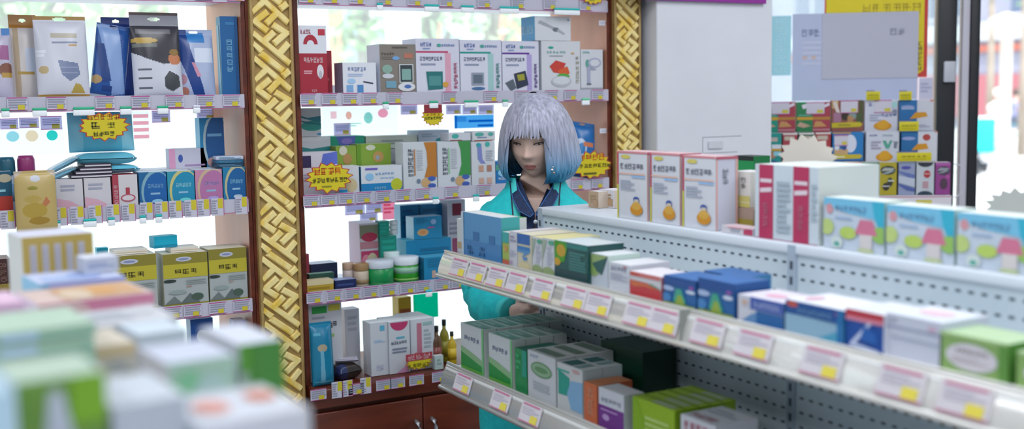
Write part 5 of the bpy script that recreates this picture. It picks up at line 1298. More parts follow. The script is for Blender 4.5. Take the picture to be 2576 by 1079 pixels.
mb.build('wire_hoop', rk)

TAGA = [('r', .28, .60, .82, .98, 'C6C3D0'), ('r', .28, .97, .82, 1, 'B23A86'), ('r', .28, .59, .82, .61, 'B23A86'), ('r', .6, .63, .78, .74, 'C4B840')]
def rbox(px0, px1, pyt, z, off, label, base, art, d=.05, **kw):
    return carton(RACK, 'small_carton', label, 'box', px0, px1, pyt, z, off, d, base, art, **kw)
for k, (a, b, c1, w) in enumerate(((1917, 2001, '128C78', 'leftmost'), (2004, 2089, '237C4C', 'second from left'))):
    rbox(a, b, 257, R1, .14, 'green and red carton in the top row of the rack, %s' % w, c1,
         [('r', .48, .0, 1, 1, 'A03848'), ('r', 0, .40, 1, .50, 'C89C28'), ('r', .48, .40, 1, .5, 'B07C34'), ('p', [(.0, .2), (.1, .34), (.42, .2), (.2, .14)], 'C0A088'), ('p', [(.5, .16), (.56, .36), (.74, .34), (.9, .18)], 'C09058'), ('r', .48, .04, 1, .1, 'B8808C'), ('r', .05, .54, .42, .57, '6CB8A8'), ('p', [(.14, .9), (.3, .95), (.28, .8), (.18, .76)], 'D8D4DC'), ('p', [(.72, .84), (.96, .98), (.98, .88), (.8, .8)], 'D8D4E0')] + TAGA)
rbox(2092, 2172, 253, R1, .14, 'carton with brown figures and a yellow banner in the top row of the rack', '8C5048', [('r', 0, .74, .2, 1, 'C8A070'), ('r', .86, .3, 1, 1, '4C4C28'), ('r', .05, .3, .3, .6, 'A07088'), ('e', .42, .5, .12, .14, '30281C'), ('e', .66, .5, .12, .12, '7C9490'), ('r', .5, .28, .68, .5, 'B08050'), ('r', .78, .3, .95, .6, '445430'), ('p', [(.0, .12), (.9, .14), (.98, .22), (.9, .3), (0, .28)], 'C4B020'), ('r', .2, .19, .6, .22, '6C6420'), ('p', [(.02, .95), (.14, .97), (.26, .6), (.14, .62)], 'D4C8C0')] + TAGA)
rbox(2175, 2258, 252, R1, .14, 'white carton with an orange arc picture in the top row of the rack', 'C6C8D6', [('t', .1, .8, .25, .92, '6C6CA8', 1), ('e', .55, .16, .28, .14, 'C88C1C'), ('e', .56, .2, .18, .16, 'D09A20'), ('t', .5, .46, .96, .56, '7C80AC', 4), ('l', .15, .3, .5, .55, '9CA0B8', 3), ('T', .84, .5, .98, .7, '5C6890', 3), ('e', .9, .85, .1, .1, '9CC8C8')] + TAGA[:1] + TAGA[1:])
rbox(2262, 2348, 252, R1, .14, 'blue and white carton at the right end of the top row of the rack', '1B65A0', [('r', .52, 0, 1, 1, 'C4C6D0'), ('r', .06, .7, .44, .74, 'A0B4D0'), ('e', .24, .78, .2, .05, '8C98C4'), ('p', [(.3, .38), (.48, .6), (.78, .6), (.84, .46), (.5, .40)], 'C88C1C'), ('r', .9, .94, 1, 1, 'C07C6C'), ('l', .58, .1, .9, .2, '9CA0B0', 2)])
rbox(1917, 1966, 336, R2, .07, 'teal carton with a yellow band at the left end of the middle row', '128C84', [('r', .25, .72, .8, .86, 'B8A8A0'), ('r', .5, .46, 1, .62, 'CCD4DC'), ('r', .1, .40, 1, .48, 'C09428'), ('e', .4, .26, .34, .12, 'A87858'), ('p', [(.5, .1), (1, .0), (.6, 0)], '20348C'), ('r', .6, .24, 1, .38, '8CC8D8')])
for k, (a, b, c1, w) in enumerate(((1969, 2006, 'A03C48', 'second from left'), (2009, 2048, '1C5444', 'third from left'), (2051, 2090, 'A0343C', 'fourth from left'))):
    rbox(a, b, 336 - k, R2, .07, 'dark carton behind the cream starburst in the middle row, %s' % w, c1, [('r', .1, .76, .8, .9, 'B8AC9C'), ('r', 0, .95, 1, 1, 'D8D4D0'), ('r', .2, .4, .9, .5, 'B08C40'), ('p', [(.2, .2), (.5, .34), (.9, .2), (.6, .1)], 'A06048')])
rbox(2094, 2172, 333, R2, .07, 'blue carton with a smiling family print and yellow banner in the middle row', '1C74B4', [('r', 0, .95, .6, 1, 'B88C50'), ('e', .58, .62, .2, .3, 'CCD0E0'), ('p', [(.0, .1), (.9, .12), (.98, .2), (.9, .26), (0, .26)], 'C0AC28'), ('r', .1, .16, .4, .2, 'E0DCC0'), ('r', .05, .26, .5, .44, 'C09C70'), ('e', .14, .5, .08, .1, 'D0D4DC'), ('e', .38, .5, .08, .1, '2C508C'), ('r', 0, 0, 1, .06, '1C3C7C'), ('r', .05, .56, .5, .9, 'C4C1CE'), ('r', .05, .88, .5, .91, 'B23A86'), ('r', .05, .55, .5, .57, 'B23A86'), ('r', .3, .59, .46, .69, 'C4B840')])
rbox(2178, 2262, 331, R2, .07, 'white carton with a green letter shape and orange arc in the middle row', 'C4C8D4', [('t', .1, .84, .34, .9, '5C5C9C', 3), ('e', .56, .16, .26, .14, 'C88C1C'), ('e', .57, .2, .17, .17, 'D09A20'), ('p', [(.5, .7), (.6, .7), (.66, .55), (.72, .7), (.8, .7), (.7, .44), (.6, .44)], '4C9C88'), ('T', .84, .44, .96, .68, '4C5870', 3), ('l', .15, .4, .45, .7, '9C94AC', 3), ('t', .5, .84, .8, .9, '8CA4B0', 4)])
rbox(2267, 2358, 331, R2, .07, 'blue and white carton with a red dot in the middle row', '1A639C', [('r', .46, 0, 1, 1, 'C6C8D2'), ('e', .7, .8, .11, .11, 'A8403C'), ('e', .2, .77, .19, .06, '8C98C8'), ('p', [(.28, .38), (.44, .58), (.7, .6), (.76, .42), (.4, .38)], 'C88C1C'), ('r', .92, .96, 1, 1, 'C07C5C')])
RB = [(2127, 2167, 'orange and purple carton with a blue oval in the bottom row', 'B06C38', [('r', 0, 0, 1, .3, '6C2C6C'), ('p', [(0, .5), (1, .5), (1, .2), (.4, .2), (0, .3)], '9C4050'), ('e', .6, .56, .3, .14, 'C8982C'), ('e', .38, .76, .32, .07, 'B0BCDC'), ('e', .38, .76, .26, .05, '3C58A4'), ('e', .55, .14, .3, .05, 'C8B8B4'), ('r', 0, 0, .5, .08, '3C3C8C')]),
      (2169, 2209, 'green carton with a silver swoosh in the bottom row', '12764A', [('e', .5, .76, .44, .13, '1C3434'), ('p', [(.1, .74), (.3, .84), (.9, .82), (.7, .74)], '8C949C'), ('p', [(.1, .66), (.5, .68), (.95, .76), (.5, .72)], 'A8A8B0'), ('e', .5, .34, .26, .16, '1C2C2C'), ('r', .2, .4, .8, .43, '8CA098'), ('e', .55, .24, .15, .06, '402830')]),
      (2211, 2256, 'yellow carton with a silver swoosh in the bottom row', 'A89A24', [('e', .5, .76, .44, .14, '3C4430'), ('p', [(.1, .74), (.3, .84), (.9, .82), (.7, .74)], 'A4A8A4'), ('p', [(.1, .64), (.5, .66), (.95, .76), (.5, .72)], '9CA8B4'), ('e', .62, .4, .16, .14, '343828'), ('e', .4, .26, .2, .12, '302C24'), ('r', .5, .42, .85, .46, 'C8CCC8'), ('r', .2, .26, .6, .29, 'C8C8D0')]),
      (2260, 2302, 'lavender grey carton with blue waves in the bottom row', '8C96B4', [('p', [(0, .74), (1, .62), (1, .52), (.6, .54), (0, .7)], '5C6CA8'), ('p', [(0, .36), (1, .2), (1, .1), (.5, .14), (0, .3)], '4C5C9C'), ('p', [(0, .6), (1, .5), (1, .24), (0, .38)], 'B4BCCC'), ('e', .45, .84, .3, .05, '4C489C')]),
      (2305, 2350, 'white carton with black arcs and a red dot in the bottom row', 'B8C0C8', [('e', .5, 1, .44, .14, '2C303C', 180, 360), ('e', .5, 0, .44, .12, '2C3C4C', 0, 180), ('e', .6, .64, .2, .12, 'A8383C'), ('r', .35, .64, .8, .66, 'C8B8B8'), ('l', .35, .2, .7, .42, 'C0808C', 4)]),
      (2353, 2391, 'magenta purple carton with a silver swoosh at the right end of the bottom row', '8C3C84', [('r', 0, .9, 1, 1, 'A0589C'), ('e', .55, .74, .44, .14, '4C3C54'), ('p', [(.1, .74), (.3, .84), (.95, .82), (.7, .74)], '8C949C'), ('p', [(.05, .66), (.5, .68), (.95, .76), (.5, .72)], '98A0A4'), ('e', .55, .34, .26, .17, '4C3448'), ('e', .8, .56, .15, .06, 'A85090')])]
for a, b, lab, c, art in RB:
    rbox(a, b, 409, R3, .006, lab, c, art, .055, top='D0CCC8')
rbox(2092, 2124, 411, R3, .02, 'small cyan tipped carton beside the crimson striped display in the bottom row', '2C94B4', [('r', 0, .9, 1, 1, '4CC0E0'), ('l', .1, .2, .9, .7, '7CC0D4', 3)], .034)
def yclip(px0, px1, py0, py1, off, label):
    P = RACK.P + RACK.n * off
    A, B = hit(px0, (py0 + py1) / 2, P, RACK.n), hit(px1, (py0 + py1) / 2, P, RACK.n)
    w, zt, zb = (B - A).dot(RACK.u), hit(px0, py0, P, RACK.n).z, hit(px0, py1, P, RACK.n).z
    h = zt - zb
    mb = MB()
    mb.bbox(-w / 2, w / 2, -.001, .001, 0, h, mat('C8BC10', .4), .0006)
    put_art(mb, [('t', .12, .46, .88, .66, '8C8418', 5), ('l', .15, .2, .85, .3, '9C9420', 1)], (-w / 2, -.001, 0), (1, 0, 0), (0, 0, 1), (0, -1, 0), w, h)
    mb.box(-w / 2, -w / 2 + w * .6, -.0012, .0012, h + .0002, h + .004, mat('6C6490', .4))
    c = (A + B) / 2
    return tag(mb.build('yellow_label', loc=(c.x, c.y, zb), rz=RACK.rz), label, 'label')
yclip(2179, 2214, 230, 252, .13, 'yellow label standing above the white arc carton on the rack')
yclip(2262, 2294, 230, 252, .13, 'yellow label standing above the blue and white carton on the rack')
yclip(2262, 2311, 306, 330, .062, 'yellow label in front of the upper blue and white carton')
yclip(2256, 2343, 384, 406, -.002, 'wide yellow label below the blue and white carton with the red dot')
yclip(2096, 2100, 384, 386, .05, 'tiny') if False else None

# ------------------------------------------------------------------ papers on the entrance glass
sheet(GL, 'poster', 'bright yellow poster with a red edge on the entrance glass', 2074, 2334, -70, 196, 'C63C34', [('r', .015, .03, .965, 1, 'DCC808'), ('t', .36, .60, .94, .70, 'B8A410', 6), ('t', .1, .78, .36, .84, 'C89810', 3), ('T', .88, .06, .95, .34, '6C6420', 6), ('p', [(.82, 0), (1, 0), (1, .16), (.98, .08), (.93, .04)], 'C63C34')], -.010, 'poster')
sheet(GL, 'notice_sheet', 'large pale blue notice sheet on the entrance glass behind the smaller grey one', 1993, 2309, 32, 252, 'B4BCD8', [('t', .07, .74, .22, .82, '7C88A8', 3), ('l', .08, .4, .24, .7, 'C0C4DC', 5), ('e', .1, .5, .02, .02, 'C8B0A8'), ('e', .17, .5, .02, .02, 'C8B0A8')], -.0155, 'poster')
sheet(GL, 'notice_sheet', 'smaller grey notice sheet overlapping the large pale blue one', 2068, 2310, 33, 197, 'B6B6C6', [('t', .70, .66, .86, .76, '84889C', 2)], -.018, 'poster')
sheet(GL, 'window_decal', 'frosted strip with faint vertical lettering on the entrance glass by the white column', 1932, 1990, 40, 190, paper('B8D0D8'), [('T', .3, .05, .8, .98, paper('F4F8FA'), 9)], -.0085, 'decal')
sheet(GL, 'notice_sheet', 'pale sheet hanging beside the black door frame above the rack', 2312, 2346, 196, 250, 'C8C6DC', [('l', .1, .3, .9, .8, 'A8A8C4', 3)], -.012, 'poster')

# ------------------------------------------------------------------ cartons stacked on the left foreground gondola
def FG(y):
    return Frame((0, y, 0), radians(5))
def fbox(y, name, label, px0, px1, pyt, z, d, base, art=(), **kw):
    return carton(FG(y), name, label, 'box', px0, px1, pyt, z, 0, d, base, art, **kw)
def zpx(px, py, y):
    return hit(px, py, (0, y, 0), FG(y).n).z
ZF = ZD
y_ = 1.93
a = fbox(y_, 'display_carton', 'yellow display carton with a row of white slots on the left foreground gondola', 60, 241, 592, ZF, .11, 'B8A448', [('r', 0, .50, 1, 1, 'B09A50'), ('r', 0, .0, 1, .5, 'B4A22C')] + [('r', .1 + .17 * k, .56, .19 + .17 * k, .92, 'BDBCC4') for k in range(5)] + [('r', .12 + .17 * k, .58, .17 + .17 * k, .9, 'A8A8B8') for k in range(5)], side='C2C0BC', right='CFCCDC', top='C8C8D8')
y_ = 1.74
b = fbox(y_, 'wound_carton', 'flat lavender carton with a light blue end below the yellow display carton', 104, 322, 706, ZF, .12, 'B4B6C4', [('r', 0, 0, .1, 1, '5CA4CC'), ('r', .1, .75, 1, 1, '8C98D0'), ('l', .2, .2, .9, .6, 'C0B8BC', 2)], side='64A8CC', top='B8C0DC', tart=[('r', .1, .1, .5, .5, '9CB0D8'), ('e', .6, .4, .2, .3, '8CA0D0')])
c_ = fbox(1.79, 'pill_carton', 'small grey white carton on the flat lavender carton', 212, 300, 648, TOP[b.name], .05, 'BCC2D0', [('l', .1, .3, .9, .7, '94A0C0', 2)], top='D0D4E0', right='A8B4D8')
y_ = 1.55
p = fbox(y_, 'pad_carton', 'flat pink carton with an orange print on the left foreground gondola', 100, 394, 752, ZF, .13, 'C890A0', [('r', 0, .5, 1, 1, 'C8809C'), ('e', .3, .6, .2, .4, 'CDB0B0'), ('r', .8, .2, 1, .9, 'D0A0B4')], side='CFB4CC', top='C8B0A8', tart=[('r', .25, .1, .95, .9, 'BF9468'), ('e', .4, .4, .14, .3, 'C8B49C'), ('e', .65, .5, .12, .3, 'C49050')])
p2 = fbox(1.43, 'pad_carton', 'pale pink carton at the left edge of the left foreground gondola', -40, 74, 765, ZF, .10, 'CDA8C8', [('r', .75, 0, 1, .8, 'B890AC'), ('l', .2, .3, .7, .6, 'D8B8D4', 2)], top='D4B0C8')
y_ = 1.38
q = fbox(y_, 'pill_carton', 'long pale grey carton with faint lettering in front of the pink carton', 172, 456, 815, ZF, .11, 'B7BAC0', [('l', .1, .3, .9, .8, 'A4A8B4', 2), ('e', .05, .6, .04, .2, 'C8A0A8'), ('r', 0, 0, 1, .2, 'C8AC84')], top='BDBFC4', right='B4B8C0', tart=[('l', .1, .2, .9, .8, 'A8ACB8', 3)])
zs = ZF
for k in range(4):
    g = fbox(1.175 + .004 * k, 'mint_carton', 'flat mint green carton, %s of the pile at the left edge' % ('lowest', 'second from below', 'third from below', 'topmost')[k], -60, 240 + (4 * (k % 2)), 938 - 36 * k, zs, .12, '98B8A4', [('r', 0, .1, 1, .3, '84BCAC'), ('r', .18, .2, .5, .8, 'AAC4DC'), ('l', .55, .3, .95, .7, 'A8C8AC', 2)], top='A4BCA8', right='A0B890', group='mint green cartons in the left foreground')
    zs = TOP[g.name]
y_ = 1.22
t1 = fbox(y_, 'pill_carton', 'beige carton with a brown print standing right of the mint green pile', 246, 350, 868, ZF, .10, 'BBB5AC', [('r', .55, .3, .95, .75, '9C9080'), ('l', .3, .76, .9, .86, '9CA0A8', 2), ('r', 0, .9, 1, 1, 'C4B090')], top='C2B8A8', right='B0A89C')
t2 = fbox(1.30, 'pill_carton', 'pale blue carton with a brown band behind the carton with the leaf picture', 352, 478, 836, ZF, .08, 'B4C0CC', [('r', 0, .1, 1, .45, 'B49480'), ('e', .1, .7, .08, .1, '8CA0B8')], top='BCC8D4', right='A8B4C0')
y_ = 1.02
l1 = fbox(y_, 'leaf_carton', 'white carton with a green leaf picture in the left foreground', 428, 600, 905, ZF, .09, '9CBCAA', [('p', [(0, .2), (.3, 0), (.4, .5), (.2, .9), (0, .8)], '7CA8A4'), ('e', .3, .8, .24, .14, '7CB890'), ('e', .62, .7, .3, .2, 'A4C0BC'), ('e', .72, .36, .3, .22, '8CB85C'), ('e', .66, .14, .1, .07, '4C78A4'), ('p', [(.1, .6), (.3, .5), (.6, .1), (.3, .0)], '90BC94')], side='B8B4B8', top='B8BED0', right='A0B8B0')
y_ = 1.08
w1 = fbox(1.07, 'syrup_carton', 'tall white carton with a green front in the left foreground', 606, 718, 862, ZF, .11, '4C8A30', [('r', .5, 0, 1, .6, '5E9C10'), ('r', 0, 0, .2, .8, '8CA494'), ('r', .3, .6, 1, 1, '3F7C34')], side='B6B8C4', top='C2C8D6', right='5C9420')
f1 = fbox(.86, 'leaf_carton', 'green carton with a white peak on its front at the lower left', 52, 282, 950, ZF, .08, '5C8430', [('p', [(.0, 0), (.36, .95), (.5, .95), (1, .1), (1, 0)], 'A8B0BC'), ('p', [(.7, .5), (1, .7), (1, .2)], '3C5C28'), ('r', .6, .8, 1, 1, '6C9C18')], side='A8C4D8', top='A4B8A8', right='B8B4B0')
f2 = fbox(.80, 'pill_carton', 'pale blue carton cut off by the lower left corner', -60, 44, 985, ZF, .05, 'A8C8D8', [('l', .1, .3, .9, .8, '8CB4CC', 3)], top='B8D0DC', right='A8C4D4')
f3 = fbox(.84, 'cotton_carton', 'plain white carton with red print at the bottom edge of the left foreground', 506, 790, 1052, ZF, .10, 'BABEC8', [('l', .1, .4, .9, .8, 'A8ACB8', 3)], side='B8BEC8', top='BBC0CA', right='B4B8C2', tart=[('e', .3, .5, .16, .22, 'C08478'), ('e', .8, .6, .14, .18, 'B86C50')])
f4 = fbox(.86, 'pill_carton', 'plain grey white carton at the bottom edge left of the white one', 292, 484, 1010, ZF, .10, 'A9B1BC', [('l', .1, .5, .9, .8, '9CA4B0', 3)], side='B0B8C0', top='B4BCC6')
# ------------------------------------------------------------------ the woman between the shelving and the gondola
PD = 3.24
_h = EYE + ray(1347, 350) * PD
TH = radians(-34)
PERS = Vector((_h.x, _h.y, 0))
skin_m = mat('C9AB9E', .5, Subsurface_Weight=0.06)
lip_m, dark_m, white_eye = mat('B0716A', .45), mat('2A1E1C', .5), mat('CFC8C4', .3)
YAWH, PIT = radians(-15), radians(13)
HC = Vector((0.004, -.012, 1.536))
HM = Matrix.Rotation(YAWH, 3, 'Z') @ Matrix.Rotation(PIT, 3, 'X')
def hw(p):
    return HM @ Vector(p) + HC
def g2(x, z, cx, cz, sx, sz):
    return math.exp(-((x - cx) / sx) ** 2 - ((z - cz) / sz) ** 2)
def face_pt(lat, lon):
    """head surface point; lon 0 faces forward (-y)"""
    x = .073 * cos(lat) * sin(lon)
    y = -.094 * cos(lat) * cos(lon)
    z = .112 * sin(lat)
    low = max(0.0, (-.012 - z) / .10)
    x *= 1 - .37 * low ** 1.6
    if y > 0:
        y *= 1 - .55 * low
    front = max(0.0, cos(lon)) * max(0.0, cos(lat)) ** .3
    if y < 0:
        y *= 1 + .16 * low ** 1.5 - .04 * g2(x, z, 0, 0, .2, .03)
        dy = .0
        ax = abs(x)
        dy -= .0145 * g2(ax, z, 0, -.027, .011, .011) + .007 * g2(ax, z, 0, -.010, .009, .018) + .006 * g2(ax, z, .010, -.030, .008, .006)
        dy += .0065 * g2(ax, z, .031, .004, .017, .010)
        dy -= .002 * g2(ax, z, .028, .026, .024, .008)
        dy -= .005 * g2(ax, z, .040, -.024, .020, .018)
        dy -= .0065 * g2(ax, z, 0, -.0565, .013, .0038) + .0060 * g2(ax, z, 0, -.0660, .012, .0045)
        dy += .0045 * g2(ax, z, 0, -.0615, .024, .0022)
        dy += .003 * g2(ax, z, 0, -.077, .018, .005)
        dy -= .006 * g2(ax, z, 0, -.094, .018, .014)
        y += dy * front
    return (x, y, z)
hm = MB()
NL, NA = 72, 96
V = [hw(face_pt(-pi / 2 + pi * (i + .5) / NL, 2 * pi * k / NA)) for i in range(NL) for k in range(NA)]
Fs = [(i * NA + k, i * NA + (k + 1) % NA, (i + 1) * NA + (k + 1) % NA, (i + 1) * NA + k) for i in range(NL - 1) for k in range(NA)]
Fs += [tuple(range(NA))[::-1], tuple((NL - 1) * NA + k for k in range(NA))]
hm.mesh(V, Fs, skin_m, True)
for s in (-1, 1):   # ears
    hm.lathe([(.001, -.006), (.016, -.005), (.019, .0), (.014, .005), (.002, .006)], skin_m, 16, hw((s * .074, .008, -.008)), True, .5, 1.0)
def skinned(chains, levels=2):
    """chains: lists of (x, y, z, r); chains whose first point repeats an earlier joint grow from it"""
    me = bpy.data.meshes.new('joints')
    vs, es, rs, idx = [], [], [], {}
    for ch in chains:
        prev = None
        for (x, y, z, r) in ch:
            k = (round(x, 4), round(y, 4), round(z, 4))
            if k not in idx:
                idx[k] = len(vs)
                vs.append((x, y, z))
                rs.append(r)
            if prev is not None and prev != idx[k]:
                es.append((prev, idx[k]))
            prev = idx[k]
    me.from_pydata(vs, es, [])
    o = bpy.data.objects.new('joints', me)
    COL.objects.link(o)
    sk = o.modifiers.new('skin', 'SKIN')
    sk.use_smooth_shade = True
    sk.branch_smoothing = .3
    for i, r in enumerate(rs):
        me.skin_vertices[0].data[i].radius = (r, r)
    me.skin_vertices[0].data[0].use_root = True
    sb = o.modifiers.new('sub', 'SUBSURF')
    sb.levels = levels
    sb.render_levels = levels
    dg = bpy.context.evaluated_depsgraph_get()
    out = bpy.data.meshes.new_from_object(o.evaluated_get(dg))
    bpy.data.objects.remove(o)
    bpy.data.meshes.remove(me)
    bm = bmesh.new()
    bm.from_mesh(out)
    bad = [e for e in bm.edges if len(e.link_faces) > 2]
    if bad:
        bmesh.ops.split_edges(bm, edges=bad)
    bmesh.ops.holes_fill(bm, edges=[e for e in bm.edges if e.is_boundary], sides=0)
    bmesh.ops.recalc_face_normals(bm, faces=list(bm.faces))
    bm.to_mesh(out)
    bm.free()
    return out
def arm(s, elbow, wrist):
    return [(0, .012, 1.30, .085), (s * .085, .012, 1.325, .052), (s * .135, .014, 1.305, .046), (s * .16, .028, 1.20, .038), (*elbow, .034), ((elbow[0] + wrist[0]) / 2, (elbow[1] + wrist[1]) / 2, (elbow[2] + wrist[2]) / 2, .030), (*wrist, .022)]
WL, WR = (-.072, -.150, 1.070), (.064, -.158, 1.052)
body_chains = [[(0, .0, .88, .115), (0, .0, 1.0, .10), (0, .005, 1.15, .105), (0, .012, 1.30, .085), (-.001, .012, 1.375, .044), (0, .004, 1.43, .043), (.0, -.005, 1.475, .040)],
               arm(-1, (-.168, .03, 1.09), WL), arm(1, (.168, .03, 1.09), WR)]
for s in (-1, 1):
    body_chains.append([(0, .0, .88, .115), (s * .08, .0, .80, .088), (s * .082, -.006, .62, .068), (s * .08, -.008, .46, .052), (s * .08, .01, .28, .048), (s * .08, .015, .09, .032), (s * .083, -.03, .045, .030), (s * .088, -.11, .032, .028)])
def hand_chains(s, W, z0):
    """hand reaching inward across the belly; palm, four curled fingers, a thumb from the palm's side"""
    W = Vector(W)
    out = []
    d = Vector((-s, -.12, 0)).normalized()     # direction of the fingers
    u = Vector((0, 0, 1))
    P = W + d * .04
    for i, (off, L, r) in enumerate(((.026, .062, .0078), (.009, .070, .0082), (-.008, .064, .0078), (-.024, .050, .0070))):
        b = P + u * off + d * (.030 - abs(i - 1.4) * .003)
        c1, c2 = b + d * L * .42 + Vector((0, -.008, -.002)), b + d * L * .72 + Vector((0, .004, -.006))
        e = b + d * L * .86 + Vector((0, .020, -.010))
        out.append([(*(P - d * .015 + u * off * .55), .011), (*b, r * 1.08), (*c1, r), (*c2, r * .93), (*e, r * .82)])
    t0 = W + d * .022 + u * .020
    t1 = t0 + u * .018 + d * .022 + Vector((0, -.008, 0))
    out.append([(*t0, .011), (*t1, .0095), (*(t1 + d * .022 + u * .004), .0085), (*(t1 + d * .038), .0070)])
    palm = [(*W, .021), (*(W + d * .025), .024), (*(W + d * .05), .025), (*(W + d * .066), .020)]
    return out, palm
jm = bmesh.new()
parts_m = [skinned(body_chains)]
for s, W in ((-1, WL), (1, WR)):
    fs, palm = hand_chains(s, W, 0)
    pmz = skinned([palm])
    for v in pmz.vertices:      # a palm is flat, not round
        v.co.y = W[1] - .012 + (v.co.y - W[1] + .0) * .62
    parts_m.append(pmz)
    parts_m += [skinned([f]) for f in fs]
for pmsh in parts_m:
    jm.from_mesh(pmsh)
    bpy.data.meshes.remove(pmsh)
tmp = bpy.data.meshes.new('union')
i0 = len(jm.verts)
jm.to_mesh(tmp)
jm.free()
hv, hf = [tuple(v) for v in hm.v], hm.f
tv = [tuple(v.co) for v in tmp.vertices]
tf = [tuple(p.vertices) for p in tmp.polygons]
bpy.data.meshes.remove(tmp)
um = bpy.data.meshes.new('union')
um.from_pydata(tv + hv, [], tf + [tuple(i + len(tv) for i in f) for f in hf])
uo = bpy.data.objects.new('union', um)
COL.objects.link(uo)
rmd = uo.modifiers.new('remesh', 'REMESH')
rmd.mode = 'VOXEL'
rmd.voxel_size = .0032
rmd.use_smooth_shade = True
smd = uo.modifiers.new('smooth', 'SMOOTH')
smd.iterations = 2
smd.factor = .4
_dg = bpy.context.evaluated_depsgraph_get()
bmsh = bpy.data.meshes.new_from_object(uo.evaluated_get(_dg))
bpy.data.objects.remove(uo)
bpy.data.meshes.remove(um)
HI = HM.inverted()
pb = MB()
i_sk, i_lip = pb.mi(skin_m), pb.mi(lip_m)
pb.v = [tuple(v.co) for v in bmsh.vertices]
for p in bmsh.polygons:
    c = HI @ (Vector(p.center) - HC)
    lip = c.y < -.06 and ((c.x / .0185) ** 2 + ((c.z + .0615) / (.0078 if c.z > -.0615 else .0090)) ** 2) < 1
    pb.f.append(tuple(p.vertices))
    pb.m.append(i_lip if lip else i_sk)
    pb.sm.append(True)
bpy.data.meshes.remove(bmsh)
def on_face(x, z, lift=.001):
    """point on the face skin for head coordinates x, z"""
    lat0 = math.asin(max(-.99, min(.99, z / .112)))
    best = None
    for k in range(-45, 46):
        p = face_pt(lat0, radians(k))
        if best is None or abs(p[0] - x) < abs(best[0] - x):
            best = p
    return Vector((x, best[1] - lift, z))
for s in (-1, 1):
    ex, ez = s * .0315, .003
    # lowered gaze: sliver of the eye, lid edge with lashes, brow
    n = 12
    top = [on_face(ex - .0135 + .027 * i / n, ez + .0004 + .0022 * sin(pi * i / n), .0018) for i in range(n + 1)]
    bot = [on_face(ex - .0135 + .027 * i / n, ez + .0 - .0024 * sin(pi * i / n) ** .9, .0014) for i in range(n + 1)]
    for i in range(n):
        pb.face([hw(top[i]), hw(bot[i]), hw(bot[i + 1]), hw(top[i + 1])][::-1], white_eye)
    ic = on_face(ex - .001, ez - .0002, .0026)
    pb.face([hw(ic + Vector((.0050 * cos(2 * pi * k / 14), 0, .0021 * sin(2 * pi * k / 14)))) for k in range(14)], mat('3A2620', .25))
    pb.tube([hw(p + Vector((0, -.001, .0004))) for p in top], [.0006] + [.0014] * (n - 1) + [.0009], dark_m, 6)
    pb.tube([hw(p + Vector((0, -.0004, 0))) for p in bot], [.0003] + [.0006] * (n - 1) + [.0003], mat('6A463C', .6), 6)
    crease = [on_face(ex - .0145 + .029 * i / n, ez + .0046 + .0040 * sin(pi * i / n), .0003) for i in range(n + 1)]
    pb.tube([hw(p) for p in crease], .0005, mat('A07462', .6), 5)
    br = [on_face(ex + s * (-.016 + .036 * i / 8), .0225 + .0035 * sin(pi * (i / 8) ** .8) - .003 * (i / 8), .0010) for i in range(9)]
    pb.tube([hw(p) for p in br], [.0014, .0022, .0024, .0024, .0022, .0019, .0015, .0011, .0006], mat('5A4A48', .7), 6, flat=.6)
    nn = on_face(s * .0065, -.0368, .0002)
    pb.lathe([(.0008, 0), (.0024, .0004), (.0008, .0012)], mat('7C5044', .7), 10, hw(nn))
person = pb.build('person', loc=PERS, rz=TH)
tag(person, 'person with a silver to blue bob in a turquoise cardigan, looking down with clasped hands', 'person')

# ------------------------------------------------------------------ clothing
def wrinkle(p, a=.004, f=34):
    return Vector((sin(f * p[2] + 9 * p[0]) * a * .5, sin(f * .8 * p[2] + 11 * p[0] + 2) * a, 0))
def garment(rings, gap, cols, mats_, n=44, thick=.004, wr=.003, zsub=4):
    """open-front garment shell; cols: list of (width, material) bands next to the opening"""
    R = []
    for (a, b) in zip(rings, rings[1:]):
        for k in range(zsub):
            t = k / zsub
            t2 = t * t * (3 - 2 * t) * .35 + t * .65
            R.append(tuple(a[i] + (b[i] - a[i]) * t2 for i in range(len(a))))
    R.append(rings[-1])
    mb = MB()
    G = []
    for (z, rx, ry, yc) in R:
        g = gap(z)
        row = []
        ds = [g]
        for w, _ in cols:
            ds.append(ds[-1] + w)
        aa = [math.asin(min(.98, d / rx)) if d < rx else pi / 2 for d in ds]
        rest = [aa[-1] + (2 * pi - 2 * aa[-1]) * k / n for k in range(1, n)]
        ang = aa + rest + [2 * pi - a for a in aa[::-1]]
        for a in ang:
            ca, sa = cos(a), sin(a)
            x = rx * math.copysign(abs(sa) ** .88, sa)
            y = yc - ry * math.copysign(abs(ca) ** .88, ca)
            p = Vector((x, y, z))
            row.append(p + wrinkle(p, wr))
        G.append(row)
    m = len(G[0])
    nc = len(cols)
    for j in range(len(G) - 1):
        for i in range(m - 1):
            ii = i if i < nc else (m - 2 - i if m - 2 - i < nc else -1)
            mm = cols[ii][1] if ii >= 0 else mats_
            mb.face([G[j][i], G[j + 1][i], G[j + 1][i + 1], G[j][i + 1]], mm, True)
    # inner side gives the cloth its thickness
    for j in range(len(G) - 1):
        for i in range(m - 1):
            q = [G[j][i], G[j][i + 1], G[j + 1][i + 1], G[j + 1][i]]
            mb.face([Vector((p.x * (1 - thick / .15), p.y * (1 - thick / .1), p.z)) for p in q], mats_, True)
    for side in (0, m - 1):
        for j in range(len(G) - 1):
            a, b = G[j][side], G[j + 1][side]
            f = lambda p: Vector((p.x * (1 - thick / .15), p.y * (1 - thick / .1), p.z))
            mb.face([a, b, f(b), f(a)], cols[0][1], True)
    return mb
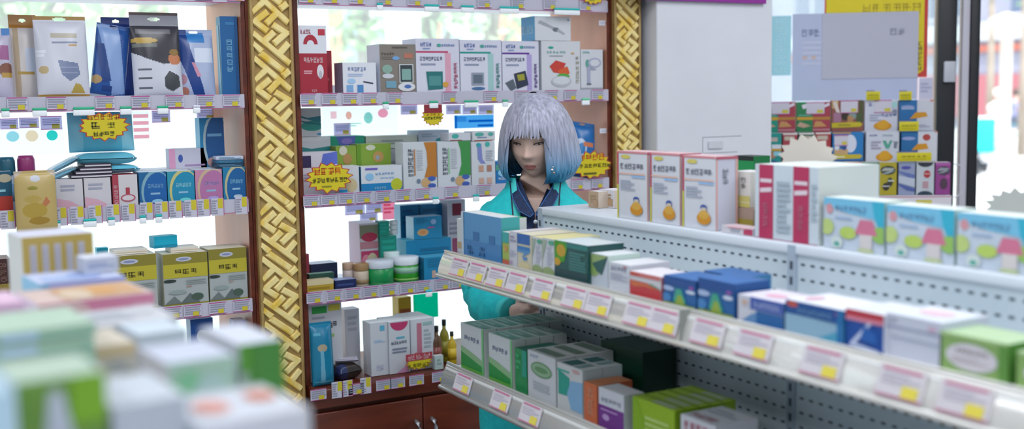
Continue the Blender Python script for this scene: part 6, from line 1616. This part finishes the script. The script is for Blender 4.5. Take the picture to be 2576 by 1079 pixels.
def weld(o, d=.0004):
    bm = bmesh.new()
    bm.from_mesh(o.data)
    bmesh.ops.remove_doubles(bm, verts=bm.verts, dist=d)
    bm.to_mesh(o.data)
    bm.free()
    for p in o.data.polygons:
        p.use_smooth = True
    return o
teal = nmat('turquoise_knit', '0EB4BA', '16C2C6', (60, 60, 60), .75, 3)
teal_band, navy = mat('3CC4C4', .7), mat('101C3C', .6)
rings = [(.70, .172, .128, .0), (.84, .176, .128, .0), (.96, .172, .122, .0), (1.08, .168, .118, .0), (1.20, .166, .116, .004), (1.28, .166, .108, .008), (1.325, .160, .098, .012), (1.352, .138, .086, .012), (1.374, .112, .082, .013), (1.394, .092, .078, .016), (1.424, .078, .070, .020)]
def cgap(z):
    return .0015 if z < 1.15 else .0015 + (z - 1.15) * .19
weld(garment(rings, cgap, [(.017, teal_band), (.0045, navy), (.010, teal)], teal).build('cardigan', person))
card = [c for c in bpy.data.objects if c.parent == person][0]
card['label'] = 'turquoise cardigan with a navy stripe along its edges'
for s, W in ((-1, WL), (1, WR)):
    sl = MB()
    key = [(s * .085, .012, 1.325, .046), (s * .125, .016, 1.298, .057), (s * .157, .022, 1.22, .057), (s * .164, .028, 1.14, .055), (s * .158, .020, 1.085, .058), (s * .135, -.045, 1.068, .056), (s * .112, -.10, 1.066, .052), (W[0] + s * .018, W[1] + .012, W[2] + .002, .044), (W[0] + s * .004, W[1] + .001, W[2], .037)]
    pts, rr = [], []
    for a, b in zip(key, key[1:]):
        for k in range(5):
            t = k / 5
            p = [a[i] + (b[i] - a[i]) * t for i in range(4)]
            pts.append(Vector(p[:3]))
            rr.append(p[3] * (1 + .05 * sin(len(pts) * 1.9 + s) + .03 * sin(len(pts) * .8)))
    pts.append(Vector(key[-1][:3]))
    rr.append(key[-1][3])
    for _ in range(3):
        pts = [pts[0]] + [(pts[i - 1] + pts[i] * 2 + pts[i + 1]) / 4 for i in range(1, len(pts) - 1)] + [pts[-1]]
    V, Fs, n = [], [], 22
    prev = Vector((0, -1, 0))
    for i, p in enumerate(pts):
        t = (pts[min(i + 1, len(pts) - 1)] - pts[max(i - 1, 0)]).normalized()
        a = (prev - t * prev.dot(t)).normalized()
        prev = a
        b = t.cross(a)
        for k in range(n):
            q = 2 * pi * k / n
            w = 1 + .045 * sin(3 * q + i * .9) + .03 * sin(5 * q - i * .6)
            V.append(p + (a * cos(q) + b * sin(q)) * rr[i] * w)
    for i in range(len(pts) - 1):
        for k in range(n):
            Fs.append((i * n + k, i * n + (k + 1) % n, (i + 1) * n + (k + 1) % n, (i + 1) * n + k))
    sl.mesh(V, Fs, teal, True)
    sv = sl.build('sleeve', card)
    cf = MB()
    d = (pts[-1] - pts[-3]).normalized()
    cf.tube([pts[-1] - d * .014, pts[-1] - d * .004, pts[-1] + d * .006, pts[-1] + d * .008], [.0385, .039, .0385, .034], teal_band, 22)
    cf.build('cuff', card)
# polo shirt with an open collar
polo_m = nmat('navy_cotton', '122446', '1A3058', (70, 70, 70), .8, 3)
rings = [(.95, .150, .108, .0), (1.08, .148, .106, .0), (1.20, .150, .106, .004), (1.28, .150, .098, .008), (1.325, .138, .086, .012), (1.352, .110, .074, .014), (1.376, .080, .064, .016), (1.398, .064, .058, .018), (1.415, .058, .054, .018)]
def pgap(z):
    return .0008 if z < 1.333 else .0008 + (z - 1.333) * .48
polo = weld(garment(rings, pgap, [(.012, polo_m)], polo_m, wr=.0015).build('polo_shirt', person))
polo['label'] = 'navy polo shirt with a white button'
cl = MB()
edge_m = mat('34609C', .7)
for s in (-1, 1):
    A = [Vector((s * .055, .035, 1.424)), Vector((s * .056, -.016, 1.418)), Vector((s * .044, -.058, 1.392)), Vector((s * .021, -.086, 1.357)), Vector((s * .003, -.100, 1.331))]
    B = [Vector((s * .068, .045, 1.402)), Vector((s * .071, -.020, 1.396)), Vector((s * .061, -.072, 1.370)), Vector((s * .043, -.098, 1.338)), Vector((s * .012, -.109, 1.322))]
    for i in range(4):
        q = [A[i], B[i], B[i + 1], A[i + 1]]
        cl.face(q if s > 0 else q[::-1], polo_m, True)
        o2 = [p + Vector((0, .0025, -.001)) for p in q]
        cl.face(o2[::-1] if s > 0 else o2, polo_m, True)
    cl.tube([p + Vector((0, -.0006, 0)) for p in B], .0016, edge_m, 6)
    cl.tube(A, .0016, edge_m, 6)
    cl.tube([A[-1], (A[-1] + B[-1]) / 2, B[-1]], .0016, edge_m, 6)
cl.build('collar', polo)
bt = MB()
for z in (1.309, 1.245):
    yb = -.106 - (.002 if z > 1.3 else .004)
    bt.tube([(.003, yb, z), (.003, yb - .0026, z)], .0058, mat('C8D0D8', .3), 14)
    for dx in (-.0016, .0016):
        bt.tube([(.003 + dx, yb - .0022, z), (.003 + dx, yb - .0030, z)], .0006, navy, 6)
bt.build('button', polo)
trm = nmat('teal_trousers', '0A7E84', '128E92', (60, 60, 60), .75, 3)
tr = MB()
tr.lathe([(.148, .70), (.150, .78), (.138, .90), (.130, .94)], trm, 36, (0, 0, 0), True, 1.0, .78)
for s in (-1, 1):
    tr.tube([(s * .078, 0, .80), (s * .082, -.002, .62), (s * .082, -.006, .46), (s * .082, .006, .28), (s * .082, .012, .10)], [.088, .082, .074, .070, .070], trm, 24)
tr.build('trousers', person)
for s in (-1, 1):
    sh = MB()
    sh.lathe([(.9, 0), (1.0, .006), (1.0, .018), (.97, .03), (.80, .052), (.45, .068), (.2, .072)], mat('D8DADE', .5), 26, (s * .086, -.055, .0008), True, .046, .125)
    sh.build('shoe', person)

# ------------------------------------------------------------------ hair: overlapping locks of a dyed bob
hair_m = bpy.data.materials.new('dyed_hair')
hair_m.use_nodes = True
nt = hair_m.node_tree
b = nt.nodes['Principled BSDF']
b.inputs['Roughness'].default_value = .42
tc = nt.nodes.new('ShaderNodeTexCoord')
sx = nt.nodes.new('ShaderNodeSeparateXYZ')
mr = nt.nodes.new('ShaderNodeMapRange')
mr.inputs['From Min'].default_value, mr.inputs['From Max'].default_value = 1.415, 1.548
cr = nt.nodes.new('ShaderNodeValToRGB')
for pos, c in ((0.0, '2E86B8'), (.22, '4C98C2'), (.48, '86A0C0'), (.75, '9CA4BC'), (1.0, 'A8AABE')):
    el = cr.color_ramp.elements.new(pos)
    el.color = (*lin(c), 1)
for el in list(cr.color_ramp.elements):
    if el.position in (0.0, 1.0) and tuple(round(v, 3) for v in el.color[:3]) in ((0, 0, 0), (1, 1, 1)):
        cr.color_ramp.elements.remove(el)
nz = nt.nodes.new('ShaderNodeTexNoise')
nz.inputs['Scale'].default_value = 1.0
mp = nt.nodes.new('ShaderNodeMapping')
mp.inputs['Scale'].default_value = (130, 130, 7)
hs = nt.nodes.new('ShaderNodeHueSaturation')
mv = nt.nodes.new('ShaderNodeMapRange')
mv.inputs['From Min'].default_value, mv.inputs['From Max'].default_value = .3, .7
mv.inputs['To Min'].default_value, mv.inputs['To Max'].default_value = .58, 1.08
L = nt.links.new
L(tc.outputs['Object'], sx.inputs[0])
L(sx.outputs['Z'], mr.inputs['Value'])
L(mr.outputs[0], cr.inputs['Fac'])
L(tc.outputs['Object'], mp.inputs['Vector'])
L(mp.outputs[0], nz.inputs['Vector'])
L(nz.outputs[0], mv.inputs['Value'])
L(mv.outputs[0], hs.inputs['Value'])
L(cr.outputs['Color'], hs.inputs['Color'])
L(hs.outputs['Color'], b.inputs['Base Color'])
PROF = [(.130, .0), (.127, .018), (.119, .036), (.104, .055), (.084, .073), (.056, .089), (.022, .101), (-.010, .1075), (-.045, .113), (-.075, .116), (-.094, .113), (-.110, .102), (-.120, .086)]
def prof_r(t):
    q = t * (len(PROF) - 1)
    i = min(int(q), len(PROF) - 2)
    f = q - i
    return tuple(PROF[i][k] + (PROF[i + 1][k] - PROF[i][k]) * f for k in (0, 1))
hb = MB()
RH = random.Random(7)
# the nape and crown shell under the locks
NA_, NB = 60, 30
rows = []
for j in range(NB + 1):
    t = .02 + .93 * j / NB
    z, r = prof_r(t)
    row = []
    half = radians(0 if t < .38 else min(46, (t - .38) * 420))
    for i in range(NA_ + 1):
        a = half + (2 * pi - 2 * half) * i / NA_
        row.append(hw((sin(a) * r * .955, -cos(a) * r * .955 * 1.0 + .010 * min(1, t * 3), z - .003)))
    rows.append(row)
for j in range(NB):
    for i in range(NA_):
        hb.face([rows[j][i], rows[j][i + 1], rows[j + 1][i + 1], rows[j + 1][i]][::-1], hair_m, True)
def lock(phi, t1, w, thick, dphi=0.0, lift=1.0, tip=.25, curl=0.0, t0=.05, front=0.0, yk=.010):
    pts, N = [], 16
    ph0 = RH.uniform(0, 6)
    for i in range(N + 1):
        s = i / N
        t = t0 + (t1 - t0) * s
        z, r = prof_r(min(.999, t))
        a = phi + dphi * s * s + .02 * sin(5 * s + ph0)
        r2 = r * lift * (1 - curl * max(0, s - .75) * 2.2) - front * max(0, t - .42) * .05
        pts.append((a, r2, z))
    V, Fs = [], []
    for i, (a, r, z) in enumerate(pts):
        s = i / N
        ww = w * (.35 + .65 * min(1, s * 3)) * (1 if s < .7 else 1 - (1 - tip) * ((s - .7) / .3) ** 1.5)
        tt = thick * (1 if s < .8 else 1 - .7 * (s - .8) / .2)
        yo = yk * min(1, (t0 + (t1 - t0) * s) * 3)
        for k in range(7):
            q = -1 + 2 * k / 6
            da = q * ww / max(r, .02)
            rr = r + tt * (1 - q * q) - tt * .3
            V.append(hw((sin(a + da) * rr, -cos(a + da) * rr + yo, z)))
    for i in range(N):
        for k in range(6):
            Fs.append((i * 7 + k, i * 7 + k + 1, (i + 1) * 7 + k + 1, (i + 1) * 7 + k))
    hb.mesh(V, Fs, hair_m, True)
for layer, (cnt, lift) in enumerate(((64, .985), (58, 1.005))):
    for i in range(cnt):
        phi = radians(46 + 268 * (i + RH.uniform(-.3, .3)) / (cnt - 1))
        lock(phi, .975 + RH.uniform(-.03, .02), RH.uniform(.009, .014), .0045, RH.uniform(-.05, .05), lift + RH.uniform(-.012, .012), .3, .18)
# face-framing locks at both temples, longer ones curving in under the jaw
for s in (-1, 1):
    for k in range(7):
        lock(s * radians(33 + 2.6 * k), .90 + .012 * k, .0075, .0035, s * radians(7 - k * 1.2) * (1 if s < 0 else -.3), 1.0 + .004 * k, .25, .16, .05, 0, .004)
for k in range(5):
    lock(radians(44 + 3 * k), .999, .008, .0035, radians(-20 + 2 * k), .985, .2, .34, .05, 0, .004)
for s in (-1, 1):   # locks between the fringe and the temples, stepping longer
    for k in range(7):
        lock(s * radians(30 + 2.2 * k), .52 + .05 * k, .008, .003, s * radians(3), 1.035 - .004 * k, .2, 0, .08, .0, .001)
# full fringe swept down to just above the eyes, thinner over one brow
for layer in range(3):
    for i in range(21):
        phi = radians(-47 + 94 * (i + RH.uniform(-.3, .3)) / 20)
        tend = .475 + .055 * abs(phi) ** 1.3 + RH.uniform(-.012, .014)
        if radians(-38) < phi < radians(-20):
            tend -= .035 if layer else .0
        lock(phi, tend, RH.uniform(.006, .0095), .003, radians(RH.uniform(-5, 4)), 1.05 - .055 * (abs(phi) / .82) ** 2 + .012 * layer, .2, 0, .03, .10, -.004 + .008 * (abs(phi) / .82) ** 2)
hair = hb.build('hair', person)
hair['label'] = 'silver bob fading to blue at the tips'
er = MB()
ep = hw((.072, -.098, -.058))
er.tube([ep + Vector((0, .004, .006)), ep + Vector((.001, -.001, .003)), ep + Vector((0, -.004, -.004))], .0012, mat('C8CCD4', .2, 1.0), 6)
er.lathe([(.001, -.004), (.004, -.002), (.0045, .001), (.001, .004)], mat('D0D4DC', .15, 1.0), 12, ep + Vector((-.002, -.006, -.006)))
er.lathe([(.001, -.003), (.003, -.001), (.003, .001), (.001, .003)], mat('C8A890', .25, .8), 12, ep + Vector((.003, -.006, -.014)))
er.build('earring', person)

# ------------------------------------------------------------------ passers-by far down the street
def passer(px, dist, h, label, shirt, legs, hat, riding=False):
    p = EYE + ray(px, 250) * dist
    k = h / 1.65
    c = lambda *q: tuple(v * k for v in q)
    sit = .0
    ch = [[c(0, 0, .92, .12), c(0, 0, 1.1, .11), c(0, .0 if not riding else -.05, 1.32, .09), c(0, -.02 if not riding else -.10, 1.45, .05), c(0, -.03 if not riding else -.12, 1.56, .085), c(0, -.03 if not riding else -.12, 1.62, .06)]]
    for s in (-1, 1):
        if riding:
            ch.append([c(0, 0, .92, .12), c(s * .09, -.05, .88, .085), c(s * .11, -.38, .70 if s > 0 else .82, .06), c(s * .10, -.22, .30 if s > 0 else .46, .04), c(s * .10, -.34, .26 if s > 0 else .42, .03)])
            ch.append([c(0, -.05, 1.32, .09), c(s * .17, -.06, 1.30, .05), c(s * .22, -.22, 1.10, .036), c(s * .22, -.44, 1.02, .03)])
        else:
            ch.append([c(0, 0, .92, .12), c(s * .09, 0, .82, .088), c(s * .1, -.02 * s, .46, .055), c(s * .1, .02, .09, .034), c(s * .1, -.12, .03, .03)])
            ch.append([c(0, 0, 1.32, .09), c(s * .17, 0, 1.30, .05), c(s * .22, .02, 1.05, .036), c(s * .22, -.06, .82, .026)])
    me = skinned(ch, 1)
    me.materials.append(skin_m)
    o = bpy.data.objects.new('person', me)
    COL.objects.link(o)
    o.location = (p.x, p.y, -.098)
    o.rotation_euler = (0, 0, radians(-50 if not riding else 35))
    tag(o, label, 'person')
    y1 = -.05 if riding else 0
    m = MB()
    m.lathe([c(.17, .84), c(.185, 1.0), c(.20, 1.2), c(.19, 1.32), c(.10, 1.40)], mat(shirt, .8), 20, (0, y1 * .5, 0), True, 1, .8)
    for s in (-1, 1):
        m.tube([c(s * .16, y1, 1.31), c(s * .2, y1 - (.08 if riding else 0), 1.18)], [.075 * k, .06 * k], mat(shirt, .8), 10)
    m.build('shirt', o)
    m = MB()
    for s in (-1, 1):
        if riding:
            m.tube([c(s * .08, 0, .92), c(s * .11, -.38, .71 if s > 0 else .83), c(s * .10, -.23, .36 if s > 0 else .5)], [.13 * k, .085 * k, .06 * k], mat(legs, .8), 12)
        else:
            m.tube([c(s * .08, 0, .92), c(s * .1, -.01, .46), c(s * .1, .01, .1)], [.12 * k, .09 * k, .075 * k], mat(legs, .8), 12)
    m.build('trousers', o)
    m = MB()
    hy = (-.12 if riding else -.03) * k
    m.lathe([c(.10, 1.56), c(.115, 1.62), c(.10, 1.70), c(.04, 1.74)], mat(hat, .7), 16, (0, hy + .01, 0))
    m.build('hair' if riding else 'sun_hat', o)
    return o
passer(2511, 30, 1.68, 'person in white clothes and a white sun hat standing far out on the street', 'E8E4E0', 'DCD8D4', 'E8E4DC')
cyc = passer(2546, 33, 1.66, 'person in a lavender shirt riding a bicycle across the far street', '9094BC', '5C6478', '4C4440', True)
def wheeled(kind, label, cat, loc, rz, col):
    e = empty(kind, loc, rz, label, cat)
    f = mat(col, .4)
    dk = mat('2C3038', .6)
    for nm, y in (('wheel', -.52), ('wheel', .52)):
        m = MB()
        R_ = .31 if kind == 'bicycle' else .24
        n = 28
        ring = [(0, y + R_ * cos(2 * pi * i / n), R_ + R_ * sin(2 * pi * i / n) + .001) for i in range(n + 1)]
        m.tube(ring, .022 if kind == 'bicycle' else .05, dk, 8)
        for i in range(0, n, 4):
            m.tube([(0, y, R_), ring[i]], .004, mat('A8ACB4', .4), 5)
        m.build(nm, e)
    m = MB()
    if kind == 'bicycle':
        for a, b in (((0, .52, .31), (0, .2, .72)), ((0, .52, .31), (0, .1, .30)), ((0, .1, .30), (0, .22, .80)), ((0, .2, .72), (0, -.36, .72)), ((0, .1, .30), (0, -.38, .66)), ((0, -.52, .31), (0, -.35, .92))):
            m.tube([a, b], .02, f, 8)
        m.build('frame', e)
        m = MB()
        m.tube([(-.28, -.30, .98), (-.1, -.36, .95), (.1, -.36, .95), (.28, -.30, .98)], .016, dk, 8)
        m.build('handlebar', e)
        m = MB()
        m.bbox(-.10, .10, .10, .36, .80, .86, dk, .02)
        m.build('saddle', e)
    else:
        m.bbox(-.16, .16, .05, .62, .42, .72, f, .06)
        m.bbox(-.15, .15, -.30, .06, .24, .34, f, .03)
        m.bbox(-.17, .17, -.50, -.32, .34, .98, f, .05)
        m.build('body', e)
        m = MB()
        m.bbox(-.14, .14, .02, .60, .722, .82, dk, .03)
        m.build('saddle', e)
        m = MB()
        m.tube([(-.32, -.30, 1.06), (-.1, -.40, 1.0), (.1, -.40, 1.0), (.32, -.30, 1.06)], .02, dk, 8)
        m.build('handlebar', e)
        m = MB()
        m.bbox(-.34, .34, -.60, -.54, .45, 1.16, mat('18C4D0', .5), .02)
        m.build('leg_cover', e)
        m = MB()
        m.bbox(-.22, .22, .63, 1.0, .74, 1.16, mat('E4EAEE', .4), .03)
        m.build('top_box', e)
    return e
q = Matrix.Rotation(cyc.rotation_euler.z, 3, 'Z') @ Vector((0, -.05, 0))
wheeled('bicycle', 'bicycle under the person in the lavender shirt', 'bicycle', (cyc.location.x + q.x, cyc.location.y + q.y, -.098), cyc.rotation_euler.z, '18B8C0')
p = EYE + ray(2472, 250) * 24
wheeled('scooter', 'white and cyan motor scooter parked outside next to the black door frame', 'scooter', (p.x, p.y, -.098), radians(-60), 'E4E8EA')
